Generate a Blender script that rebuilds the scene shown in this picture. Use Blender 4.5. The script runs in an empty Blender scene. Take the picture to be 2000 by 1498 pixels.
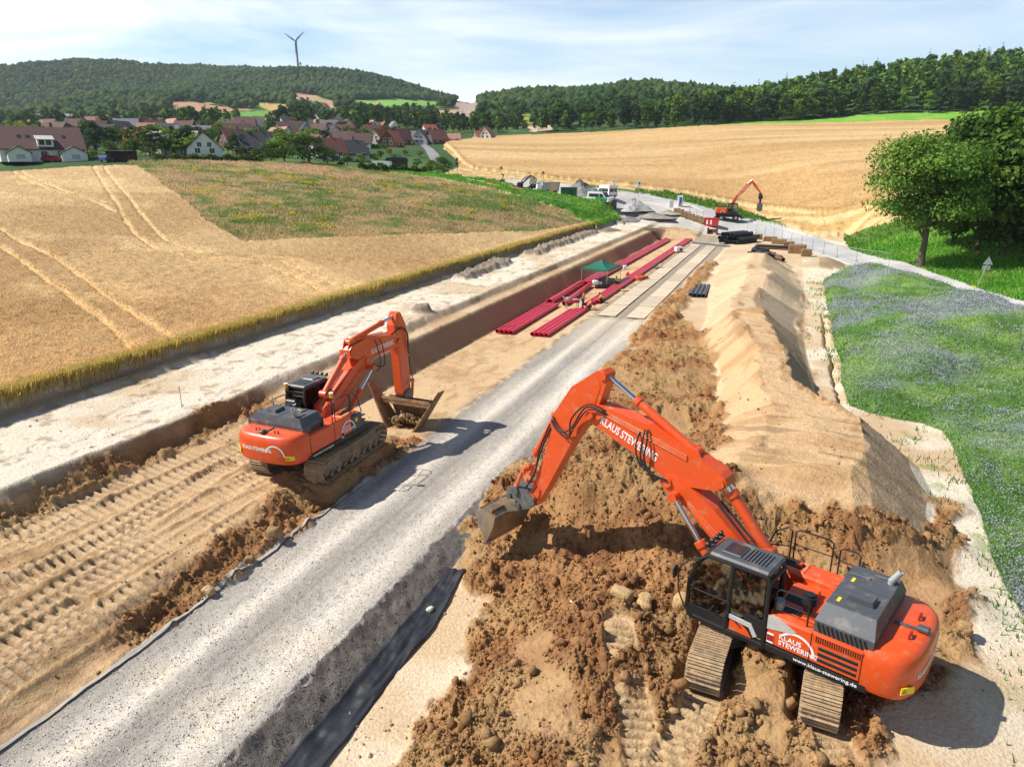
import bpy, math, random
import numpy as np
from mathutils import Vector, Matrix
R = math.radians
random.seed(7); RNG = np.random.default_rng(11)
scene = bpy.context.scene; col = scene.collection

# ---------------------------------------------------------------- camera
FPX, CX, CY, CAMH, HOR = 1387., 1000., 749., 14., 320.
PITCH = math.atan((CY-HOR)/FPX); cP, sP = math.cos(PITCH), math.sin(PITCH)
cam = bpy.data.cameras.new('camera'); camo = bpy.data.objects.new('camera', cam); col.objects.link(camo)
cam.sensor_width = 36; cam.lens = 36*FPX/2000; cam.clip_start = .3; cam.clip_end = 9000
camo.location = (0, 0, CAMH); camo.rotation_euler = (math.pi/2-PITCH, 0, 0)
scene.camera = camo
# ---------------------------------------------------------------- sun and sky
SUN_EL, SHADOW_AZ = 48, 93              # shadows fall towards +x, a touch towards the camera
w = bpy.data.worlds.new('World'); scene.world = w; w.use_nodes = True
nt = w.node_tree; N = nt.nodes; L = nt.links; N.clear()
out = N.new('ShaderNodeOutputWorld'); bg = N.new('ShaderNodeBackground'); sky = N.new('ShaderNodeTexSky')
sky.sky_type = 'NISHITA'; sky.sun_disc = False; sky.sun_elevation = R(SUN_EL)
sky.sun_rotation = R(SHADOW_AZ+180); sky.air_density = 1.0; sky.dust_density = .6; sky.ozone_density = 1.6
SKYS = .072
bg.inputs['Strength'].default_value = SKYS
tc = N.new('ShaderNodeTexCoord'); mp = N.new('ShaderNodeMapping'); mp.inputs['Scale'].default_value = (1.0, 1.4, 5.5)
mp.inputs['Rotation'].default_value = (0, R(7), R(20))
n1 = N.new('ShaderNodeTexNoise'); n1.inputs['Scale'].default_value = 1.9; n1.inputs['Detail'].default_value = 7; n1.inputs['Roughness'].default_value = .55; n1.inputs['Distortion'].default_value = .5
cr = N.new('ShaderNodeValToRGB'); cr.color_ramp.elements[0].position = .30; cr.color_ramp.elements[1].position = .60
sx = N.new('ShaderNodeSeparateXYZ'); mr = N.new('ShaderNodeMapRange'); mr.inputs[1].default_value = -.5; mr.inputs[2].default_value = .55; mr.inputs[3].default_value = 1.0; mr.inputs[4].default_value = .55
ml = N.new('ShaderNodeMath'); ml.operation = 'MULTIPLY'
mx = N.new('ShaderNodeMixRGB'); mx.inputs['Color2'].default_value = (13.2, 13.7, 14.0, 1)
L.new(tc.outputs['Generated'], mp.inputs['Vector']); L.new(mp.outputs[0], n1.inputs['Vector']); L.new(n1.outputs[0], cr.inputs[0])
L.new(tc.outputs['Generated'], sx.inputs[0]); L.new(sx.outputs[0], mr.inputs[0]); L.new(cr.outputs[0], ml.inputs[0]); L.new(mr.outputs[0], ml.inputs[1])
# cloud veil low over the horizon, clearer and deeper blue overhead
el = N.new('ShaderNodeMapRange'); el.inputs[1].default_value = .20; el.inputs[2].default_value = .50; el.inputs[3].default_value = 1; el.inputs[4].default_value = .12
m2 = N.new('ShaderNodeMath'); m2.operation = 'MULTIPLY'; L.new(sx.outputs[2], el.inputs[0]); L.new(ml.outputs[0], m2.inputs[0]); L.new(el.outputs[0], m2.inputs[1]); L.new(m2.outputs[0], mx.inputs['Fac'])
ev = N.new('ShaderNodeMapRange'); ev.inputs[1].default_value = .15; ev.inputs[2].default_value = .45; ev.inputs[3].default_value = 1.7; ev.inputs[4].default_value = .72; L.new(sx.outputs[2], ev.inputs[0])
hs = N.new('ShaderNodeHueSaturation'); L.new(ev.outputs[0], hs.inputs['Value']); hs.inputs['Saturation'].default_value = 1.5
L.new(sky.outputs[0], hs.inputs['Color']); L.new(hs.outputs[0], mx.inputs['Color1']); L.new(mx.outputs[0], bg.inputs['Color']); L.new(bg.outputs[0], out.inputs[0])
sl = bpy.data.lights.new('sun', 'SUN'); sl.energy = 4.9; sl.angle = R(.53); sl.color = (1, .95, .87)
so = bpy.data.objects.new('sun', sl); col.objects.link(so); so.location = (-60, 0, 60)
_sd = Vector((math.sin(R(SHADOW_AZ))*math.cos(R(SUN_EL)), math.cos(R(SHADOW_AZ))*math.cos(R(SUN_EL)), -math.sin(R(SUN_EL))))
so.rotation_euler = _sd.to_track_quat('-Z', 'Y').to_euler()
vs = scene.view_settings; vs.view_transform = 'Standard'; vs.look = 'None'; vs.exposure = .42; vs.gamma = 1
scene.cycles.max_bounces = 6; scene.cycles.diffuse_bounces = 3; scene.cycles.transparent_max_bounces = 8

# ---------------------------------------------------------------- measuring helpers (photo pixel -> point on the ground)
def ray(u, v):
    a = (u-CX)/FPX; b = -(v-CY)/FPX
    return np.array([a, cP+b*sP, -sP+b*cP])
def un(u, v, z=0.):
    d = ray(u, v); k = (z-CAMH)/d[2]; return np.array([d[0]*k, d[1]*k, z])
def und(u, v, y):
    d = ray(u, v); k = y/d[1]; return np.array([d[0]*k, y, CAMH+d[2]*k])
AZ = R(21.1); sA, cA = math.sin(AZ), math.cos(AZ)      # the trench runs along this azimuth: s along, t across
def to_st(x, y): return x*sA+y*cA, x*cA-y*sA
def to_xy(s, t): return s*sA+t*cA, s*cA-t*sA
# ---------------------------------------------------------------- noise
_T = [np.random.default_rng(100+i).random((256, 256)) for i in range(8)]
def vn(x, y, seed=0):
    T = _T[seed % 8]; xi = np.floor(x).astype(int); yi = np.floor(y).astype(int)
    fx = x-xi; fy = y-yi; fx = fx*fx*(3-2*fx); fy = fy*fy*(3-2*fy)
    x0 = xi & 255; x1 = (xi+1) & 255; y0 = yi & 255; y1 = (yi+1) & 255
    return (T[x0, y0]*(1-fx)+T[x1, y0]*fx)*(1-fy)+(T[x0, y1]*(1-fx)+T[x1, y1]*fx)*fy
def fbm(x, y, f=1., o=4, seed=0, g=.5):
    r = 0; a = 1; n = 0
    for i in range(o):
        r = r+a*vn(x*f+17.3*i, y*f-9.1*i, seed+i); n += a; a *= g; f *= 2.03
    return r/n
def worley(x, y, seed=0):
    """distance to the nearest jittered point and that cell's random value"""
    xi = np.floor(x).astype(int); yi = np.floor(y).astype(int); best = np.full(x.shape, 9.); val = np.zeros(x.shape)
    A, B, C_ = _T[seed % 8], _T[(seed+1) % 8], _T[(seed+2) % 8]
    for i in (-1, 0, 1):
        for j in (-1, 0, 1):
            a = (xi+i) & 255; b = (yi+j) & 255
            d = np.hypot(xi+i+A[a, b]-x, yi+j+B[a, b]-y); m = d < best
            best = np.where(m, d, best); val = np.where(m, C_[a, b], val)
    return best, val
def smooth(a, b, x):
    k = np.clip((x-a)/(b-a), 0, 1); return k*k*(3-2*k)
# ---------------------------------------------------------------- object helpers
def tag(o, label=None, cat=None, group=None, kind=None):
    if label: o['label'] = label
    if cat: o['category'] = cat
    if group: o['group'] = group
    if kind: o['kind'] = kind
    return o
def thing(name, label, cat, loc=(0, 0, 0), rz=0, group=None):
    o = bpy.data.objects.new(name, None); o.empty_display_size = .3; col.objects.link(o)
    o.location = tuple(float(a) for a in loc); o.rotation_euler = (0, 0, rz)
    return tag(o, label, cat, group)
def link(name, me, parent=None):
    o = bpy.data.objects.new(name, me); col.objects.link(o)
    if parent is not None: o.parent = parent
    return o
def copy_tree(o, parent=None):
    c = o.copy(); col.objects.link(c)
    if parent is not None: c.parent = parent
    for ch in list(o.children): copy_tree(ch, c)
    return c
def np_mesh(name, V, F, mats=None, smooth_=False, attrs=None, mi=None):
    """V (n,3), F (m,k) arrays with k = 3 or 4"""
    me = bpy.data.meshes.new(name); V = np.asarray(V, np.float32); F = np.asarray(F, np.int32); k = F.shape[1]
    me.vertices.add(len(V)); me.vertices.foreach_set('co', V.ravel())
    me.loops.add(F.size); me.loops.foreach_set('vertex_index', F.ravel())
    me.polygons.add(len(F)); me.polygons.foreach_set('loop_start', np.arange(0, F.size, k, dtype=np.int32))
    if smooth_: me.polygons.foreach_set('use_smooth', np.ones(len(F), bool))
    me.update(calc_edges=True)
    for m in (mats or []): me.materials.append(m)
    if mi is not None: me.polygons.foreach_set('material_index', np.asarray(mi, np.int32))
    for n, (dom, arr) in (attrs or {}).items():
        arr = np.asarray(arr, np.float32)
        if arr.ndim == 2:
            a = me.attributes.new(n, 'FLOAT_COLOR', dom)
            if arr.shape[1] == 3: arr = np.concatenate([arr, np.ones((len(arr), 1), np.float32)], 1)
            a.data.foreach_set('color', arr.ravel())
        else:
            a = me.attributes.new(n, 'FLOAT', dom); a.data.foreach_set('value', arr)
    return me
class MB:
    """collects shapes and builds them as ONE mesh object"""
    def __init__(s): s.v = []; s.f = []
    def add(s, vs_, fs):
        b = len(s.v); s.v += [tuple(a) for a in vs_]; s.f += [tuple(b+i for i in f) for f in fs]; return s
    def box(s, c, d, rot=None, taper=1.):
        x, y, z = d[0]/2, d[1]/2, d[2]/2; k = taper
        P = [(-x, -y, -z), (x, -y, -z), (x, y, -z), (-x, y, -z), (-x*k, -y*k, z), (x*k, -y*k, z), (x*k, y*k, z), (-x*k, y*k, z)]
        M = rot if rot is not None else Matrix()
        P = [M @ Vector(p)+Vector(c) for p in P]
        return s.add(P, [(0, 3, 2, 1), (4, 5, 6, 7), (0, 1, 5, 4), (1, 2, 6, 5), (2, 3, 7, 6), (3, 0, 4, 7)])
    def cbox(s, c, d, b=.03, rot=None):
        """box with chamfered edges"""
        x, y, z = d[0]/2, d[1]/2, d[2]/2; b = min(b, x*.9, y*.9, z*.9); M = rot if rot is not None else Matrix(); P = []
        for sx_ in (-1, 1):
            for sy in (-1, 1):
                for sz in (-1, 1):
                    P += [(sx_*x, sy*(y-b), sz*(z-b)), (sx_*(x-b), sy*y, sz*(z-b)), (sx_*(x-b), sy*(y-b), sz*z)]
        i = lambda a, b_, c_, k: ((a > 0)*4+(b_ > 0)*2+(c_ > 0))*3+k
        F = []
        for a in (-1, 1):
            q = [i(a, -1, -1, 0), i(a, 1, -1, 0), i(a, 1, 1, 0), i(a, -1, 1, 0)]; F.append(q if a > 0 else q[::-1])
            q = [i(-1, a, -1, 1), i(1, a, -1, 1), i(1, a, 1, 1), i(-1, a, 1, 1)]; F.append(q[::-1] if a > 0 else q)
            q = [i(-1, -1, a, 2), i(1, -1, a, 2), i(1, 1, a, 2), i(-1, 1, a, 2)]; F.append(q if a > 0 else q[::-1])
            for b_ in (-1, 1):
                F.append([i(a, b_, -1, 0), i(a, b_, 1, 0), i(a, b_, 1, 1), i(a, b_, -1, 1)])
                F.append([i(a, -1, b_, 0), i(a, 1, b_, 0), i(a, 1, b_, 2), i(a, -1, b_, 2)])
                F.append([i(-1, a, b_, 1), i(1, a, b_, 1), i(1, a, b_, 2), i(-1, a, b_, 2)])
                for c_ in (-1, 1): F.append([i(a, b_, c_, 0), i(a, b_, c_, 1), i(a, b_, c_, 2)])
        return s.add([M @ Vector(p)+Vector(c) for p in P], F)
    def prism(s, pts, y0, y1, f=None):
        """outline in (x, z) extruded along y; f maps the points on"""
        n = len(pts); a = [(p[0], y0, p[1]) for p in pts]+[(p[0], y1, p[1]) for p in pts]
        if f: a = [f(p) for p in a]
        return s.add(a, [tuple(range(n)), tuple(range(2*n-1, n-1, -1))]+[(i, i+n, (i+1) % n+n, (i+1) % n) for i in range(n)])
    def slab(s, pts, z0, z1):
        n = len(pts); a = [(p[0], p[1], z0) for p in pts]+[(p[0], p[1], z1) for p in pts]
        return s.add(a, [tuple(range(n-1, -1, -1)), tuple(range(n, 2*n))]+[(i, (i+1) % n, (i+1) % n+n, i+n) for i in range(n)])
    def tube(s, path, r, n=8, cap=True):
        P = [Vector(p) for p in path]; rs = r if hasattr(r, '__len__') else [r]*len(P); rings = []
        up = Vector((0, 0, 1))
        for i, p in enumerate(P):
            d = (P[min(i+1, len(P)-1)]-P[max(i-1, 0)]).normalized()
            if abs(d.dot(up)) > .97: up = Vector((1, 0, 0)) if abs(d.x) < .9 else Vector((0, 1, 0))
            a = d.cross(up).normalized(); b = a.cross(d)
            rings.append([p+(a*math.cos(2*math.pi*k/n)+b*math.sin(2*math.pi*k/n))*rs[i] for k in range(n)])
        V = [q for r_ in rings for q in r_]; F = []
        for i in range(len(P)-1):
            for k in range(n): F.append((i*n+k, i*n+(k+1) % n, (i+1)*n+(k+1) % n, (i+1)*n+k))
        if cap: F += [tuple(range(n))[::-1], tuple(range((len(P)-1)*n, len(P)*n))]
        return s.add(V, F)
    def cyl(s, a, b, r, r2=None, n=14): return s.tube([a, b], [r, r if r2 is None else r2], n)
    def pipe(s, a, b, ro, ri, n=14):
        """open hollow pipe"""
        a, b = Vector(a), Vector(b); d = (b-a).normalized(); up = Vector((0, 0, 1)) if abs(d.z) < .9 else Vector((1, 0, 0))
        u_ = d.cross(up).normalized(); v_ = u_.cross(d); V = []
        for p, r in ((a, ro), (b, ro), (b, ri), (a, ri)):
            V += [p+(u_*math.cos(2*math.pi*k/n)+v_*math.sin(2*math.pi*k/n))*r for k in range(n)]
        F = []
        for q in range(4):
            for k in range(n): F.append((q*n+k, q*n+(k+1) % n, ((q+1) % 4)*n+(k+1) % n, ((q+1) % 4)*n+k))
        return s.add(V, F)
    def sphere(s, c, r, n=10, m=6, sc=(1, 1, 1)):
        V = [(c[0], c[1], c[2]-r*sc[2])]; F = []
        for i in range(1, m):
            a = math.pi*i/m-math.pi/2
            V += [(c[0]+r*sc[0]*math.cos(a)*math.cos(2*math.pi*k/n), c[1]+r*sc[1]*math.cos(a)*math.sin(2*math.pi*k/n), c[2]+r*sc[2]*math.sin(a)) for k in range(n)]
        V.append((c[0], c[1], c[2]+r*sc[2])); e = len(V)-1
        for k in range(n):
            F.append((0, 1+(k+1) % n, 1+k)); F.append((e, e-n+k, e-n+(k+1) % n))
            for i in range(m-2): F.append((1+i*n+k, 1+i*n+(k+1) % n, 1+(i+1)*n+(k+1) % n, 1+(i+1)*n+k))
        return s.add(V, F)
    def move(s, M):
        s.v = [tuple(M @ Vector(p)) for p in s.v]; return s
    def mesh(s, name, m, smooth_=False):
        me = bpy.data.meshes.new(name); me.from_pydata(s.v, [], s.f); me.update()
        if m: me.materials.append(m)
        if smooth_:
            me.polygons.foreach_set('use_smooth', np.ones(len(me.polygons), bool))
            try: me.set_sharp_from_angle(angle=R(40))
            except Exception: pass
        import bmesh
        bm = bmesh.new(); bm.from_mesh(me); bmesh.ops.recalc_face_normals(bm, faces=bm.faces); bm.to_mesh(me); bm.free()
        return me
    def build(s, name, m, parent=None, smooth_=False): return link(name, s.mesh(name, m, smooth_), parent)
# ---------------------------------------------------------------- materials
def mat(name, c, rough=.6, metal=0, var=.12, scale=6., bump=0, bscale=30., dirt=None, dscale=3., damt=.5, spec=.5, attr=None, coat=0):
    """principled with noise in colour, optional dirt patches of another colour and bump"""
    m = bpy.data.materials.new(name); m.use_nodes = True; t = m.node_tree; n = t.nodes; l = t.links; b = n['Principled BSDF']
    b.inputs['Roughness'].default_value = rough; b.inputs['Metallic'].default_value = metal; b.inputs['Specular IOR Level'].default_value = spec
    if coat: b.inputs['Coat Weight'].default_value = coat; b.inputs['Coat Roughness'].default_value = .12
    tc = n.new('ShaderNodeTexCoord'); no = n.new('ShaderNodeTexNoise'); no.inputs['Scale'].default_value = scale; no.inputs['Detail'].default_value = 5
    l.new(tc.outputs['Object'], no.inputs['Vector'])
    mp_ = n.new('ShaderNodeMapRange'); mp_.inputs[3].default_value = 1-var*2; mp_.inputs[4].default_value = 1+var*2
    l.new(no.outputs[0], mp_.inputs[0])
    mul = n.new('ShaderNodeMixRGB'); mul.blend_type = 'MULTIPLY'; mul.inputs['Fac'].default_value = 1
    if attr:
        at = n.new('ShaderNodeAttribute'); at.attribute_name = attr; l.new(at.outputs['Color'], mul.inputs['Color1'])
    else: mul.inputs['Color1'].default_value = (*c, 1)
    l.new(mp_.outputs[0], mul.inputs['Color2']); last = mul.outputs[0]
    if dirt:
        n2 = n.new('ShaderNodeTexNoise'); n2.inputs['Scale'].default_value = dscale; n2.inputs['Detail'].default_value = 8; n2.inputs['Roughness'].default_value = .65
        l.new(tc.outputs['Object'], n2.inputs['Vector'])
        r2 = n.new('ShaderNodeValToRGB'); r2.color_ramp.elements[0].position = .62-damt*.3; r2.color_ramp.elements[1].position = .78-damt*.3
        r2.color_ramp.elements[1].color = (min(1, damt+.3),)*3+(1,)
        l.new(n2.outputs[0], r2.inputs[0]); m2 = n.new('ShaderNodeMixRGB'); m2.inputs['Color2'].default_value = (*dirt, 1)
        l.new(r2.outputs[0], m2.inputs['Fac']); l.new(last, m2.inputs['Color1']); last = m2.outputs[0]
    l.new(last, b.inputs['Base Color'])
    if bump:
        n3 = n.new('ShaderNodeTexNoise'); n3.inputs['Scale'].default_value = bscale; n3.inputs['Detail'].default_value = 4
        l.new(tc.outputs['Object'], n3.inputs['Vector']); bp = n.new('ShaderNodeBump'); bp.inputs['Strength'].default_value = bump; bp.inputs['Distance'].default_value = .05
        l.new(n3.outputs[0], bp.inputs['Height']); l.new(bp.outputs[0], b.inputs['Normal'])
    return m
# ================================================================ TERRAIN
I_ = np.interp
SK = [-40, 18, 26.5, 29, 31.5, 36, 142, 147.5, 400]
def kn(*v): return np.array(v, float)
#            -40   18   26.5    29   31.5    36    142  147.5   400
LT = [kn(-34.4,)*np.ones(9), -33.6*np.ones(9), -26.8*np.ones(9), -26.1*np.ones(9),
      kn(-18.7, -18.7, -18.9, -21.0, -24.8, -25.0, -25.0, -25.0, -25.0),
      kn(-17.7, -17.7, -17.75, -19.0, -23.2, -23.5, -23.5, -23.5, -23.5),
      -17.5*np.ones(9), -16.9*np.ones(9), -11.6*np.ones(9), -10.5*np.ones(9), -9.8*np.ones(9), -8.*np.ones(9), -4.*np.ones(9), 4.5*np.ones(9), 7.5*np.ones(9)]
LZ = [2.85*np.ones(9), 2.3*np.ones(9), 2.2*np.ones(9),
      kn(1.1, 1.2, 1.35, 1.45, 1.7, 1.75, 1.75, 1.75, 1.75), kn(.45, .6, .75, 1.0, 1.6, 1.75, 1.75, 1.75, 1.75),
      kn(.05, .05, .05, .05, 0, -.05, -.05, 1.6, 1.6), kn(0, 0, 0, 0, 0, 0, 0, .6, .6), kn(.02, .02, .02, .02, .02, .02, .02, .2, .2), .03*np.ones(9),
      kn(-.55, -.55, .0, .1, .1, .1, .1, .1, .1), kn(-.6, -.6, .2, .3, .3, .3, .3, .3, .3), kn(-.5, -.5, .2, .35, .35, .35, .35, .35, .35),
      .35*np.ones(9), .35*np.ones(9), .3*np.ones(9)]
RS = [22.5, 25.5, 29, 31, 35.6, 40, 49, 57, 66, 71, 84, 100, 108, 113]
RC1 = [0, 0, -.6, -.6, -.2, -1.3, -1.8, -3.6, -3.6, -3.5, -4, -4.5, -5, -5]
RC2 = [3.4, 3.5, 3.6, 3.7, 3.8, .6, 0, -1.1, -2.2, -2, -1.6, -3, -4, -4]
RB1 = [-3, -4, -6.5, -7, -3.5, -2.8, -3.8, -6, -6.5, -6.8, -8.5, -9.5, -9, -8]
RB2 = [6, 6.5, 6.8, 7, 6.8, 2.7, 2.4, 2.0, 1.7, 2.0, 2.2, 1, 0, -1]
RH = [0, 2.1, 2.1, 2.1, 2.2, 2.5, 2.5, 2.4, 2.4, 2.5, 2.6, 2.4, 1.5, 0]
def zsite(s, t, detail=True):
    wob = 0
    if detail: wob = [(vn(s*.22, s*0+k*3.1, k)-.5)*a+(vn(s*1.3, s*0+k*5.1, k+1)-.5)*a*.35 for k, a in enumerate([.5, .5, .7, .6, .35, .25, .3, .1, .3, .3, .2, .5, 0, 0, 0])]
    T = [I_(s, SK, LT[k])+(wob[k] if detail else 0) for k in range(15)]
    Z = [I_(s, SK, LZ[k]) for k in range(15)]
    z = Z[0]*1.0
    for k in range(14): z = z+(Z[k+1]-Z[k])*np.clip((t-T[k])/np.maximum(T[k+1]-T[k], .05), 0, 1)
    q = (vn(s*.22, s*0, 3)-.5)*1.7+(vn(s*1.1, s*0+9, 4)-.5)*.6 if detail else 0
    c1, c2, b1, b2 = I_(s, RS, RC1)+q, I_(s, RS, RC2)+q*.7, I_(s, RS, RB1), I_(s, RS, RB2)
    h = np.minimum(np.minimum((t-b1)/np.maximum(c1-b1, .3), 1+.0*t), (b2-t)/np.maximum(b2-c2, .3))
    hh = I_(s, RS, RH)
    if detail: hh = hh-1.0*smooth(.5, .75, vn(s*.19+3, s*0+2, 5)+.12*(vn(s*.8, t*.5, 3)-.5))*(s > 38)*(s < 105)+(vn(s*.5, t*.5, 2)-.5)*.3
    z = z+np.maximum(hh, 0)*np.clip(h, 0, 1)
    return z
# --- thin plate spline through surveyed points for everything beyond the site
_C = []
def cp(u, v, y): p = und(u, v, y); _C.append(p)
for q in [(0, 493, 68), (0, 317.5, 170), (250, 316, 165), (480, 317, 178), (640, 323, 185), (480, 482, 83), (720, 334, 190), (800, 346, 182), (900, 362, 165), (1000, 385, 150), (1110, 418, 145), (1152, 441, 138),
          (1130, 378, 175), (1180, 388, 162), (1240, 400, 165), (1328, 398, 168), (1212, 432, 148), (2000, 600, 62), (1735, 515, 95), (1600, 470, 122), (1480, 440, 152), (1400, 418, 160), (1800, 520, 94), (2000, 520, 88),
          (1650, 457, 130), (1720, 440, 125), (2000, 430, 110), (1440, 408, 172), (1300, 381, 182), (1560, 455, 140), (1330, 320, 240), (1600, 340, 190), (1860, 330, 180), (870, 282, 330), (940, 270, 430), (1150, 262, 420),
          (1330, 252, 385), (1600, 243, 395), (1860, 237, 380), (2000, 235, 370), (870, 322, 232), (1000, 345, 205), (1200, 367, 187), (1640, 228, 440), (1990, 213, 420), (1400, 238, 440), (1700, 223, 430),
          (1550, 210, 520), (1700, 180, 520), (1850, 162, 520), (1990, 148, 520), (1990, 175, 760), (1700, 195, 760), (50, 300, 185), (300, 302, 195), (450, 303, 190), (640, 305, 230), (850, 300, 262), (830, 284, 330), (900, 270, 450),
          (60, 262, 420), (200, 250, 500), (500, 250, 460), (700, 248, 480), (600, 234, 700), (200, 234, 700), (50, 227, 800), (350, 212, 850), (520, 222, 800), (600, 202, 950), (750, 216, 800), (870, 216, 800), (960, 242, 600),
          (1050, 246, 560), (1100, 243, 500), (1180, 250, 450), (0, 149, 1500), (90, 134, 1500), (190, 121, 1500), (330, 144, 1450), (472, 145, 1500), (560, 141, 1500), (700, 151, 1450), (790, 174, 1350), (895, 213, 1250), (940, 223, 1200),
          (200, 190, 1150), (500, 188, 1200), (400, 202, 1000), (700, 190, 1100), (0, 200, 1100), (200, 200, 2200), (560, 200, 2200), (900, 235, 2000), (0, 200, 2200), (965, 196, 1000), (1035, 184, 1050), (1105, 184, 1000), (1190, 183, 800), (1245, 176, 750),
          (1315, 180, 760), (1100, 225, 650), (1100, 225, 1500), (1350, 215, 1200), (1350, 228, 600), (1450, 192, 1500), (1450, 215, 2200), (2000, 190, 2200)]: cp(*q)
for s_ in (2, 12, 25, 40, 60, 85, 112, 138):
    for t_, z_ in ((-38, 2.95), (11, .4)):
        x_, y_ = to_xy(s_, t_); _C.append(np.array([x_, y_, z_]))
x_, y_ = to_xy(148, -20); _C.append(np.array([x_, y_, 1.7])); x_, y_ = to_xy(156, -12); _C.append(np.array([x_, y_, .6]))
for a_, zs in ((-80, (3, 4, 9, 40, 140)), (80, (1, 1.5, 6, 50, 140))):
    for r_, z_ in zip((12, 40, 130, 600, 2200), zs): _C.append(np.array([r_*math.sin(R(a_)), r_*math.cos(R(a_)), z_]))
_C = np.array(_C)
def _dom(x, y):
    r = np.maximum(np.hypot(x, y), 9.); a = np.clip(np.arctan2(x, y), -1.45, 1.45); return a*2.0, np.log(r)
_cx, _cy = _dom(_C[:, 0], _C[:, 1]); _ce = (_C[:, 2]-CAMH)/np.maximum(np.hypot(_C[:, 0], _C[:, 1]), 9)
def _U(r2): return np.where(r2 > 1e-12, r2*np.log(np.maximum(r2, 1e-12)), 0)
_n = len(_C); _K = _U((_cx[:, None]-_cx)**2+(_cy[:, None]-_cy)**2)+np.eye(_n)*.002
_P = np.stack([np.ones(_n), _cx, _cy], 1); _A = np.zeros((_n+3, _n+3)); _A[:_n, :_n] = _K; _A[:_n, _n:] = _P; _A[_n:, :_n] = _P.T
_W = np.linalg.solve(_A, np.concatenate([_ce, [0, 0, 0]]))
def zmacro(x, y):
    x = np.asarray(x, float); y = np.asarray(y, float); sh = x.shape; x = x.ravel(); y = y.ravel(); o = np.zeros(len(x))
    for i in range(0, len(x), 100000):
        a, b = _dom(x[i:i+100000], y[i:i+100000]); e = _W[_n]+_W[_n+1]*a+_W[_n+2]*b
        e = e+_U((a[:, None]-_cx)**2+(b[:, None]-_cy)**2) @ _W[:_n]
        r_ = np.hypot(x[i:i+100000], y[i:i+100000]); o[i:i+100000] = (fbm(x[i:i+100000], y[i:i+100000], 1/230., 3, 4)-.5)*46*smooth(760, 1250, r_)+CAMH+e*np.maximum(np.hypot(x[i:i+100000], y[i:i+100000]), 9)
    return o.reshape(sh)
MOUNDS = []      # x, y, height, radius along, radius across, heading
def mound(u, v, z, h, r, r2=None, a=0): p = un(u, v, z); MOUNDS.append((p[0], p[1], h, r, r2 or r, a))
mound(1225, 965, 1.6, 2.3, 3.3, 2.1, -.5); mound(1120, 930, .8, 1.0, 2.4); mound(1290, 940, 1.4, .8, 1.6); mound(1130, 1010, .8, .6, 1.3); mound(1330, 1040, 1.0, .7, 2.2)
mound(1345, 795, .9, .9, 2.2, 1.6); mound(1270, 720, .6, .6, 4.5, 3.0); mound(1200, 1275, .3, .7, 2.2); mound(1080, 1400, .3, .35, 2.4)
mound(1590, 1000, 1.2, .7, 2.0, 1.2); mound(1740, 1040, .9, .6, 1.6); mound(1870, 1180, .5, .5, 1.2); mound(1870, 990, .5, .35, 1.0); mound(1870, 1080, .5, .35, 1.0)
mound(1480, 1300, .5, .7, 1.2); mound(1530, 1390, .4, .4, 1.0)
mound(1610, 522, .6, 1.6, 3.2, 2.4); mound(1840, 1330, .5, .3, 1.2)
def base_z(x, y, detail=True):
    """ground without crops and small clods"""
    s, t = to_st(x, y); m = zmacro(x, y)
    ws = smooth(-39, -35.2, t)*(1-smooth(9, 14, t))*(1-smooth(149, 160, s))
    z = m*(1-ws)
    k = ws > 0
    zz = np.zeros(np.shape(z)); zz[k] = zsite(s[k], t[k], detail)
    z = z+zz*ws
    for (mx_, my, h, r, r2, a) in MOUNDS:
        dx, dy = x-mx_, y-my; k = (np.abs(dx) < 3*max(r, r2)) & (np.abs(dy) < 3*max(r, r2))
        if k.any():
            ca, sa = math.cos(a), math.sin(a); p = (dx[k]*ca+dy[k]*sa)/r; q = (-dx[k]*sa+dy[k]*ca)/r2
            z[k] += h*np.exp(-(p*p+q*q)*1.1)
    return z
def march(uv):
    uv = np.asarray(uv, float); o = []
    K = np.exp(np.linspace(math.log(9), math.log(2400), 900))
    for u, v in uv:
        d = ray(u, v); hyp = math.hypot(d[0], d[1]); k = K/hyp; x, y = d[0]*k, d[1]*k; z = CAMH+d[2]*k
        g = base_z(x, y, False)-z; i = np.argmax(g > 0)
        if g[i] <= 0: i = len(K)-1
        if i == 0: o.append((x[0], y[0])); continue
        f = g[i-1]/(g[i-1]-g[i]); o.append((x[i-1]+(x[i]-x[i-1])*f, y[i-1]+(y[i]-y[i-1])*f))
    return np.array(o)
def gp(u, v, dz=0.):
    """3-D ground point seen at photo pixel (u, v)"""
    p = march([(u, v)])[0]; return np.array([p[0], p[1], float(base_z(p[:1], p[1:], False)[0])+dz])
def inside(x, y, poly):
    r = np.zeros(x.shape, bool); n = len(poly)
    for i in range(n):
        (x0, y0), (x1, y1) = poly[i], poly[(i+1) % n]
        if y0 == y1: continue
        r ^= ((y0 > y) != (y1 > y)) & (x < (x1-x0)*(y-y0)/(y1-y0)+x0)
    return r
def dist(x, y, pl, closed=False):
    d = np.full(x.shape, 1e9); al = np.zeros(x.shape); acc = 0; sd = np.zeros(x.shape)
    q = list(pl)+([pl[0]] if closed else [])
    for (x0, y0), (x1, y1) in zip(q[:-1], q[1:]):
        ex, ey = x1-x0, y1-y0; ll = math.hypot(ex, ey)+1e-9; f = np.clip(((x-x0)*ex+(y-y0)*ey)/ll**2, 0, 1)
        dd = np.hypot(x-x0-f*ex, y-y0-f*ey); m = dd < d; d = np.where(m, dd, d); al = np.where(m, acc+f*ll, al)
        sd = np.where(m, np.sign((y-y0)*ex-(x-x0)*ey), sd); acc += ll
    return d, al, sd
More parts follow.
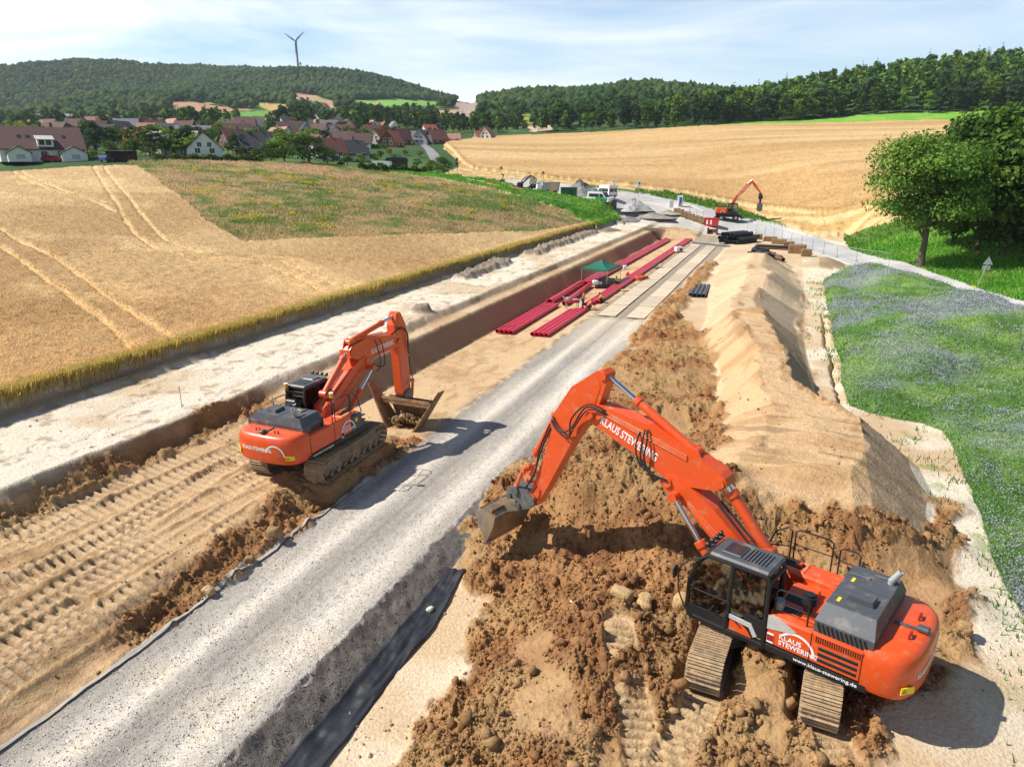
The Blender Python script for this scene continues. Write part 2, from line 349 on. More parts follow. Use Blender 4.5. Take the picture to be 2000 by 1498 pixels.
PX = dict(
 meadow=[(250, 317), (300, 350), (350, 390), (400, 435), (450, 468), (480, 482), (560, 478), (700, 472), (900, 466), (1060, 458), (1100, 452), (1152, 441), (1110, 418), (1000, 385), (930, 368), (900, 362), (850, 352), (800, 346), (720, 334), (640, 324), (500, 318.5), (370, 317)],
 bank=[(700, 331), (720, 334), (800, 346), (900, 362), (1000, 385), (1110, 418), (1152, 441), (1165, 449), (1212, 434), (1195, 408), (1150, 394), (1060, 381), (1010, 372), (985, 362), (900, 350), (860, 345), (800, 338), (740, 330)],
 yard=[(960, 355), (985, 362), (1010, 372), (1060, 381), (1150, 394), (1195, 408), (1212, 434), (1300, 446), (1340, 428), (1320, 408), (1250, 384), (1200, 373), (1150, 364), (1080, 357), (1000, 350)],
 road=[(2200, 650), (2000, 590), (1870, 549), (1735, 508), (1600, 465), (1480, 432), (1400, 412), (1330, 394), (1260, 380), (1200, 372), (1250, 386), (1320, 408), (1390, 427), (1450, 448), (1560, 487), (1640, 510), (1735, 531), (1870, 570), (2000, 612), (2200, 680)],
 lane=[(818, 279), (826, 279), (858, 305), (866, 316), (844, 318), (836, 304)],
 verge=[(1240, 376), (1300, 381), (1360, 392), (1440, 410), (1500, 432), (1560, 458), (1605, 464), (1650, 456), (1720, 441), (1800, 430), (2200, 430), (2200, 652), (2000, 592), (1870, 551), (1735, 510), (1600, 467), (1480, 434), (1330, 396), (1260, 382)],
 field=[(860, 345), (900, 347), (1000, 356), (1150, 362), (1200, 368), (1300, 381), (1440, 409), (1500, 432), (1560, 458), (1605, 464), (1650, 456), (1720, 441), (1800, 430), (2300, 430), (2300, 235), (1990, 235), (1860, 237.5), (1600, 243), (1330, 252), (1150, 262), (940, 270), (868, 281), (866, 292), (890, 312), (895, 326)],
 crop=[(868, 281), (890, 300), (905, 318), (925, 331), (1000, 340), (1200, 361), (1330, 376), (1450, 400), (1560, 414), (1625, 418), (1680, 404), (1730, 386), (2300, 330), (2300, 235), (1990, 235), (1860, 237.5), (1600, 243), (1330, 252), (1150, 262), (940, 270)],
 green=[(1280, 254), (1330, 252), (1600, 243), (1860, 237.5), (2300, 230), (2300, 200), (1990, 213), (1800, 221), (1640, 229), (1450, 238), (1350, 246)],
 flower=[(1610, 545), (1612, 590), (1625, 650), (1640, 700), (1645, 750), (1662, 792), (1700, 806), (1750, 818), (1800, 825), (1838, 840), (1870, 900), (1900, 960), (1930, 1060), (1960, 1130), (2000, 1210), (2400, 1500), (2400, 700), (2000, 606), (1870, 566), (1760, 534), (1700, 521), (1640, 528)],
 dirt=[(905, 1150), (925, 975), (1010, 905), (1100, 830), (1180, 715), (1250, 655), (1330, 618), (1380, 650), (1400, 690), (1405, 742), (1410, 800), (1427, 855), (1380, 900), (1440, 960), (1480, 975), (1600, 1000), (1690, 985), (1740, 1010), (1810, 1040), (1835, 960), (1860, 980), (1880, 1100), (1890, 1200), (1915, 1290), (1890, 1340), (1700, 1390), (1750, 1498), (1700, 1700), (700, 1700), (740, 1498), (800, 1440), (880, 1350), (930, 1260), (940, 1180)],
)
HF = [  # patchwork of fields on the far slopes: outline, colour
 ([(315, 199), (378, 200), (451, 211), (507, 215), (416, 220), (350, 215)], (.42, .24, .15)),
 ([(385, 197), (413, 199), (434, 206), (400, 203)], (.2, .3, .06)), ([(416, 220), (525, 216), (546, 219), (520, 226), (490, 232), (430, 226)], (.13, .3, .05)),
 ([(480, 202), (512, 201), (530, 206), (505, 210)], (.2, .36, .06)), ([(518, 202), (574, 206), (560, 215), (525, 216), (504, 209)], (.5, .33, .13)),
 ([(567, 181), (623, 188), (665, 207), (648, 211), (609, 199), (574, 192)], (.45, .27, .17)), ([(600, 190), (640, 196), (632, 199), (604, 196)], (.22, .34, .07)),
 ([(685, 197), (748, 194), (860, 198), (856, 206), (762, 208), (692, 206)], (.2, .4, .07)), ([(640, 222), (690, 218), (694, 224), (640, 228)], (.14, .32, .06)),
 ([(846, 216), (895, 214), (888, 228), (856, 226)], (.46, .27, .18)), ([(867, 204), (895, 197), (942, 200), (930, 222), (917, 230), (890, 224), (898, 212)], (.36, .27, .23)),
 ([(1010, 225), (1035, 222), (1053, 242), (1020, 245)], (.27, .3, .05)), ([(1020, 246), (1075, 243), (1080, 254), (1040, 258)], (.5, .38, .24)), ([(1000, 212), (1015, 210), (1012, 216)], (.5, .33, .22)),
 ([(0, 211), (60, 211), (60, 217), (0, 218)], (.28, .42, .07)), ([(0, 220), (45, 221), (0, 228)], (.5, .36, .2)), ([(300, 229), (340, 228), (338, 233), (302, 233)], (.35, .48, .08))]
ZP = {k: march(v) for k, v in PX.items()}
HFP = [(march(p), c) for p, c in HF]
TRAM = [[(0, 458), (44, 484), (102, 514), (153, 548), (204, 589), (272, 637), (327, 671), (345, 690)], [(0, 490), (44, 524), (85, 555), (136, 593), (191, 633), (238, 678), (266, 708), (280, 725)],
        [(174, 318), (191, 347), (208, 375), (232, 409), (245, 439), (269, 473), (306, 500), (375, 518), (443, 525), (511, 528), (579, 555), (640, 590)], [(194, 318), (221, 358), (252, 392), (272, 422), (296, 450), (327, 484), (409, 511), (477, 514), (545, 521), (620, 555), (680, 580)],
        [(0, 326), (51, 361), (102, 381), (170, 398), (225, 422)], [(10, 322), (68, 358), (136, 385), (218, 409)]]
TRAM = [march(t) for t in TRAM]
# tread prints left in the soil: (path, width, bar period)
PRINTS = []
def prt(pts, w_=.95, per=.36, z=.6): PRINTS.append(([tuple(un(u, v, z)[:2]) for u, v in pts], w_, per))
for t0, t1, s0, s1 in ((-19.1, -18.9, 0, 24), (-21.3, -21.0, 0, 24.5), (-24.9, -20.3, 3, 24), (-25.4, -23.0, 8, 29), (-23.0, -22.6, 4, 27), (-20.4, -19.7, -2, 13), (-25.6, -24.6, 12, 34)):
    PRINTS.append(([to_xy(s0, t0), to_xy((s0+s1)/2, (t0+t1)/2+.25), to_xy(s1, t1)], .95, .38))
for pl_ in ([(3, -24.5), (9, -22.6), (17, -21.9), (23, -22.6)], [(-3, -21.5), (5, -22.6), (12, -24.6), (20, -25.3)], [(1, -18.6), (8, -20.2), (15, -20.4), (22, -19.9)]): PRINTS.append(([to_xy(*q) for q in pl_], .95, .36))
prt([(1205, 1262), (1215, 1330), (1240, 1410), (1265, 1520)], .95, .3, .3)
prt([(1378, 1352), (1362, 1400), (1335, 1450), (1300, 1520)], .95, .3, .3)
prt([(1610, 1420), (1630, 1470), (1660, 1530)], .95, .3, .3)
EXC1 = (7.56, 17.52, .36); EXC2 = (-8.97, 31.2, .70); ES = 1.1
def pad(px_, ca, sa, x, y, z, l, w_, z0):
    p = (x-px_[0])*ca+(y-px_[1])*sa; q = -(x-px_[0])*sa+(y-px_[1])*ca
    f = (1-smooth(l, l+.5, np.abs(p)))*(1-smooth(w_, w_+.35, np.abs(q))); return z*(1-f)+z0*f
def ground_z(x, y, full=False):
    """everything: ground, clods, prints (crops not included)"""
    s, t = to_st(x, y); z = base_z(x, y); r = np.hypot(x, y)
    site = (t > -34.6) & (t < 9) & (s < 150) & (s > -20)
    dirt = np.zeros(x.shape); c = np.zeros(x.shape); c2 = np.zeros(x.shape)
    k = site & (t > -12)
    ins = inside(x[k], y[k], ZP['dirt']); dd, _, _ = dist(x[k], y[k], ZP['dirt'], True)
    sd = np.where(ins, dd, -dd)+(fbm(x[k], y[k], .9, 3, 1)-.5)*1.6
    dirtp = np.zeros(x.shape); dirtp[k] = smooth(-.25, .35, sd); dirt[k] = dirtp[k]*(.30+.70*smooth(.30, .45, fbm(x[k], y[k], .33, 3, 7)+.25*np.exp(-(((x[k]-5)/4.5)**2+((y[k]-26.5)/4)**2))))
    # berm of clods between the haul road and the dug platform, crumbs along the edges
    kb = site & (t < -16) & (t > -19.5) & (s < 31)
    dirt[kb] = np.maximum(dirt[kb], smooth(-19.2, -18.4, t[kb]+(fbm(x[kb], y[kb], .8, 3, 2)-.5)*1.2)*(1-smooth(-17.3, -16.7, t[kb]+(fbm(x[kb], y[kb], 1.1, 3, 5)-.5)*1.0))*smooth(11.5, 14, s[kb]))
    ke = site & (t > -27.3) & (t < -25.2) & (s < 30)
    dirt[ke] = np.maximum(dirt[ke], .9*(1-smooth(.3, .8, np.abs(t[ke]+26.1+(fbm(x[ke], y[ke], .5, 3, 2)-.5)*.9))))
    kr = site & (t > -12) & (t < -6) & (s > 57) & (s < 106)
    bq = 1-smooth(.7, 1.5, np.abs(t[kr]+10.3+(fbm(x[kr], y[kr], .4, 3, 2)-.5)*1.3)); dirt[kr] = np.maximum(dirt[kr], bq); z[kr] += bq*.35*(.5+fbm(x[kr], y[kr], .8, 3, 1))
    kc = site & (s > 30) & (s < 108) & (t > -8) & (t < 4)      # crumbs along the crests and the foot of the spoil ridge
    cdist = np.minimum(np.abs(t[kc]-I_(s[kc], RS, RC1)), np.minimum(np.abs(t[kc]-I_(s[kc], RS, RC2)), np.abs(t[kc]-I_(s[kc], RS, RB2)))); dirt[kc] = np.maximum(dirt[kc], .55*(1-smooth(.15, .6, cdist+(fbm(x[kc], y[kc], .9, 3, 2)-.5)*.8))*smooth(.48, .6, fbm(x[kc], y[kc], .35, 3, 5)))
    kh = site & (t > -34.4) & (t < -31) & (s > 68) & (s < 146)     # peeled turf lying along the field edge
    turf = np.zeros(x.shape); turf[kh] = (1-smooth(.7, 1.2, np.abs(t[kh]+32.5+(fbm(x[kh], y[kh], .25, 3, 4)-.5)*1.4)))*smooth(.38, .5, fbm(x[kh], y[kh], .12, 2, 6))
    turf[kh] = np.maximum(turf[kh], (1-smooth(.9, 1.3, np.hypot(s[kh]-52, (t[kh]+27.9)*1.5))))
    ku = site & (np.hypot(s-51.5, t+28.0) < 1.5); turf[ku] = np.maximum(turf[ku], 1-smooth(.7, 1.3, np.hypot(s[ku]-51.5, (t[ku]+28.0)*1.3)))
    z = z+turf*(.15+.75*fbm(x, y, 1.6, 3, 3)*(turf > 0))
    for sc_, am, se in ((.8, .42, 0), (1.9, .30, 2), (4.1, .17, 4), (8.3, .08, 6)):
        k = (dirt > .02) & ((sc_ < 4) | (r < (55 if sc_ < 5 else 32))); d_, v_ = worley(x[k]*sc_+fbm(x[k], y[k], 2., 2, 3)*.5, y[k]*sc_, se)
        hgt = np.clip(1-d_*1.25, 0, 1)**.8*(v_**(5 if sc_ < 1 else 2.5))*am; z[k] += dirt[k]*hgt
        if sc_ == 2.1: c[k] = d_; c2[k] = v_
    k = dirt > .02; z[k] += dirt[k]*(fbm(x[k], y[k], .7, 6, 6, .62)-.5)*.75
    pr_ = np.zeros(x.shape); barm = np.zeros(x.shape)
    for pl, w_, per in PRINTS:
        X = np.array(pl); k = (x > X[:, 0].min()-2) & (x < X[:, 0].max()+2) & (y > X[:, 1].min()-2) & (y < X[:, 1].max()+2)
        if not k.any(): continue
        d_, a_, _ = dist(x[k], y[k], pl); ed = w_/2
        a_ = a_+(vn(x[k]*1.3, y[k]*1.3, 5)-.5)*.12
        wear = smooth(.34, .5, fbm(x[k], y[k], .4, 3, 3)) if w_ < 2 else 1.
        bar = (np.abs(((a_/per) % 1)-.5)*2); bar = smooth(.2, .5, bar); f = (1-smooth(ed-.06, ed+.05, d_))*wear
        lip = np.exp(-((d_-ed-.14)/.11)**2)*.06*(.3+1.2*vn(x[k]*2.5, y[k]*2.5, 2))
        if w_ < 2:
            zf = z[k]*(1-f*dirt[k]*.8)+(base_z(x[k], y[k])-.03)*(f*dirt[k]*.8); z[k] = zf
        z[k] += f*(bar*.10-.10)+lip*(w_ < 2); barm[k] = np.maximum(barm[k]*(1-f), f*(1-bar)); pr_[k] = np.maximum(pr_[k], f*(1-bar*.0)); c[k] = np.where(f > .5, .3, c[k])
    for (e, h, zz) in ((EXC1, R(-116.3), EXC1[2]), (EXC2, R(70.7), EXC2[2])):
        for sg in (-1, 1):
            ox, oy = e[0]-sg*1.3*ES*math.sin(h), e[1]+sg*1.3*ES*math.cos(h)
            z = pad((ox, oy), math.cos(h), math.sin(h), x, y, z, 2.4*ES, .5*ES, zz)
    # cracked crust and scrape marks on the bare strip, ruts on the haul road
    k = site & (t < -26) & (t > -34); z[k] += (smooth(.47, .5, fbm(s[k]*.5, t[k]*1.3, .9, 3, 2))*.05)+(fbm(x[k], y[k], 1.2, 3, 3)-.5)*.05
    k = site & (t > -17) & (t < -11.6); z[k] += (fbm(x[k], y[k], 5, 2, 1)-.5)*.03-.06*np.exp(-((t[k]+15.6)/.35)**2)-.06*np.exp(-((t[k]+12.9)/.35)**2)
    k = site & (t > -11.6) & (t < -9.9) & (s < 30); z[k] += (fbm(x[k], y[k], 2.2, 3, 4)-.5)*.22
    k = site & (t > -17.7) & (t < -16.7); z[k] += (fbm(x[k], y[k], 1.3, 3, 4)-.3)*.22*np.exp(-((t[k]+17.2)/.3)**2)
    # scraped furrows running across the spoil ridge faces and pit wall
    k = site & (t > -9) & (t < 7) & (s > 25); z[k] += (fbm(s[k]*1.6+t[k]*.4, t[k]*.25, 1.4, 3, 2)-.5)*.2*smooth(.8, 1.6, z[k])+(fbm(x[k], y[k], 3.1, 4, 6)-.5)*.09*smooth(.6, 1.2, z[k])
    k = site & (t > -25.5) & (t < -23); z[k] += (fbm(s[k]*1.8, t[k]*.3, 1.3, 3, 5)-.5)*.12*smooth(0, .4, z[k])
    # the little ditch along the flower strip
    k = site & (t > 2) & (t < 6) & (s > 38) & (s < 80); z[k] -= .5*np.exp(-((t[k]-3.75-(fbm(s[k], s[k]*0, .4, 3, 3)-.5)*.7)/.14)**2)*smooth(40, 44, s[k])*(1-smooth(66, 78, s[k]))
    if full: return z, dict(s=s, t=t, r=r, site=site, dirt=dirt, turf=turf, cell=c, cv=c2, pr=pr_, bar=barm, dirtp=dirtp)
    return z
def gz(x, y): return float(ground_z(np.array([x], float), np.array([y], float))[0])
# ---------------------------------------------------------------- one fan of vertices, split into the pieces of the setting
def _radii():
    r = [10.5]
    while r[-1] < 2600:
        k = r[-1]; r.append(k*(1+(.0026 if k < 38 else .0038 if k < 80 else .0062 if k < 210 else .011 if k < 900 else .02)))
    return np.array(r)
RR = _radii()
AZS = np.concatenate([np.linspace(-180, -50, 40)[:-1], np.linspace(-50, -45, 26)[:-1], np.linspace(-45, 45, 1180)[:-1], np.linspace(45, 50, 26)[:-1], np.linspace(50, 180, 40)])
AA, RM = np.meshgrid(np.radians(AZS), RR, indexing='ij'); GX = (RM*np.sin(AA)).ravel(); GY = (RM*np.cos(AA)).ravel()
GZ, G = ground_z(GX, GY, True)
na, nr = len(AZS), len(RR)
def mix(a, b, f): f = np.asarray(f)[..., None]; return a*(1-f)+np.asarray(b)*f
s, t, r = G['s'], G['t'], G['r']
zone = np.full(len(GX), 10)
near = r < 620
def zin(n, m=near):
    o = np.zeros(len(GX), bool); o[m] = inside(GX[m], GY[m], ZP[n]); return o
mm = near & ~G['site']
jx = (fbm(GX, GY, .35, 3, 1)-.5)*1.2; jy = (fbm(GX, GY, .35, 3, 4)-.5)*1.2
def zinj(n, m, k=1.):
    o = np.zeros(len(GX), bool); o[m] = inside(GX[m]+jx[m]*k, GY[m]+jy[m]*k, ZP[n]); return o
wheat = (t < -34.35+(vn(s*1.5, s*0, 3)-.5)*.5) & (r < 171+0*r) & (GX < 40) & (s < 152) & (s > -60)
zone[wheat] = 2
vz = (r < 470) & ~wheat & (t > 9) & (zone == 10); zone[vz] = 7
zone[zinj('field', near, .5)] = 8; zone[zin('green')] = 9; zone[zinj('verge', near, .6)] = 7
zone[zinj('bank', near & (s > 60), .8) & (t < 0)] = 4; zone[zinj('meadow', near & (s > 40))] = 3
zone[zinj('yard', near, .5)] = 5
site = (t >= -34.35+(vn(s*1.5, s*0, 3)-.5)*.5) & (t < 9.5) & (s < 152) & (s > -60) & (zone != 3) & (zone != 4)
site &= ~((zone == 5) & (s > 149)); zone[site] = 0
zone[zin('road') | zin('lane')] = 6
zone[zinj('flower', near & (t > 2.5), .35)] = 11
zone[(zone == 0) & (t > -16.95+(vn(s*1.2, s*0, 6)-.5)*.3) & (t < -10.45) & (s < 150)] = 1
zone[(zone == 10) & (r < 235) & (s > 120) & (t > -36) & (t < 14)] = 5; zone[(zone == 1) & (G['dirt'] > .3)] = 0; zone[(r < 12) & (zone == 10)] = 0
zone[(r < 90) & (t > 9) & (zone == 10)] = 7; zone[(r < 60) & (zone == 10)] = 0
# ---- colours (albedo)
C = np.zeros((len(GX), 3))
f1 = fbm(GX, GY, .25, 4, 1); f2 = fbm(GX, GY, 1.6, 4, 3); f3 = fbm(GX, GY, 6., 3, 5)
k = zone == 0
S = mix(np.tile([.60, .45, .285], (len(GX), 1)), [.50, .33, .185], smooth(.35, .7, f1))         # sandy subsoil
S = mix(S, [.40, .25, .125], smooth(.55, .75, f2)*.5)
strip = (t < -26.5) & (t > -35); S = np.where(strip[:, None], mix(mix(np.tile([.72, .63, .50], (len(GX), 1)), [.60, .47, .32], smooth(.45, .68, f1)), [.36, .25, .15], smooth(.6, .72, f2)*.65), S)
edge = np.exp(-((t+34.1)/.45)**2)*(t > -35); S = mix(S, [.26, .18, .105], edge*.9)
plat = (t < -17) & (t > -26.6) & (s < 31); S = np.where(plat[:, None], mix(mix(np.tile([.56, .37, .20], (len(GX), 1)), [.40, .245, .12], smooth(.4, .62, f1*.5+f2*.5)), [.60, .44, .27], G['pr']*.55), S)
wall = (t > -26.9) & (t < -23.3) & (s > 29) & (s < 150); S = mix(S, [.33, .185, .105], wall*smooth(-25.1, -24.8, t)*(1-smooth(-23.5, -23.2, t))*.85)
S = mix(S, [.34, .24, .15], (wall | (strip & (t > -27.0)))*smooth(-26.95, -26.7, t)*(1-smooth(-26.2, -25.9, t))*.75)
pit = (t > -23.5) & (t < -17.4) & (s > 31); S = np.where(pit[:, None], mix(np.tile([.62, .43, .245], (len(GX), 1)), [.48, .30, .155], smooth(.45, .75, f1*.6+f2*.4)), S)
stn = smooth(.60, .70, fbm(s*.5, t*1.6, 1.1, 5, 6)); S = mix(S, [.36, .23, .12], stn*pit*.6); S = mix(S, [.30, .22, .15], np.exp(-((t+17.15)/.35)**2)*.8*smooth(.35, .6, f2))
cream = (t > -10) & (t < -3) & (s < 24); S = np.where(cream[:, None], mix(np.tile([.72, .60, .44], (len(GX), 1)), [.60, .44, .27], smooth(.45, .7, f1)), S)
rs_ = (t > 2) & (s < 150) & (zone == 0); S = np.where(rs_[:, None], mix(mix(np.tile([.72, .63, .49], (len(GX), 1)), [.58, .42, .26], smooth(.4, .65, f1)), [.16, .26, .05], smooth(.6, .72, fbm(GX, GY, 1.1, 4, 6))*.55*np.exp(-((t-I_(s, [15, 30, 42, 60, 95], [8.3, 8.2, 6.6, 3.7, 3.6]))/1.1)**2)), S)
ridge = (t > -9) & (t < 7.2) & (s > 24) & (s < 113) & (GZ > .75); S = np.where(ridge[:, None], mix(mix(np.tile([.58, .39, .215], (len(GX), 1)), [.46, .285, .14], smooth(.4, .65, fbm(s*.8, t*.35, .8, 4, 3))), [.34, .22, .12], smooth(.66, .74, fbm(s*1.5+t*.3, t*.3, 1., 4, 6))*.8), S)
rr_ = ridge & (t > I_(s, RS, RC2)+.2); S = mix(S, [.34, .25, .165], rr_*.85); S = mix(S, [.24, .17, .11], rr_*smooth(.5, .62, fbm(s*1.8, t*.3, 1., 4, 2))*.6)  # shade of the right ridge face and its streaks put into the colour
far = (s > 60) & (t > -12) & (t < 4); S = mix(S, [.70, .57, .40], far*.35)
S = mix(S, [.24, .185, .135], np.clip(G['turf']*1.4, 0, 1)*.95); S = mix(S, [.42, .34, .25], G['turf']*smooth(.5, .7, f3)*.5)
D = mix(np.tile([.215, .105, .045], (len(GX), 1)), [.40, .235, .105], smooth(.35, .7, f1*.4+f2*.6)); D = mix(D, [.39, .29, .14], smooth(.4, .7, fbm(GX, GY, .45, 3, 7))*.7)
D = mix(D, [.58, .45, .29], smooth(.62, .85, G['cv'])*.5); D = mix(D, [.15, .08, .04], smooth(.45, .8, G['cell'])*.65)  # second mix: crevice shade between clods, painted by cell distance
D = mix(D, [.40, .24, .115], .2*np.ones(len(GX)))*np.array([.97, .88, .82]); S = mix(S, mix(np.tile([.47, .29, .14], (len(GX), 1)), [.36, .21, .095], smooth(.35, .65, f2)), G['dirtp']*.95); S = mix(S, D, G['dirt']*(1-.55*G['pr']))
S = mix(S, [.58, .41, .23], G['pr']*(t > -8)*.8)
S = mix(S, [.30, .19, .10], G['bar']*.55); C[k] = S[k]  # tread grooves painted darker to carry their shade
k = zone == 1
lane_ = np.exp(-((t+15.5)/.62)**2)+np.exp(-((t+12.75)/.75)**2); lane_ = np.clip(lane_*1.1+(f1-.5)*.5+(fbm(s*.12, t*2.2, 1., 4, 5)-.5)*.9, 0, 1)
g_ = mix(np.tile([.33, .295, .26], (len(GX), 1)), [.63, .57, .49], lane_*.92); g_ = mix(g_, [.66, .55, .40], smooth(.52, .75, fbm(GX, GY, .7, 3, 2))*.45*lane_)
g_ = mix(g_, [.60, .50, .36], smooth(48, 66, s)*.55); g_ = mix(g_, [.30, .235, .17], smooth(64, 66, s)*.75)
g_ = mix(g_, [.125, .112, .10], (t > -11.5+(f2-.5)*.5)*.9*(1-smooth(27, 36, s))); g_ = g_*(.85+.3*f3[:, None])  # right-facing shoulder slope: its shade is put into the gravel colour
g_ = mix(g_, [.22, .2, .18], np.exp(-((t+14.15)/.12)**2)*.5)
C[k] = g_[k]
# left wheat: canopy height, lodged lines paler
k = zone == 2; gx, gy = GX[k], GY[k]
td = np.full(gx.shape, 9.)
for q in TRAM: td = np.minimum(td, dist(gx, gy, q)[0]+(fbm(gx, gy, .6, 2, 2)-.5)*.5)
ln = 1-smooth(.10, .42, td); lod = smooth(.56, .70, fbm(gx*.8, gy*1.2, .09, 4, 2)+.12*np.exp(-((td-1.5)/1.5)**2))*.7
wc = mix(np.tile([.44, .285, .135], (len(gx), 1)), [.53, .365, .185], smooth(.35, .65, fbm(gx, gy, .06, 3, 4))); wc = mix(wc, [.68, .50, .26], np.clip(np.maximum(ln*.9, lod*.75), 0, 1)); wc = wc*(.8+.4*fbm(gx, gy, 2.5, 3, 3)[:, None])
ed = np.exp(-((t[k]+34.5)/.7)**2); wc = mix(wc, [.34, .27, .06], ed*.8); C[k] = wc
WCAN = lambda x, y, q: .72+(fbm(x, y, 1.4, 3, 2)-.5)*.26+(fbm(x, y, .12, 2, 5)-.5)*.3-q*.25
GZ[k] += WCAN(gx, gy, ln)
k = zone == 3; m1 = fbm(GX, GY, .055, 4, 2); m2 = fbm(GX, GY, .3, 3, 5)
M3 = mix(np.tile([.38, .275, .14], (len(GX), 1)), [.15, .19, .06], smooth(.44, .62, m1*.35+m2*.65)); M3 = mix(M3, [.42, .27, .17], smooth(.5, .7, fbm(GX, GY, .12, 3, 7))*.6); C[k] = M3[k]; GZ[k] += .35+(m2[k]-.4)*.7
gr = mix(np.tile([.075, .20, .022], (len(GX), 1)), [.13, .26, .04], smooth(.35, .65, fbm(GX, GY, .2, 4, 3)))
k = zone == 4; C[k] = gr[k]; GZ[k] += .3+(fbm(GX[k], GY[k], .5, 3, 2))*.9*smooth(60, 110, s[k])
k = zone == 7; C[k] = mix(gr, [.24, .26, .08], smooth(.6, .8, f1)*.5)[k]; GZ[k] += fbm(GX[k], GY[k], 1., 3, 2)*.15
vd = np.full(len(GX), 99.); kv = (zone == 7) & (r > 100) & (r < 330); vd[kv] = dist(GX[kv], GY[kv], ZP['verge'][:10])[0]
k = (zone == 7) & (vd < 6) & (GX < 75); GZ[k] += (.9*np.exp(-(vd[k]/3.)**2))*fbm(GX[k], GY[k], .6, 3, 3)*1.4*(1-smooth(48, 62, GX[k])); C[k] = mix(C[k], [.08, .13, .03], .6)
C[zone == 5] = mix(np.tile([.46, .44, .41], (len(GX), 1)), [.60, .54, .46], smooth(.4, .7, f1))[zone == 5]
q_ = mix(np.tile([.22, .22, .225], (len(GX), 1)), [.29, .28, .27], f1); C[zone == 6] = mix(np.tile([.44, .43, .42], (len(GX), 1)), [.55, .53, .50], smooth(.4, .7, f1))[zone == 6]
k = (zone == 6) & (r > 200) & (GX < 20); C[k] = q_[k]; k = zone == 6; GZ[k] += .06
k = zone == 8; gx, gy = GX[k], GY[k]; cropm = inside(gx+jx[k]*.6, gy+jy[k]*.6, ZP['crop']); cd = dist(gx, gy, ZP['crop'][:13])[0]
fc = mix(np.tile([.46, .285, .12], (len(gx), 1)), [.54, .355, .16], smooth(.35, .65, fbm(gx*.3+gy*.2, gy, .06, 4, 3)))
fc = mix(fc, [.66, .48, .25], smooth(.55, .7, fbm(gx*.15, gy*1.5, .05, 4, 5))*.5); fc = fc*(.85+.3*fbm(gx, gy, .9, 3, 3)[:, None])
st_ = mix(np.tile([.48, .315, .125], (len(gx), 1)), [.62, .46, .23], smooth(.45, .62, np.sin(cd*1.15+fbm(gx, gy, .1, 2, 2)*5)*.25+.4+fbm(gx, gy, .5, 3, 6)*.3)); fc = mix(fc, [.33, .20, .08], np.clip(1.7-cd, 0, 1)*.7); C[k] = np.where(cropm[:, None], fc, st_)
GZ[k] += np.where(cropm, .95+(fbm(gx, gy, .8, 3, 2)-.5)*.2, .12+.28*smooth(.5, .7, fbm(gx, gy, .5, 3, 6)))
k = zone == 9; C[k] = mix(np.tile([.16, .36, .04], (len(GX), 1)), [.22, .42, .06], smooth(.4, .6, f1))[k]
k = zone == 11; gx, gy = GX[k], GY[k]; und_ = fbm(gx*.7, gy, .13, 3, 3)
C[k] = mix(mix(np.tile([.09, .18, .04], (len(gx), 1)), [.16, .26, .065], smooth(.4, .65, fbm(gx, gy, .5, 3, 5))), [.27, .26, .33], smooth(.48, .68, fbm(gx, gy, .18, 3, 2))*.5); fd = dist(gx, gy, ZP['flower'], True)[0]
def flower_h(x, y): return .1+1.7*smooth(.25, .75, fbm(x*.7, y, .12, 3, 3))+.45*fbm(x, y, .9, 3, 4)
GZ[k] += flower_h(gx, gy)*smooth(.0, .7, fd)*(.4+.6*smooth(0, 6, fd))
k = zone == 10; gx, gy = GX[k], GY[k]
hc = mix(np.tile([.045, .088, .028], (len(gx), 1)), [.075, .14, .036], smooth(.4, .6, fbm(gx, gy, .02, 3, 3)))
hfm = np.zeros(len(gx), bool)
for p, c_ in HFP:
    q = inside(gx+jx[k]*4, gy+jy[k]*4, p); hc[q] = np.array(c_)*(.85+.3*fbm(gx[q], gy[q], .03, 3, 2)[:, None]); hfm |= q
C[k] = hc
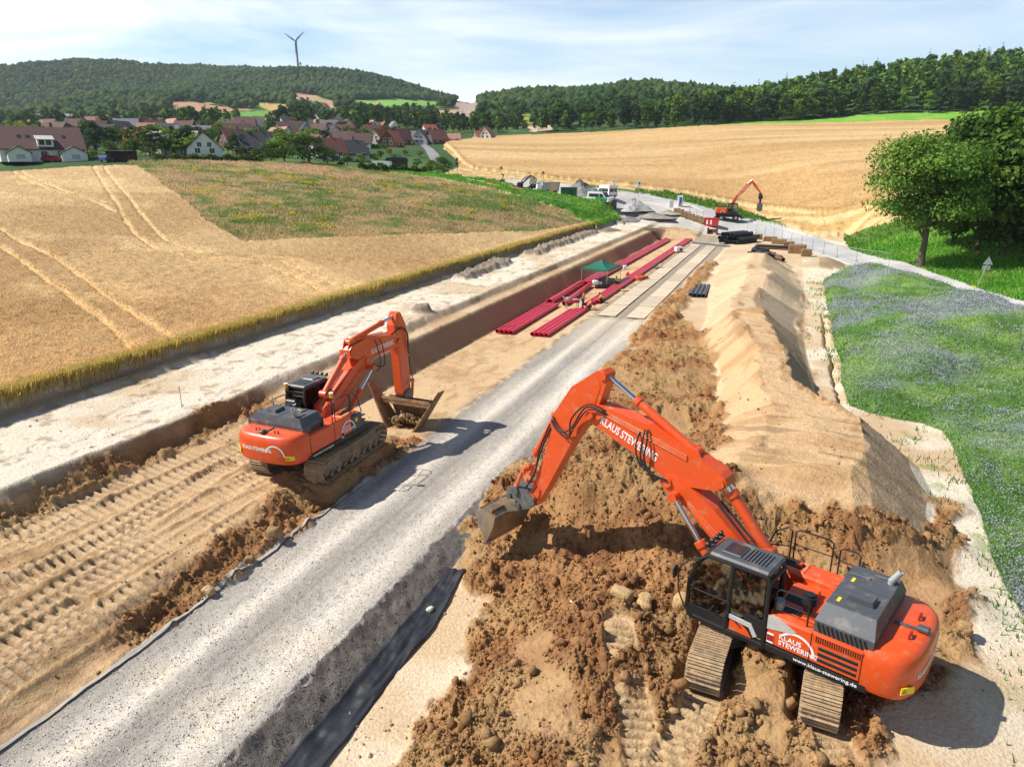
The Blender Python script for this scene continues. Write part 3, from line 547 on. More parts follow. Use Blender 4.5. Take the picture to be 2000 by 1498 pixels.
# ---- materials
def ground_mat(name, rough=.95, sc=9., var=.22, bump=.4, bs=14., fine=60.):
    m = bpy.data.materials.new(name); m.use_nodes = True; tr = m.node_tree; n = tr.nodes; l = tr.links; b = n['Principled BSDF']; b.inputs['Roughness'].default_value = rough; b.inputs['Specular IOR Level'].default_value = .15
    at = n.new('ShaderNodeAttribute'); at.attribute_name = 'tint'; tc = n.new('ShaderNodeTexCoord')
    a = n.new('ShaderNodeTexNoise'); a.inputs['Scale'].default_value = sc; a.inputs['Detail'].default_value = 8; a.inputs['Roughness'].default_value = .7; l.new(tc.outputs['Object'], a.inputs['Vector'])
    f = n.new('ShaderNodeTexNoise'); f.inputs['Scale'].default_value = fine; f.inputs['Detail'].default_value = 3; l.new(tc.outputs['Object'], f.inputs['Vector'])
    av = n.new('ShaderNodeMath'); av.operation = 'ADD'; l.new(a.outputs[0], av.inputs[0]); l.new(f.outputs[0], av.inputs[1])
    mr_ = n.new('ShaderNodeMapRange'); mr_.inputs[1].default_value = .6; mr_.inputs[2].default_value = 1.4; mr_.inputs[3].default_value = 1-var*2; mr_.inputs[4].default_value = 1+var*2; l.new(av.outputs[0], mr_.inputs[0])
    mu = n.new('ShaderNodeMixRGB'); mu.blend_type = 'MULTIPLY'; mu.inputs['Fac'].default_value = 1; l.new(at.outputs['Color'], mu.inputs['Color1']); l.new(mr_.outputs[0], mu.inputs['Color2']); l.new(mu.outputs[0], b.inputs['Base Color'])
    h = n.new('ShaderNodeTexNoise'); h.inputs['Scale'].default_value = bs; h.inputs['Detail'].default_value = 6; h.inputs['Roughness'].default_value = .65; l.new(tc.outputs['Object'], h.inputs['Vector'])
    bp = n.new('ShaderNodeBump'); bp.inputs['Strength'].default_value = bump; bp.inputs['Distance'].default_value = .12; l.new(h.outputs[0], bp.inputs['Height']); l.new(bp.outputs[0], b.inputs['Normal'])
    return m
ZN = {0: ('site_ground', ground_mat('bare_soil', bump=.75, bs=9.)), 1: ('gravel_road', ground_mat('crushed_gravel', sc=16, var=.27, bump=.5, bs=24, fine=45)), 2: ('wheat_field', ground_mat('ripe_wheat', sc=5, var=.3, bump=.9, bs=7)),
      3: ('meadow_ground', ground_mat('dry_meadow', sc=3, var=.3, bump=.8, bs=4)), 4: ('grass_bank', ground_mat('bank_grass', sc=4, var=.3, bump=.8, bs=5)), 5: ('yard', ground_mat('yard_gravel', sc=3, var=.2, bump=.3, bs=5)),
      6: ('road', ground_mat('asphalt', sc=4, var=.1, bump=.1)), 7: ('grass', ground_mat('verge_grass', sc=3, var=.3, bump=.8, bs=5)), 8: ('grain_field', ground_mat('ripe_grain', sc=1.1, var=.2, bump=.8, bs=2.2, fine=6)),
      9: ('pasture', ground_mat('pasture_green', sc=.8, var=.15, bump=.3, bs=2)), 10: ('hills', ground_mat('hill_soil', sc=.1, var=.2, bump=.2, bs=.5)), 11: ('flower_field', ground_mat('flower_greens', sc=4, var=.35, bump=.9, bs=6))}
vid = np.arange(na*nr).reshape(na, nr)
Q = np.stack([vid[:-1, :-1], vid[1:, :-1], vid[1:, 1:], vid[:-1, 1:]], -1).reshape(-1, 4)
Q = Q[:, ::-1]
zq = zone[Q[:, 1]]
P3 = np.stack([GX, GY, GZ], 1)
for zi, (nm, m_) in ZN.items():
    q = Q[zq == zi]
    if not len(q): continue
    us, inv = np.unique(q, return_inverse=True)
    me = np_mesh(nm, P3[us], inv.reshape(-1, 4), [m_], True, {'tint': ('POINT', C[us])})
    tag(link(nm, me), kind='structure')
b_ = MB(); b_.add([(0, 0, -3)]+[(10.5*math.sin(i*math.pi/20), 10.5*math.cos(i*math.pi/20), -.2) for i in range(40)], [(0, 1+(i+1) % 40, 1+i) for i in range(40)])
tag(b_.build('ground', ZN[0][1]), kind='structure')
# ================================================================ VEGETATION
def leaf_mat(name, tr=.3, var=.25):
    m = bpy.data.materials.new(name); m.use_nodes = True; t_ = m.node_tree; n = t_.nodes; l = t_.links; n.clear()
    o = n.new('ShaderNodeOutputMaterial'); at = n.new('ShaderNodeAttribute'); at.attribute_name = 'tint'
    oi = n.new('ShaderNodeObjectInfo'); mr_ = n.new('ShaderNodeMapRange'); mr_.inputs[3].default_value = 1-var; mr_.inputs[4].default_value = 1+var; l.new(oi.outputs['Random'], mr_.inputs[0])
    mu = n.new('ShaderNodeMixRGB'); mu.blend_type = 'MULTIPLY'; mu.inputs['Fac'].default_value = 1; l.new(at.outputs['Color'], mu.inputs['Color1']); l.new(mr_.outputs[0], mu.inputs['Color2'])
    d = n.new('ShaderNodeBsdfDiffuse'); tl = n.new('ShaderNodeBsdfTranslucent'); mx_ = n.new('ShaderNodeMixShader'); mx_.inputs[0].default_value = tr
    l.new(mu.outputs[0], d.inputs[0]); l.new(mu.outputs[0], tl.inputs[0]); l.new(d.outputs[0], mx_.inputs[1]); l.new(tl.outputs[0], mx_.inputs[2]); l.new(mx_.outputs[0], o.inputs[0])
    return m
LEAF = leaf_mat('foliage'); STRAW = leaf_mat('straw', .45, 0)
BARK = mat('bark', (.11, .085, .06), .9, bump=.5, bscale=12)
AZV = AA.ravel()
def pick(mask, n):
    i = RNG.choice(np.nonzero(mask & (np.abs(AZV) < R(50)))[0], n); a = AZV[i]+RNG.normal(0, .0009, n); rr = r[i]*(1+RNG.normal(0, .0022, n))
    return rr*np.sin(a), rr*np.cos(a), GZ[i], i
def blades(name, x, y, z, h, w_, colr, lean=.35, down=.1, m=None):
    n = len(x); a = RNG.random(n)*6.283; b = RNG.random(n)*6.283; dx, dy = np.cos(a)*w_/2, np.sin(a)*w_/2; L_ = RNG.random(n)*lean*h
    V = np.empty((n, 3, 3)); V[:, 0] = np.stack([x-dx, y-dy, z-down], 1); V[:, 1] = np.stack([x+dx, y+dy, z-down], 1); V[:, 2] = np.stack([x+np.cos(b)*L_, y+np.sin(b)*L_, z+h], 1)
    me = np_mesh(name, V.reshape(-1, 3), np.arange(n*3).reshape(n, 3), [m or STRAW], False, {'tint': ('POINT', np.repeat(colr, 3, 0))})
    return link(name, me)
def flecks(name, x, y, z, sz, colr, m=None, tilt=.7):
    n = len(x); nn = RNG.normal(0, tilt, (n, 3)); nn[:, 2] += 1; nn /= np.linalg.norm(nn, axis=1)[:, None]; q = RNG.normal(0, 1, (n, 3)); u_ = np.cross(nn, q); u_ /= np.linalg.norm(u_, axis=1)[:, None]; v_ = np.cross(nn, u_)
    P = np.stack([x, y, z], 1); sz = np.broadcast_to(sz, (n,))[:, None]; V = np.stack([P-u_*sz, P-v_*sz, P+u_*sz, P+v_*sz], 1)
    return link(name, np_mesh(name, V.reshape(-1, 3), np.arange(n*4).reshape(n, 4), [m or STRAW], False, {'tint': ('POINT', np.repeat(colr, 4, 0))}))
def rc(n, cols, jit=.18):
    c_ = np.array(cols)[RNG.integers(0, len(cols), n)]; return c_*(1+RNG.normal(0, jit, (n, 1)))
# --- ripe wheat on the left
k = (zone == 2) & (r < 175)
x, y, z, i = pick(k & (r < 80), 230000); fd_ = 1-smooth(45, 80, np.hypot(x, y)); cw = C[i]*(1.0+RNG.random((len(i), 1))*1.0); h = (.03+.11*RNG.random(len(x)))*(.35+.65*fd_)
o1 = blades('wheat_ears', x, y, z, h, .03+.0011*np.hypot(x, y), cw, 2.2, .12)
tag(o1, 'ripe golden wheat ears standing across the near left field', 'wheat', kind='stuff')
x, y, z, i = pick((zone == 2) & (r > 62) & (r < 178), 110000); fd_ = smooth(62, 85, np.hypot(x, y)); cw = C[i]*(.95+RNG.random((len(i), 1))*.95)
o1 = blades('wheat_ears', x, y, z, (.04+.12*RNG.random(len(x)))*fd_, .03+.0011*np.hypot(x, y), cw, 1.8, .12); tag(o1, 'ripe wheat ears across the far half of the left field', 'wheat', kind='stuff')
n = 46000; ss = 12*np.exp(RNG.random(n)*math.log(150/12)); tt = -34.45-RNG.random(n)**2*.9+(vn(ss*1.5, ss*0, 3)-.5)*.4; x, y = to_xy(ss, tt)
z = np.full(n, 2.8); kk = ss > 148
o1 = blades('wheat_stalks', x, y, z, .75+.35*RNG.random(n), .022+.0009*np.hypot(x, y), rc(n, [(.66, .52, .12), (.50, .42, .08), (.80, .58, .2), (.36, .33, .06), (.74, .5, .2)]), .45, .05)
tag(o1, 'yellow green wheat stalks along the cut edge of the left field', 'wheat', kind='stuff')
# --- meadow with grasses and ragwort
k = (zone == 3)
x, y, z, i = pick(k, 130000); cw = C[i]*(1.1+1.0*RNG.random((len(i), 1))); rr_ = np.hypot(x, y)
g_ = fbm(x, y, .06, 3, 9); cw = np.where((RNG.random(len(x)) < .35*smooth(.4, .65, g_)+.08)[:, None], rc(len(x), [(.15, .25, .06), (.22, .31, .09), (.11, .19, .06)]), cw)
o1 = blades('meadow_grass', x, y, z-.1, .12+.4*RNG.random(len(x))*(.5+g_), .03+.0013*rr_, cw, 1.6, .1)
tag(o1, 'tall dry meadow grass with green patches beside the wheat', 'meadow grass', kind='stuff')
px_, py_, pc, pz = [], [], [], []
for (u, v, q) in [(405, 385, 2.2), (485, 437, 1.6), (630, 453, 1.8), (752, 368, 1.2), (895, 380, 1.6), (990, 402, 2.0), (470, 345, 1.), (515, 349, 1.), (560, 352, 1.2), (575, 358, 1.3), (605, 367, 1.2), (380, 341, .8), (695, 358, .8), (640, 345, .8), (820, 372, .9), (770, 372, .8)]+[(RNG.uniform(380, 1050), RNG.uniform(330, 440), .6) for _ in range(26)]:
    p = march([(u, v)])[0]
    if not inside(np.array([p[0]]), np.array([p[1]]), ZP['meadow'])[0]: continue
    m_ = int(70*q); px_.append(p[0]+RNG.normal(0, .7*q, m_)); py_.append(p[1]+RNG.normal(0, .7*q, m_)); pz.append(np.full(m_, 0.)+RNG.random(m_)*.4+.75)
x = np.concatenate(px_); y = np.concatenate(py_); z = base_z(x, y, False)+np.concatenate(pz)
o1 = flecks('ragwort_flowers', x, y, z, .13, rc(len(x), [(.62, .50, .02), (.52, .46, .03), (.30, .34, .05)])); tag(o1, 'yellow ragwort flowers dotted over the dry meadow', 'wildflowers', kind='stuff')
# --- green banks and verges
k = (zone == 4) | (zone == 7); x, y, z, i = pick(k & (r < 340), 120000); rr_ = np.hypot(x, y)
o1 = blades('verge_grass', x, y, z, .12+.33*RNG.random(len(x))*(1+1.0*(vd[i] < 5)*(GX[i] < 52)), .03+.0016*rr_, C[i]*(.9+1.1*RNG.random((len(i), 1))), 1.3, .1, LEAF); tag(o1, 'green grass on the bank and along the road verge', 'grass', kind='stuff')
# --- flower strip on the right
k = (zone == 11); x, y, z, i = pick(k, 190000); rr_ = np.hypot(x, y)
o1 = blades('flower_greens', x, y, z-.12, .06+.22*RNG.random(len(x)), .04+.0016*rr_, C[i]*1.3*(.6+1.0*RNG.random((len(i), 1)))+np.array([.012, .03, 0])*RNG.random((len(i), 1)), 1.6, .15, LEAF)
tag(o1, 'dense green stems of the flowering strip right of the spoil ridge', 'flower field', kind='stuff')
x, y, z, i = pick(k, 180000); pm = fbm(x, y, .17, 3, 2)*.6+fbm(x, y, .9, 3, 6)*.4; q = RNG.random(len(x)) < smooth(.42, .68, pm)*.5+.05; x, y, z, i = x[q], y[q], z[q], i[q]
o1 = flecks('lilac_blooms', x, y, z+.10+RNG.random(len(x))*.16, .012+.0005*np.hypot(x, y), rc(len(x), [(.37, .35, .48), (.33, .32, .44), (.45, .43, .55), (.30, .36, .28)]), LEAF)
tag(o1, 'small lilac blooms scattered over the green flower strip', 'flowers', kind='stuff')
# sprigs on the bare strip
n = 3800; ss = RNG.uniform(14, 95, n); tt = I_(ss, [15, 30, 42, 60, 95], [8.3, 8.2, 6.6, 3.7, 3.6])+RNG.normal(0, .8, n); q = (fbm(ss, tt, .6, 3, 2) > .5); ss, tt = ss[q], tt[q]; x, y = to_xy(ss, tt); z = base_z(x, y)
o1 = blades('weed_sprigs', x, y, z, .08+.25*RNG.random(len(x)), .08, rc(len(x), [(.14, .27, .05), (.2, .33, .07)]), .9, .05, LEAF); tag(o1, 'thin green weeds sprouting on the pale strip beside the flowers', 'weeds', kind='stuff')
# standing grain edge of the big field
k = (zone == 8) & (r < 300); x, y, z, i = pick(k, 60000)
o1 = blades('grain_ears', x, y, z, .06+.15*RNG.random(len(x)), .05+.001*np.hypot(x, y), C[i]*(1.05+.9*RNG.random((len(i), 1))), 2.0, .2); tag(o1, 'ripe grain and stubble texture on the big field beyond the road', 'grain', kind='stuff')
# ---------------------------------------------------------------- stones and clods
def rocks(name, x, y, z, sz, colr, m, seed=1):
    bm_v, bm_f = ICO; n = len(x); k_ = len(bm_v); A_ = RNG.normal(0, 1, (n, 3, 3)); A_ = np.linalg.qr(A_)[0]; sc = RNG.uniform(.45, 1.25, (n, 1, 3))
    V = np.einsum('nij,kj->nki', A_, bm_v)*sc*(1+RNG.normal(0, .27, (n, k_, 1)))*np.asarray(sz)[:, None, None]+np.stack([x, y, z], 1)[:, None, :]
    F = (bm_f[None]+(np.arange(n)*k_)[:, None, None]).reshape(-1, 3)
    return link(name, np_mesh(name, V.reshape(-1, 3), F, [m], False, {'tint': ('POINT', np.repeat(colr, k_, 0))}))
def _ico(sub):
    import bmesh
    bm = bmesh.new(); bmesh.ops.create_icosphere(bm, subdivisions=sub, radius=1); v_ = np.array([tuple(q.co) for q in bm.verts]); f_ = np.array([[q.index for q in p.verts] for p in bm.faces]); bm.free(); return v_, f_
ICO = _ico(1); ICO2 = _ico(2); ICO3 = _ico(3)
CLOD = ground_mat('clod_soil', sc=12, var=.25, bump=.6, bs=20)
D_ = G['dirt']*(1-G['pr']); k = (D_ > .55) & (r < 75)
x, y, z, i = pick(k, 30000); sz = .018+.06*RNG.random(len(x))**5*np.where(RNG.random(len(x)) < .05, 3.2, 1)+.0002*np.hypot(x, y)
big = RNG.random(len(x)) < .006; sz = np.where(big, RNG.uniform(.09, .2, len(x)), sz); o1 = rocks('soil_clods', x, y, z+sz*.3, sz, C[i]*(.75+.5*RNG.random((len(x), 1))), CLOD); tag(o1, 'loose brown soil clods strewn over the dug ground', 'soil clods', kind='stuff')
k = (zone == 0) & (D_ < .4) & (r < 60) & ((t > -10) | (t < -17)); x, y, z, i = pick(k, 3500); q = fbm(x, y, .4, 3, 5) > .52; x, y, z, i = x[q], y[q], z[q], i[q]; sz = .015+.05*RNG.random(len(x))**3
o1 = rocks('soil_crumbs', x, y, z+sz*.3, sz, C[i]*.6, CLOD); tag(o1, 'small dark crumbs scattered over the bare sandy ground', 'soil crumbs', kind='stuff')
k = (zone == 1) & (r < 60); x, y, z, i = pick(k, 16000); sz = .010+.016*RNG.random(len(x))**3+.00018*np.hypot(x, y)
o1 = rocks('gravel_stones', x, y, z+sz*.2, sz, rc(len(x), [(.56, .52, .46), (.44, .41, .37), (.38, .35, .31), (.66, .60, .50)])*np.where(C[i].mean(1) < .19, .45, 1.)[:, None], CLOD); tag(o1, 'broken grey stones over the gravel haul road', 'gravel', kind='stuff')  # stones on the dark shoulder take over its painted shade
def boulder(u, v, z0, size, c_, label, name='boulder', flat=1.):
    p = un(u, v, z0); zz = gz(p[0], p[1]); V = ICO3[0].copy(); V *= (1+1.1*(fbm(V[:, 0]*1.7+V[:, 2]+u, V[:, 1]*1.7+v*.3+V[:, 2]*.7, 1., 5, int(u) % 7, .6)-.5))[:, None]; V = np.sign(V)*np.minimum(np.abs(V), .78); V = V*np.array(size)*[1, 1, flat]
    me = np_mesh(name, V, ICO3[1], [CLOD], False, {'tint': ('POINT', np.tile(c_, (len(V), 1))*(.8+.4*RNG.random((len(V), 1))))}); o = link(name, me); o.location = (p[0], p[1], zz+size[2]*.45); o.rotation_euler = (0, 0, u); return tag(o, label, 'boulder')
boulder(1215, 1172, .8, (.42, .3, .27), (.52, .36, .18), 'light brown boulder left of two at the foot of the clay heap', 'clay_boulder')
boulder(1258, 1178, .8, (.5, .3, .28), (.50, .34, .17), 'wide light brown boulder right of two at the foot of the clay heap', 'clay_boulder')
boulder(1332, 1180, .7, (.36, .3, .38), (.52, .35, .17), 'tan boulder standing beside the front of the near excavator cab', 'clay_boulder')
boulder(840, 1186, -.4, (.16, .13, .12), (.66, .62, .55), 'small whitish stone lying on the black sheet', 'stone')
boulder(1118, 1161, .7, (.12, .09, .1), (.74, .68, .52), 'small pale stone embedded in the clay heap', 'stone')
boulder(537, 1043, .45, (.33, .26, .3), (.36, .23, .12), 'big brown clod highest on the berm behind the left excavator', 'soil_clod')
boulder(487, 1085, .4, (.24, .2, .22), (.34, .21, .11), 'brown clod in the middle of the berm beside the haul road', 'soil_clod')
boulder(408, 1150, .3, (.26, .2, .18), (.50, .34, .18), 'tan angular clod at the lower end of the berm', 'soil_clod')
boulder(1607, 1128, .9, (.35, .3, .3), (.40, .25, .13), 'brown clod behind the hood of the near excavator', 'soil_clod')
boulder(1880, 1240, .5, (.3, .25, .22), (.42, .26, .13), 'brown clod right of the near excavator counterweight', 'soil_clod')
boulder(1878, 1043, .5, (.26, .2, .15), (.40, .24, .12), 'reddish brown clod alone on the pale strip beside the flowers', 'soil_clod')
# ================================================================ MACHINES
ORANGE = mat('orange_paint', (.72, .085, .014), .38, var=.05, scale=3, dirt=(.50, .26, .13), dscale=3.6, damt=.26, coat=.15)
ORANGED = mat('dusty_orange_paint', (.78, .13, .03), .55, var=.08, scale=3, dirt=(.55, .36, .20), dscale=2.0, damt=.42)
DARK = mat('dark_grey_panel', (.075, .08, .09), .5, var=.08, dirt=(.26, .22, .18), dscale=2.2, damt=.3)
BLACK = mat('black_paint', (.016, .016, .018), .45, var=.1)
RUBBER = mat('black_rubber', (.02, .02, .02), .7)
GREY = mat('grey_metal', (.34, .35, .36), .45, var=.1)
SILVER = mat('silver_trim', (.62, .62, .62), .4, .3)
CHROME = mat('chrome_rod', (.75, .77, .8), .12, 1.0, var=.02)
STEELW = mat('worn_bucket_steel', (.27, .25, .24), .42, .55, var=.2, scale=4, dirt=(.44, .32, .19), dscale=2.0, damt=.75, bump=.3, bscale=8)
RUSTB = mat('rusty_bucket', (.24, .13, .06), .8, .1, var=.25, scale=4, dirt=(.40, .26, .13), dscale=2.5, damt=.5, bump=.4, bscale=9)
COUPL = mat('coupler_grey', (.13, .14, .145), .5, .3, var=.2, dirt=(.3, .22, .14), dscale=4, damt=.35)
TRACKM = mat('muddy_track', (.42, .29, .165), .85, var=.2, scale=5, dirt=(.19, .15, .115), dscale=3.5, damt=.45, bump=.5, bscale=12)
FRAMEM = mat('muddy_frame', (.20, .15, .105), .85, var=.25, scale=3, dirt=(.40, .28, .16), dscale=2., damt=.5, bump=.4)
WHITE = mat('white_lettering', (.85, .85, .85), .5, var=.02)
YELLOW = mat('yellow_sticker', (.85, .66, .02), .5, var=.02)
AMBER = mat('amber_lens', (.85, .42, .03), .25, var=.02)
REDS = mat('dark_red', (.35, .02, .02), .5)
SOILH = CLOD
def glass_mat(name, tint, op=.35):
    m = bpy.data.materials.new(name); m.use_nodes = True; t_ = m.node_tree; n = t_.nodes; l = t_.links; n.clear()
    o = n.new('ShaderNodeOutputMaterial'); tr = n.new('ShaderNodeBsdfTransparent'); tr.inputs[0].default_value = (*tint, 1); g = n.new('ShaderNodeBsdfGlossy'); g.inputs['Roughness'].default_value = .03
    fr = n.new('ShaderNodeFresnel'); fr.inputs[0].default_value = 1.5; ad = n.new('ShaderNodeMath'); ad.operation = 'ADD'; ad.inputs[1].default_value = op*.2; l.new(fr.outputs[0], ad.inputs[0])
    mx_ = n.new('ShaderNodeMixShader'); l.new(ad.outputs[0], mx_.inputs[0]); l.new(tr.outputs[0], mx_.inputs[1]); l.new(g.outputs[0], mx_.inputs[2]); l.new(mx_.outputs[0], o.inputs[0]); return m
GLASS = glass_mat('cab_glass', (.80, .86, .84), .6); GLASSD = mat('dark_window_glass', (.03, .035, .04), .08, var=.02)
_txt = {}
def text(body, size, M, m, parent, name='lettering', bold=.012, sx=1., align='LEFT'):
    cu = bpy.data.curves.new('t', 'FONT'); cu.body = body; cu.size = size; cu.offset = bold*size; cu.extrude = .002; cu.align_x = align; cu.resolution_u = 3
    ob = bpy.data.objects.new('t', cu); col.objects.link(ob); me = bpy.data.meshes.new_from_object(ob.evaluated_get(bpy.context.evaluated_depsgraph_get()))
    bpy.data.objects.remove(ob); bpy.data.curves.remove(cu)
    me.transform(M @ Matrix.Diagonal((sx, 1, 1, 1))); me.name = name; me.materials.clear(); me.materials.append(m); return link(name, me, parent)
def frame_M(o, xd, yd):
    """matrix putting text with its baseline along xd and its up along yd at o"""
    x_ = Vector(xd).normalized(); y_ = Vector(yd); y_ = (y_-x_*y_.dot(x_)).normalized(); z_ = x_.cross(y_)
    return Matrix(((x_.x, y_.x, z_.x, o[0]), (x_.y, y_.y, z_.y, o[1]), (x_.z, y_.z, z_.z, o[2]), (0, 0, 0, 1)))
def arc(M, r, w_, a0, a1, m, parent, name='arc_emblem', n=20, sy=1.):
    V = []; 
    for i in range(n+1):
        a = R(a0+(a1-a0)*i/n)
        for q in (r-w_/2, r+w_/2): V += [(q*math.cos(a), q*math.sin(a)*sy, 0), (q*math.cos(a), q*math.sin(a)*sy, .004)]
    F = []
    for i in range(n):
        b = i*4; F += [(b+1, b+3, b+7, b+5), (b, b+4, b+6, b+2), (b, b+1, b+5, b+4), (b+2, b+6, b+7, b+3)]
    mb = MB().add([M @ Vector(v) for v in V], F); return mb.build(name, m, parent)
def sticker(M, w_, h, m, parent, name='sticker', th=.004):
    return MB().box((0, 0, th/2), (w_, h, th)).move(M).build(name, m, parent)
def outline_plate(pts, y0, y1, name, m, parent, smooth_=False): return MB().prism(pts, y0, y1).build(name, m, parent, smooth_)
def cylinder_ram(parent, a, b, frac, r, y, name='hydraulic_cylinder'):
    a, b = Vector((a[0], y, a[1])), Vector((b[0], y, b[1])); g = a.lerp(b, frac); d = (b-a).normalized()
    mb = MB().cyl(a, g, r, n=18).cyl(g-d*.14, g+d*.02, r*1.22, n=18); 
    for p in (a,): mb.tube([p+Vector((0, -r*1.1, 0)), p+Vector((0, r*1.1, 0))], r*1.15, 14)
    o = mb.build(name, ORANGE, parent, True)
    MB().cyl(g-d*.01, b, r*.56, n=14).build('piston_rod', CHROME, o, True)
    MB().tube([b+Vector((0, -r, 0)), b+Vector((0, r, 0))], r*1.0, 14).build('rod_eye', ORANGE, o, True)
    return o
def hose(parent, pts, r=.025, m=None, name='hydraulic_hose', n=6):
    P = [Vector(p) for p in pts]; Q = []
    for i in range(len(P)-1):
        p0, p1, p2, p3 = P[max(i-1, 0)], P[i], P[i+1], P[min(i+2, len(P)-1)]
        for k in range(6):
            t_ = k/6; Q.append(.5*((2*p1)+(p2-p0)*t_+(2*p0-5*p1+4*p2-p3)*t_*t_+(3*p1-p0-3*p2+p3)*t_**3))
    Q.append(P[-1]); return MB().tube(Q, r, n).build(name, m or RUBBER, parent, True)
def oval(zc, r, xe, n=14):
    P = []
    for i in range(n+1): a = math.pi/2-math.pi*i/n; P.append((xe+r*math.cos(a), zc+r*math.sin(a)))
    for i in range(n+1): a = -math.pi/2-math.pi*i/n; P.append((-xe+r*math.cos(a), zc+r*math.sin(a)))
    return P
def undercarriage(root, rel, gauge=2.6, shoe=.86, half=2.55):
    u = MB()
    u.cyl((0, 0, .55), (0, 0, 1.12), .72, n=24)
    for a in (-1, 1):
        for b in (-1, 1): u.prism([(0, .35), (1.25, .3), (1.25, .72), (0, .85)], -.22, .22, lambda p, a=a, b=b: Vector((p[0]*a*.75, b*(.15+p[0]*.9)+p[1]*.6, p[2])))
    o = u.build('undercarriage', FRAMEM, root, True); o.rotation_euler = (0, 0, rel)
    for sg in (-1, 1):
        yc = sg*gauge/2; r_ = .46; xe = half-r_; P = oval(.5, r_, xe); P.append(P[0]); seg = [0]
        for i in range(1, len(P)): seg.append(seg[-1]+math.hypot(P[i][0]-P[i-1][0], P[i][1]-P[i-1][1]))
        n = int(seg[-1]/.205); mb = MB()
        for i in range(n):
            q = seg[-1]*i/n; x_ = float(I_(q, seg, [p[0] for p in P])); z_ = float(I_(q, seg, [p[1] for p in P])); q2 = (q+.02) % seg[-1]; x2 = float(I_(q2, seg, [p[0] for p in P])); z2 = float(I_(q2, seg, [p[1] for p in P]))
            if z_ > .85: z_ -= .05*math.sin(math.pi*(x_+xe)/(2*xe)) if abs(x_) < xe else 0
            rot = Matrix.Rotation(-math.atan2(z2-z_, x2-x_) if abs(x_) > xe or z_ < .3 else (0 if x2 > x_ else math.pi), 4, 'Y')
            mb.box((x_, yc, z_), (.19, shoe, .03), rot)
            up = rot @ Vector((0, 0, 1))
            for dx in (-.07, .02): 
                d_ = rot @ Vector((dx, 0, 0)); mb.box((x_+d_.x+up.x*.035, yc, z_+d_.z+up.z*.035), (.025, shoe*.97, .05), rot)
            mb.box((x_-up.x*.06, yc, z_-up.z*.06), (.15, .22, .1), rot)
        tr = mb.build('track', TRACKM, root); tr.rotation_euler = (0, 0, rel)
        f = MB().prism([(-xe, .2), (xe, .2), (xe+.1, .5), (xe-.25, .76), (-xe+.25, .76), (-xe-.1, .5)], yc-.24, yc+.24)
        for k in range(8): f.cyl((-xe+.35+k*(2*xe-.7)/7, yc-.3, .2), (-xe+.35+k*(2*xe-.7)/7, yc+.3, .2), .13, n=12)
        f.build('track_frame', FRAMEM, tr, True)
        MB().cyl((xe, yc-.16, .5), (xe, yc+.16, .5), .40, n=20).cyl((xe, yc-.26, .5), (xe, yc+.26, .5), .2, n=14).build('idler', FRAMEM, tr, True)
        s_ = MB().cyl((-xe, yc-.1, .5), (-xe, yc+.1, .5), .41, n=20).cyl((-xe, yc-.3, .5), (-xe, yc+.3, .5), .24, n=16); s_.build('sprocket', FRAMEM, tr, True)
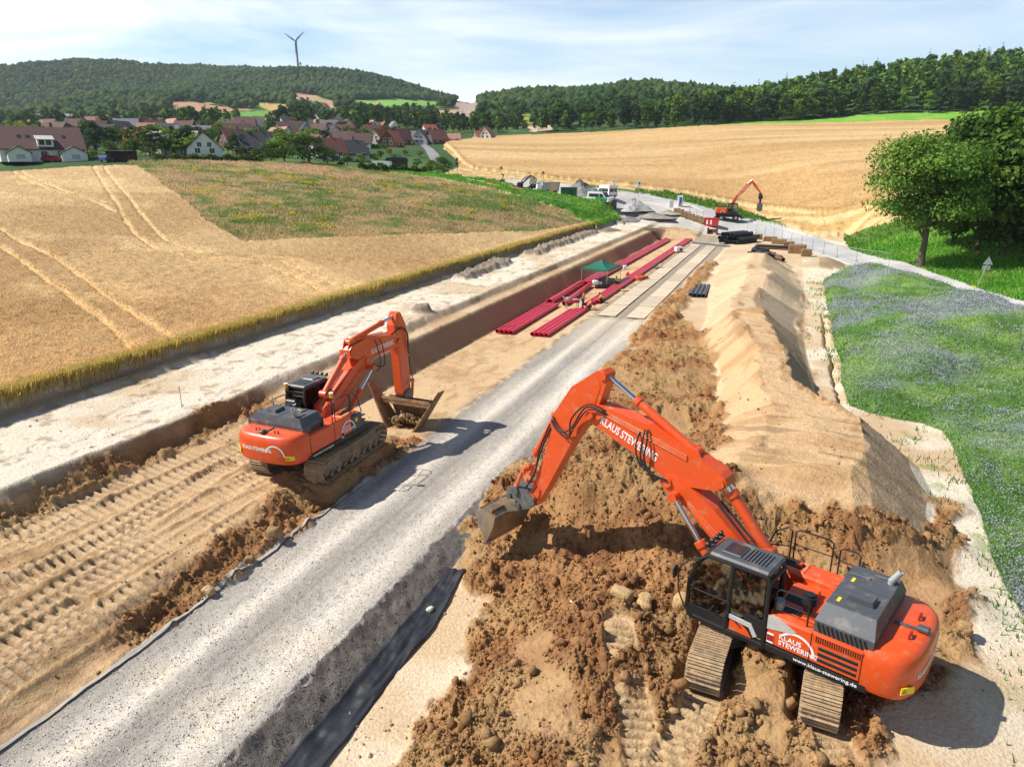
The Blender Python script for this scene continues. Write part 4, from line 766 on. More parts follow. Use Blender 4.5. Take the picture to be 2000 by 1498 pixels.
def cab(root, x0=-.25, y0=.48, y1=1.48, zb=1.2):
    c = thing('cab', None, None); c.parent = root
    side = [(x0, zb), (1.62, zb), (1.8, zb+.25), (1.78, 2.2), (1.6, 2.72), (1.34, 3.04), (x0+.06, 3.04), (x0, 2.9)]
    fr = MB()
    for yy in (y0+.04, y1-.04):
        fr.tube([(p[0], yy, p[1]) for p in side]+[(side[0][0], yy, side[0][1])], .06, 8)
        fr.tube([(.72, yy, zb), (.66, yy, 3.0)], .07, 8); fr.tube([(.72, yy, 1.98), (1.78, yy, 1.98)], .03, 6)
    for p in side: fr.tube([(p[0], y0, p[1]), (p[0], y1, p[1])], .05, 8)
    fr.prism([(x0-.02, zb-.1), (1.7, zb-.1), (1.84, zb+.12), (1.84, zb+.32), (x0-.02, zb+.2)], y0, y1)
    fr.box((.0, y1-.01, 1.62), (.5, .06, .5)); fr.tube([(.30, y1+.01, zb+.25), (.75, y1+.01, zb+.55), (.72, y1+.01, 1.98)], .035, 6)
    fr.build('frame', BLACK, c, True)
    rf = MB().cbox(((1.3+x0)/2, (y0+y1)/2, 3.12), (1.55, y1-y0+.04, .13), .05)
    for k in range(7): rf.box((-.02+k*.085, (y0+y1)/2, 3.2), (.04, .62, .025))
    rf.cbox((.82, (y0+y1)/2, 3.2), (.5, .6, .04), .02)
    rf.box((1.36, (y0+y1)/2, 3.2), (.05, .9, .05))
    rfo = rf.build('roof', DARK, c)
    MB().cbox((.82, (y0+y1)/2, 3.225), (.42, .5, .02), .01).build('roof_hatch_glass', GLASSD, rfo)
    wl = MB()
    for k in range(4): MB().cbox((1.42, y0+.12+k*.25, 3.27), (.1, .12, .13), .02).build('work_lamp', BLACK, c)
    MB().prism([(.8, zb+.3), (1.72, zb+.3), (1.74, 2.2), (1.56, 2.7), (1.32, 2.98), (.72, 2.98), (.75, 1.4)], y1-.035, y1-.02).build('door_window', GLASS, c)
    MB().prism([(x0+.08, 1.95), (.62, 1.6), (.62, 2.95), (x0+.08, 2.95)], y1-.035, y1-.02).build('side_window', GLASS, c)
    MB().prism([(x0+.08, 1.6), (1.7, 1.6), (1.74, 2.2), (1.56, 2.7), (1.32, 2.98), (x0+.08, 2.95)], y0+.02, y0+.035).build('right_window', GLASS, c)
    MB().prism([(1.80, 1.5), (1.79, 2.2), (1.62, 2.72), (1.36, 3.0), (1.345, 2.98), (1.6, 2.7), (1.77, 2.2), (1.785, 1.5)], y0+.08, y1-.08).build('windscreen', GLASS, c)
    MB().box((x0+.02, (y0+y1)/2, 2.4), (.015, y1-y0-.16, .9)).build('rear_window', GLASS, c)
    st_ = MB().cbox((.25, .98, 1.62), (.5, .5, .16), .05).cbox((.0, .98, 2.0), (.14, .5, .72), .05).cbox((-.02, .98, 2.45), (.1, .28, .2), .04)
    for sg in (-1, 1): st_.cbox((.4, .98+sg*.33, 1.8), (.45, .12, .1), .03)
    st_.box((.6, .98, 1.32), (1.9, .85, .05)); st_.build('seat', BLACK, c, True)
    MB().tube([(1.25, .7, 1.5), (1.18, .7, 2.0)], .03).cbox((1.2, .66, 2.05), (.06, .22, .16), .02).build('display', GREY, c); MB().tube([(.62, 1.28, 1.75), (.66, 1.28, 2.05)], .025).build('control_lever', GREY, c)
    tr = MB().prism([(.02, 1.28), (.60, 1.28), (.60, 1.55), (.28, 1.55), (.12, 1.42)], y1, y1+.03); tr.build('door_panel', ORANGE, c)
    MB().prism([(-.02, 1.34), (.1, 1.56), (.62, 1.6), (.62, 1.7), (.05, 1.68), (-.12, 1.4)], y1+.003, y1+.045).build('silver_trim', SILVER, c)
    hose(c, [(1.36, y1, 3.0), (1.95, y1+.1, 2.6), (2.02, y1+.08, 1.9), (1.85, y1, 1.35)], .018, BLACK, 'grab_rail')
    mr_ = MB().tube([(1.85, y1, 2.4), (2.05, y1+.2, 2.5)], .015).cbox((2.06, y1+.24, 2.42), (.06, .2, .34), .03); mr_.build('mirror', BLACK, c)
    return c
def ring(h, n=14, xr=-3.55, yb=1.47, xf=-2.45, inset=0.):
    """plan outline of the counterweight at one height"""
    P = [(xf, yb-inset), (-2.75, yb-inset)]
    for i in range(1, n):
        a = math.pi*i/n; c_, s_ = math.cos(a), math.sin(a); P.append((-2.75-(abs(s_)**.75)*(abs(xr)-2.75-inset), (yb-inset)*math.copysign(abs(c_)**.62, c_)))
    return P+[(-2.75, -(yb-inset)), (xf, -(yb-inset))]
def upper(root, kind):
    # deck
    MB().slab([(1.6, -1.46), (1.6, .46), (-.3, .46), (-.3, 1.46), (-2.6, 1.46), (-2.6, -1.46)], 1.10, 1.30).cbox((-.4, 1.40, 1.2), (4.4, .14, .2), .03).cbox((-.55, -1.40, 1.2), (4.1, .14, .2), .03).cyl((0, 0, .98), (0, 0, 1.12), .62, n=24).build('platform', BLACK, root, True)
    # side panels and deck top
    b = MB().cbox((-1.40, 1.17, 1.7), (2.2, .6, .82), .06).cbox((-1.15, -1.12, 1.7), (2.75, .7, .82), .06).box((-1.35, .02, 1.6), (2.0, 1.8, .7)).cbox((-.62, .5, 2.08), (.66, 1.7, .1), .03)
    body = b.build('side_panel', ORANGE, root, True)
    # darker moulded trim behind the cab and in front of the right tank
    MB().prism([(-.32, 1.72), (-.32, 2.1), (-.55, 2.12), (-1.0, 1.92), (-.9, 1.84)], 1.475, 1.485).build('silver_trim', SILVER, root)
    fr = MB().cbox((.62, -1.12, 1.62), (.72, .68, .7), .05); 
    for k in range(3): fr.cbox((1.12, -1.12, 1.75-.22*k), (.3, .62, .06), .02)
    fr.build('front_step_box', DARK if kind == 2 else BLACK, root)
    MB().cbox((.15, -1.12, 2.08), (1.0, .62, .12), .04).build('fuel_tank', ORANGED, root)
    tp = MB()
    for (cx_, cy_, l_, w2) in ((-.62, 1.0, .6, .26), (-.62, .5, .5, .3), (.2, -1.1, .85, .3)):
        tp = MB().box((cx_, cy_, 2.145), (l_, w2, .012))
        for i in range(int(l_/.08)):
            for j in range(int(w2/.08)): tp.cyl((cx_-l_/2+.05+i*.08, cy_-w2/2+.04+j*.08, 2.15), (cx_-l_/2+.05+i*.08, cy_-w2/2+.04+j*.08, 2.168), .022, n=6)
        tp.build('tread_plate', BLACK, body)
    # louvres
    lv = MB()
    for k in range(3): MB().cbox((-1.95, 1.475, 1.46+.15*k), (.86, .02, .085), .008).build('air_slot', BLACK, body)
    for i in range(20): lv.box((-2.40+i*.05, 1.474, 1.97), (.018, .014, .16))
    for (x_, y_) in ((-1.34, 1.474), (-2.445, 1.474), (-.95, -1.474), (-2.445, -1.474)): MB().box((x_, y_, 1.7), (.013, .012, .8)).build('panel_seam', BLACK, body)
    lv.build('louvre', BLACK, body)
    # counterweight
    V, F = [], []; lev = [(1.10, .16), (1.16, .05), (1.3, .0), (1.95, .0), (2.12, .03), (2.22, .10), (2.26, .22)]
    for (z_, ins) in lev: V += [(p[0], p[1], z_) for p in ring(z_, inset=ins)]
    n = len(ring(0)); 
    for i in range(len(lev)-1):
        for k in range(n): F.append((i*n+k, i*n+(k+1) % n, (i+1)*n+(k+1) % n, (i+1)*n+k))
    F += [tuple(range(n))[::-1], tuple(range((len(lev)-1)*n, len(lev)*n))]
    cw = MB().add(V, F).build('counterweight', ORANGE, root, True)
    lg = MB()
    for sg in (-.45, .45): MB().tube([(-3.12, sg-.09, 2.25), (-3.12, sg-.09, 2.36), (-3.12, sg+.09, 2.36), (-3.12, sg+.09, 2.25)], .03, 6).build('lifting_eye', REDS, cw)
    cm = MB().box((-2.95, .05, 2.28), (.5, .1, .03)).cbox((-3.3, .05, 2.34), (.26, .2, .12), .03); cm.build('rear_camera', DARK, cw)
    # hood
    h = MB(); zt = 2.72
    top = [(-1.42, 1.02), (-2.52, 1.02), (-2.52, -1.1), (-1.42, -1.1)]; bot = [(-1.34, 1.40), (-2.62, 1.40), (-2.62, -1.28), (-1.34, -1.28)]
    v8 = [(p[0], p[1], 2.08) for p in bot]+[(p[0], p[1], 2.40) for p in bot]+[(p[0], p[1], zt) for p in top]
    h.add(v8, [(0, 1, 5, 4), (1, 2, 6, 5), (2, 3, 7, 6), (3, 0, 4, 7), (4, 5, 9, 8), (5, 6, 10, 9), (6, 7, 11, 10), (7, 4, 8, 11), (8, 9, 10, 11), (3, 2, 1, 0)])
    h.prism([(-1.75, zt-.01), (-1.80, zt+.13), (-2.30, zt+.13), (-2.34, zt-.01)], .25, .62)
    for k in (-.62, -.9): h.cbox((-1.7 if k > -.7 else -2.2, k, zt+.015), (.48, .09, .05), .015)
    h.box((-1.97, -.1, zt+.004), (1.06, .012, .012))
    hd = h.build('engine_hood', DARK, root)
    g = MB()
    for i in range(11): g.box((-1.46-i*.1, 1.405, 2.24), (.055, .012, .24), Matrix.Rotation(.35, 4, 'Y'))
    g.build('hood_grille', BLACK, hd); g = MB()
    for i in range(7): g.box((-1.48-i*.1, -1.285, 2.24), (.07, .012, .14))
    g.build('hood_grille', BLACK, hd)
    for q in ((-1.62, .72), (-1.62, -.35)): sticker(Matrix.Translation((q[0], q[1], zt+.001)), .07, .2, YELLOW, hd, 'warning_sticker')
    MB().cyl((-2.36, -.75, zt), (-2.36, -.75, zt+.12), .075, n=14).pipe((-2.36, -.75, zt+.08), (-2.52, -.82, zt+.36), .078, .06, 16).build('exhaust_pipe', GREY, root, True)
    # air cleaner, reservoir, deck clutter behind the cab
    MB().cyl((-.98, .72, 2.1), (-.98, .72, 2.32), .09, n=14).cyl((-.98, .72, 2.32), (-.98, .72, 2.52), .17, n=18).cyl((-.98, .72, 2.52), (-.98, .72, 2.58), .12, n=18).build('air_precleaner', BLACK, root, True)
    MB().cyl((-.42, 1.08, 2.12), (-.42, 1.08, 2.36), .12, n=18).build('fluid_reservoir', GREY, root, True)
    MB().cyl((-.1, -1.1, 2.12), (-.1, -1.1, 2.24), .09, n=14).cyl((-1.2, -.5, 2.1), (-1.2, -.5, 2.2), .12, n=14).cbox((-1.22, -.95, 2.15), (.2, .3, .1), .03).build('filler_caps', ORANGE, root, True)
    # handrails
    def loop(nm, pts, mid=None):
        mb = MB().tube(pts, .022, 8)
        if mid: mb.tube(mid, .016, 6)
        return mb.build(nm, BLACK, root, True)
    loop('handrail', [(1.0, -1.42, 1.95), (.72, -1.42, 2.75), (.4, -1.42, 2.98), (.28, -1.42, 2.92), (.28, -1.42, 2.1)], [(.9, -1.42, 2.3), (.28, -1.42, 2.45)])
    loop('handrail', [(.18, -1.42, 2.1), (.18, -1.42, 2.92), (.08, -1.42, 3.0), (-.7, -1.42, 3.0), (-.8, -1.42, 2.92), (-.8, -1.42, 2.1)], [(.18, -1.42, 2.55), (-.8, -1.42, 2.55)])
    loop('handrail', [(-.98, -1.42, 2.1), (-.98, -1.42, 2.8), (-1.06, -1.42, 2.88), (-1.4, -1.42, 2.88), (-1.48, -1.42, 2.8), (-1.48, -1.3, 2.1)], [(-.98, -1.42, 2.5), (-1.48, -1.42, 2.5)])
    loop('handrail', [(-.42, 1.36, 2.1), (-.42, 1.36, 2.72), (-.5, 1.36, 2.8), (-1.1, 1.36, 2.8), (-1.18, 1.36, 2.72), (-1.18, 1.36, 2.1)], [(-.42, 1.36, 2.45), (-1.18, 1.36, 2.45)])
    return body, cw, hd
def bucket_shell(pts, y0, y1, th, name, m, parent, open_from=0):
    """open bucket: a folded plate plus two side plates"""
    mb = MB(); n = len(pts)
    for i in range(n-1):
        (x0, z0), (x1, z1) = pts[i], pts[i+1]; l = math.hypot(x1-x0, z1-z0); nx, nz = -(z1-z0)/l*th, (x1-x0)/l*th
        mb.prism([(x0, z0), (x1, z1), (x1+nx, z1+nz), (x0+nx, z0+nz)], y0, y1)
    mb.prism(pts, y0-th, y0-.002); mb.prism(pts, y1+.002, y1+th); return mb.build(name, m, parent)
def excavator(label, loc, heading, theading, A, kind):
    root = thing('tracked_excavator', label, 'excavator', loc, R(heading)); root.scale = (ES,)*3
    undercarriage(root, R(theading-heading)); c = cab(root); body, cw, hd = upper(root, kind)
    bo = outline_plate(A['base'], -.30, .30, 'lower_boom', ORANGE, root)
    MB().tube([(A['pivot'][0], -.36, A['pivot'][1]), (A['pivot'][0], .36, A['pivot'][1])], .13, 16).build('pin', ORANGE, bo, True); MB().tube([(A['liftpin'][0], -.62, A['liftpin'][1]), (A['liftpin'][0], .62, A['liftpin'][1])], .09, 14).build('pin', ORANGE, bo, True)
    fo = outline_plate(A['fore'], -.26, .26, 'upper_boom', ORANGE, root)
    MB().tube([(A['rear'][0], -.32, A['rear'][1]), (A['rear'][0], .32, A['rear'][1])], .13, 16).build('pin', ORANGE, fo, True); MB().tube([(A['A'][0], -.34, A['A'][1]), (A['A'][0], .34, A['A'][1])], .13, 16).build('pin', ORANGE, fo, True)
    lug = MB()
    for yy in (-.16, .12): lug.prism([(A['cyl0'][0]-.3, A['cyl0'][1]-.25), (A['cyl0'][0]+.5, A['cyl0'][1]-.0), (A['cyl0'][0]+.1, A['cyl0'][1]+.16), (A['cyl0'][0]-.12, A['cyl0'][1]+.12)], yy, yy+.04)
    lug.build('bracket', ORANGE, fo)
    pl = MB()
    for dz in (.06, .12, .18): pl.tube([(A['pl'][0][0], .275, A['pl'][0][1]-dz), (A['pl'][1][0], .275, A['pl'][1][1]-dz)], .022, 6)
    for yy in (.1, .17, -.1, -.17, -.22): pl.tube([(A['pl'][0][0]+.1, yy, A['pl'][0][1]+.05), (A['pl'][1][0], yy, A['pl'][1][1]+.05)], .022, 6)
    pl.build('hydraulic_pipes', ORANGED, fo, True)
    p2 = MB(); bq = A['base']; u0, u1 = Vector((bq[-2][0]+.25, 0, bq[-2][1]-.25)), Vector((bq[-4][0]+.2, 0, bq[-4][1]-.3))
    for dz in (0, .07, .14): p2.tube([(u0.x, .315, u0.z-dz), (u1.x, .315, u1.z-dz)], .022, 6).tube([(u0.x, -.315, u0.z-dz), (u1.x, -.315, u1.z-dz)], .022, 6)
    p2.build('hydraulic_pipes', ORANGED, bo, True)
    ar = outline_plate(A['arm'], -.21, .21, 'arm', ORANGE, root)
    q = A['arm']; cx_ = sum(p[0] for p in q)/len(q); cz_ = sum(p[1] for p in q)/len(q); MB().prism([(cx_+(p[0]-cx_)*.80, cz_+(p[1]-cz_)*.84) for p in q], -.222, .222).build('stiffener_plate', ORANGE, ar)
    MB().tube([(A['T'][0], -.26, A['T'][1]), (A['T'][0], .26, A['T'][1])], .12, 16).build('pin', ORANGE, ar, True); MB().tube([(A['tip'][0], -.3, A['tip'][1]), (A['tip'][0], .3, A['tip'][1])], .11, 14).build('pin', ORANGE, ar, True)
    cylinder_ram(root, A['cyl0'], A['T'], A['cylf'], .125, 0.)
    cylinder_ram(root, A['ta0'], A['rear'], .84, .15, .0)
    for sg in (-1, 1): cylinder_ram(root, (.95, 1.42), A['liftpin'], .56, .13, sg*.5)
    bc = cylinder_ram(root, A['bk0'], A['bk1'], A['bkf'], .105, 0.)
    lk = MB(); d0 = A['bk1']
    for yy in (-.3, .24): 
        lk.tube([(d0[0], yy+.03, d0[1]), (A['lk'][0], yy+.03, A['lk'][1])], .07, 8); lk.tube([(d0[0], yy*.8+.03, d0[1]), (A['la'][0], yy*.8+.03, A['la'][1])], .07, 8)
    lk.tube([(d0[0], -.32, d0[1]), (d0[0], .32, d0[1])], .085, 12); lk.build('bucket_linkage', ORANGED, root, True)
    for pts in A['hoses']: hose(root, pts)
    # lettering on the upper boom, both sides
    t0, t1 = A['tx']; d_ = Vector((t1[0]-t0[0], 0, t1[1]-t0[1])); L_ = d_.length
    # left side: reads from the arm end back towards the cab
    for sg in (1, -1):
        M = frame_M((t1[0], .263, t1[1]), -d_, Vector((0, 0, 1))) if sg > 0 else frame_M((t0[0], -.263, t0[1]), d_, Vector((0, 0, 1)))
        text('KLAUS STEWERING', .34, M, WHITE, fo, 'lettering', .02, L_/3.35)
    # side panels
    M = frame_M((-.62, 1.478, 1.58), (-1, 0, 0), (0, 0, 1)); text('KLAUS', .17, M, WHITE, body, 'lettering', .02, 1.05); M = frame_M((-.62, 1.478, 1.42), (-1, 0, 0), (0, 0, 1)); text('STEWERING', .17, M, WHITE, body, 'lettering', .02, 1.0)
    arc(frame_M((-1.02, 1.476, 1.42), (-1, 0, 0), (0, 0, 1)), .43, .055, 0, 150, WHITE, body)
    M = frame_M((.72, -1.478, 1.56), (1, 0, 0), (0, 0, 1)) if kind == 1 else frame_M((-.35, -1.478, 1.60), (1, 0, 0), (0, 0, 1)); text('KLAUS', .15, M, WHITE, body, 'lettering', .02)
    M.translation.z -= .15; text('STEWERING', .15, M, WHITE, body, 'lettering', .02)
    arc(frame_M((M.translation.x+.3, -1.476, M.translation.z), (1, 0, 0), (0, 0, 1)), .43, .055, 0, 165, WHITE, body)
    text('www.klaus-stewering.de', .13, frame_M((-1.0, 1.472, 1.16), (-1, 0, 0), (0, 0, 1)), WHITE, root, 'web_lettering', .01, 1.12); text('www.klaus-stewering.de', .13, frame_M((-2.35, -1.472, 1.16), (1, 0, 0), (0, 0, 1)), WHITE, root, 'web_lettering', .01, 1.0)
    M = frame_M((-.42, 1.478, 1.5), (-1, 0, 0), (0, 0, 1)); s_ = sticker(M, .16, .27, WHITE, body, 'emblem_sticker'); sticker(M @ Matrix.Translation((0, 0, .004)), .15, .17, REDS, s_, 'emblem_field')
    M = frame_M((-.45, -1.478, 1.42), (1, 0, 0), (0, 0, 1)); s_ = sticker(M, .15, .27, WHITE, body, 'emblem_sticker'); sticker(M @ Matrix.Translation((0, 0, .004)), .14, .17, BLACK, s_, 'emblem_field')
    for M in (frame_M((-.14, 1.479, 1.42), (-1, 0, 0), (0, 0, 1)), frame_M((.55, -1.463, 1.75), (1, 0, 0), (0, 0, 1))):
        MB().cyl((0, 0, 0), (0, 0, .006), .095, n=20).move(M).build('round_sticker', YELLOW, body)
    # counterweight lettering wraps round its tail
    for k_, (body_t, z_, sz) in enumerate((('KLAUS STEWERING', 1.62, .2),)):
        o = text(body_t, sz, Matrix(), WHITE, cw, 'lettering', .02)
        for v in o.data.vertices:
            y_ = .95-v.co.x*.83; yy = max(-1.3, min(1.3, y_)); a_ = min(1, abs(yy)/1.47)**(1/.62); x_ = -2.75-(max(0, 1-a_*a_)**.5)**.75*.80
            v.co = Vector((x_-.006-v.co.z, y_, z_+v.co.y))
    a0 = arc(Matrix(), .40, .055, 0, 165, WHITE, cw)
    for v in a0.data.vertices:
        y_ = -.62-v.co.x; a_ = min(1, abs(y_)/1.47)**(1/.62); x_ = -2.75-(max(0, 1-a_*a_)**.5)**.75*.80; v.co = Vector((x_-.006-v.co.z, y_, 1.50+v.co.y))
    for sg in (1, -1):
        n_ = Vector((-.82, sg*.57, 0)).normalized(); M = frame_M((-3.35, sg*1.21, 1.45), Vector((0, 0, 1)).cross(n_), (0, 0, 1)); M.translation += n_*.015
        s_ = sticker(M, .34, .17, YELLOW, cw, 'warning_sticker', .02); mb = MB(); T_ = M @ Matrix.Translation((-.08, -.01, .021))
        for i in range(3):
            a_, b_ = R(90+120*i), R(210+120*i); mb.tube([T_ @ Vector((.055*math.cos(a_), .055*math.sin(a_), 0)), T_ @ Vector((.055*math.cos(b_), .055*math.sin(b_), 0))], .007, 4)
        mb.build('warning_triangle', BLACK, s_)
    return root, c, cw
A1 = dict(base=[(-.12, 1.75), (.2, 1.62), (1.1, 2.25), (1.88, 2.90), (2.46, 3.40), (2.84, 3.64), (3.3, 3.82), (3.45, 4.02), (3.3, 4.27), (2.95, 4.3), (2.35, 4.0), (1.8, 3.68), (.9, 2.95), (0, 2.3)],
          fore=[(1.52, 4.42), (1.6, 4.62), (1.75, 4.72), (2.6, 5.08), (3.89, 5.54), (5.57, 5.74), (5.95, 5.58), (6.04, 5.33), (5.85, 5.14), (4.12, 4.52), (3.42, 4.2), (3.3, 3.9), (3.08, 3.88), (2.9, 4.05), (2.12, 4.16), (1.68, 4.26)],
          arm=[(5.36, 6.48), (5.38, 6.7), (5.52, 6.8), (5.7, 6.74), (6.6, 6.08), (7.27, 5.05), (7.58, 3.58), (8.2, 2.02), (8.12, 1.72), (7.88, 1.74), (6.52, 4.27), (6.05, 5.05), (5.75, 5.2), (5.62, 5.5), (5.6, 5.75)],
          pivot=(3.2, 4.06), liftpin=(2.88, 3.8), rear=(1.72, 4.46), A=(5.84, 5.36), T=(5.5, 6.62), tip=(8.0, 1.88), cyl0=(2.56, 5.02), cylf=.66, ta0=(.35, 2.85), bk0=(7.3, 4.95), bk1=(8.42, 2.86), bkf=.72, lk=(8.75, 2.1), la=(7.98, 2.5),
          pl=((2.7, 5.02), (5.3, 5.66)), tx=((3.38, 4.45), (5.52, 5.22)),
          hoses=[[(5.3, .27, 5.62), (5.85, .42, 5.75), (6.45, .38, 5.15), (6.55, .34, 4.6), (7.0, .3, 4.75), (7.25, .25, 5.0)], [(5.2, .27, 5.56), (5.8, .46, 5.6), (6.3, .42, 4.95), (6.6, .36, 4.5), (7.1, .3, 4.7), (7.3, .25, 4.9)], [(5.25, .27, 5.5), (5.9, .4, 5.65), (6.5, .36, 4.8), (7.0, .3, 4.6), (7.35, .2, 4.8)],
                 [(4.0, .3, 5.4), (3.98, .42, 5.1), (4.0, .44, 4.6), (3.7, .42, 4.25), (3.2, .36, 4.15)], [(3.9, .3, 5.42), (3.86, .4, 5.1), (3.9, .42, 4.55), (3.6, .4, 4.2), (3.15, .36, 4.1)], [(4.15, .28, 5.3), (4.2, .4, 4.9), (4.05, .44, 4.45), (3.7, .4, 4.2)],
                 [(7.4, .2, 4.7), (7.75, .25, 3.8), (7.9, .28, 3.0), (8.2, .3, 2.4), (8.0, .34, 2.2), (7.8, .3, 2.5)], [(7.35, .22, 4.6), (7.7, .26, 3.7), (7.95, .3, 2.8), (8.3, .3, 2.3)], [(.9, .1, 2.95), (.6, .2, 3.0), (.2, .3, 2.6), (-.1, .2, 2.2)], [(.9, -.1, 2.95), (.55, -.15, 3.1), (.1, -.2, 2.6), (-.15, -.2, 2.2)], [(1.8, .1, 3.8), (1.0, .12, 3.1), (.5, .15, 2.8)], [(1.8, -.1, 3.8), (1.0, -.12, 3.1), (.5, -.15, 2.8)]])
e1, cab1, cw1 = excavator('large orange tracked excavator in the foreground reaching over the clay heap', EXC1, 138.83, -116.3, A1, 1)
bk = outline_plate([(7.98, 1.95), (8.1, 1.6), (8.5, 1.42), (9.15, 1.7), (9.1, 2.0), (8.75, 2.22), (8.3, 2.15)], -.28, .28, 'quick_coupler', COUPL, e1)
mb = MB()
for (px1, pz1, r1) in ((8.0, 1.88, .13), (8.72, 2.08, .14), (8.6, 1.55, .1), (9.0, 1.8, .1)): mb.cyl((px1, -.36, pz1), (px1, .36, pz1), r1, n=14)
mb.build('coupler_pins', COUPL, bk, True)
bu = bucket_shell([(9.95, 1.12), (9.5, 1.42), (9.02, 1.22), (9.1, .85), (9.46, .1)], -.95, .95, .035, 'bucket', STEELW, e1)
for yy in (-.35, .31): MB().prism([(8.55, 1.4), (9.05, 1.2), (9.5, 1.42), (9.4, 1.58), (9.0, 1.75), (8.7, 1.7)], yy, yy+.05).build('bucket_lug', STEELW, bu)
MB().box((9.25, 0, 1.40), (.12, 1.9, .1), Matrix.Rotation(-.5, 4, 'Y')).build('bucket_rib', STEELW, bu); MB().box((9.75, 0, 1.30), (.1, 1.9, .06), Matrix.Rotation(.58, 4, 'Y')).build('bucket_rib', STEELW, bu); mb = MB(); mb.box((9.46, 0, .12), (.06, 1.98, .14), Matrix.Rotation(-.4, 4, 'Y')); mb.build('bucket_rib', STEELW, bu)
A2 = dict(base=[(-.12, 1.75), (.2, 1.62), (1.3, 2.05), (2.2, 2.62), (2.9, 3.05), (3.3, 3.12), (3.5, 3.3), (3.45, 3.6), (3.2, 3.75), (2.7, 3.72), (1.9, 3.35), (.9, 2.7), (0, 2.3)],
          fore=[(2.02, 4.0), (2.05, 4.28), (2.2, 4.42), (3.3, 4.55), (5.3, 4.28), (5.98, 4.08), (6.12, 3.85), (6.0, 3.62), (5.4, 3.55), (4.2, 3.55), (3.5, 3.42), (3.2, 3.3), (2.95, 3.55), (2.3, 3.85)],
          arm=[(5.72, 4.65), (5.95, 5.15), (6.15, 5.24), (6.35, 5.15), (6.78, 4.45), (6.82, 3.4), (6.95, 1.15), (6.9, .9), (6.3, .9), (6.12, 1.1), (5.92, 3.6), (5.72, 3.9)],
          pivot=(3.2, 3.52), liftpin=(3.3, 3.2), rear=(2.2, 4.16), A=(5.95, 3.82), T=(6.12, 5.05), tip=(6.55, 1.05), cyl0=(2.35, 4.55), cylf=.7, ta0=(.4, 2.72), bk0=(6.95, 2.95), bk1=(7.1, 1.55), bkf=.6, lk=(7.0, .9), la=(6.6, 1.5),
          pl=((2.7, 4.55), (5.2, 4.35)), tx=((3.65, 3.72), (5.75, 3.78)),
          hoses=[[(3.9, -.3, 4.35), (3.95, -.4, 4.0), (4.1, -.42, 3.3), (3.9, -.4, 2.9), (3.5, -.34, 3.1)], [(4.3, -.3, 4.3), (4.35, -.4, 4.0), (4.5, -.4, 3.2), (4.2, -.4, 3.0), (3.6, -.34, 3.3)], [(5.4, -.27, 4.25), (6.0, -.36, 4.45), (6.6, -.34, 4.1), (6.7, -.3, 3.4), (6.85, -.25, 3.0)], [(5.3, -.27, 4.3), (6.1, -.38, 4.5), (6.7, -.34, 4.0), (6.75, -.3, 3.3)], [(6.95, -.2, 2.8), (7.05, -.2, 2.0), (7.2, -.25, 1.4), (7.0, -.25, 1.1)],
                 [(.9, .1, 2.7), (.5, .2, 2.8), (.1, .3, 2.5), (-.1, .2, 2.2)], [(.9, -.1, 2.7), (.55, -.15, 2.9), (.1, -.2, 2.6), (-.15, -.2, 2.2)], [(1.9, .1, 3.4), (1.0, .12, 2.85), (.4, .15, 2.6)]])
e2, cab2, cw2 = excavator('orange tracked excavator at left scooping soil with a wide rusty trapezoid bucket', EXC2, 66.5, 70.7, A2, 2)
bk = outline_plate([(6.25, .95), (6.45, .62), (7.0, .62), (7.1, .95), (6.9, 1.15), (6.5, 1.15)], -.3, .3, 'quick_coupler', COUPL, e2)
yo = -.35
def wing(p): return Vector(p)
mb = MB()
def plate(a, b, c_, d_, th):
    a, b, c_, d_ = map(Vector, (a, b, c_, d_)); n_ = (b-a).cross(d_-a).normalized()*th
    mb.add([a, b, c_, d_, a+n_, b+n_, c_+n_, d_+n_], [(3, 2, 1, 0), (4, 5, 6, 7), (0, 1, 5, 4), (1, 2, 6, 5), (2, 3, 7, 6), (3, 0, 4, 7)])
plate((5.55, yo-.75, -.66), (5.55, yo+.75, -.66), (6.6, yo+.75, -.55), (6.6, yo-.75, -.55), .05)
for sg in (-1, 1):
    plate((5.5, yo+sg*.75, -.68), (6.65, yo+sg*.75, -.55), (6.45, yo+sg*2.05, 1.42), (6.0, yo+sg*2.05, 1.45), .06)
    mb.tube([(5.5, yo+sg*.75, -.68), (6.0, yo+sg*2.05, 1.45)], .045, 6)
plate((6.6, yo-.75, -.55), (6.6, yo+.75, -.55), (6.75, yo+1.35, .7), (6.75, yo-1.35, .7), .05)
mb.box((6.45, yo, .62), (.62, 2.8, .1), Matrix.Rotation(.35, 4, 'Y')).box((6.2, yo, .62), (.08, 2.75, .34))
bu = mb.build('bucket', RUSTB, e2)
for sg in (-1, 1):
    mb = MB()
n = 160; q = RNG.normal(0, 1, (n, 3))*[.2, .42, .1]; sl_o = rocks('soil_load', 6.1+q[:, 0], yo+q[:, 1], -.38+np.abs(q[:, 2])+.18*np.exp(-(q[:, 1]/.4)**2), .05+.13*RNG.random(n)**2, rc(n, [(.24, .15, .08), (.34, .23, .12), (.18, .11, .06), (.30, .25, .13)]), CLOD); sl_o.parent = bu; sl_o['kind'] = 'stuff'
for (p, q) in (((-.35, 1.35, 2.1), (-.35, 1.35, 3.05)), ((-.9, -1.4, 2.4), (-.9, -1.4, 3.15))):
    o = MB().tube([p, q], .02, 6).build('beacon_post', BLACK, e2, True); MB().cyl((q[0], q[1], q[2]), (q[0], q[1], q[2]+.18), .085, n=14).build('amber_beacon', AMBER, o, True); MB().cyl((q[0], q[1], q[2]+.18), (q[0], q[1], q[2]+.21), .09, n=14).build('beacon_cap', WHITE, o, True)
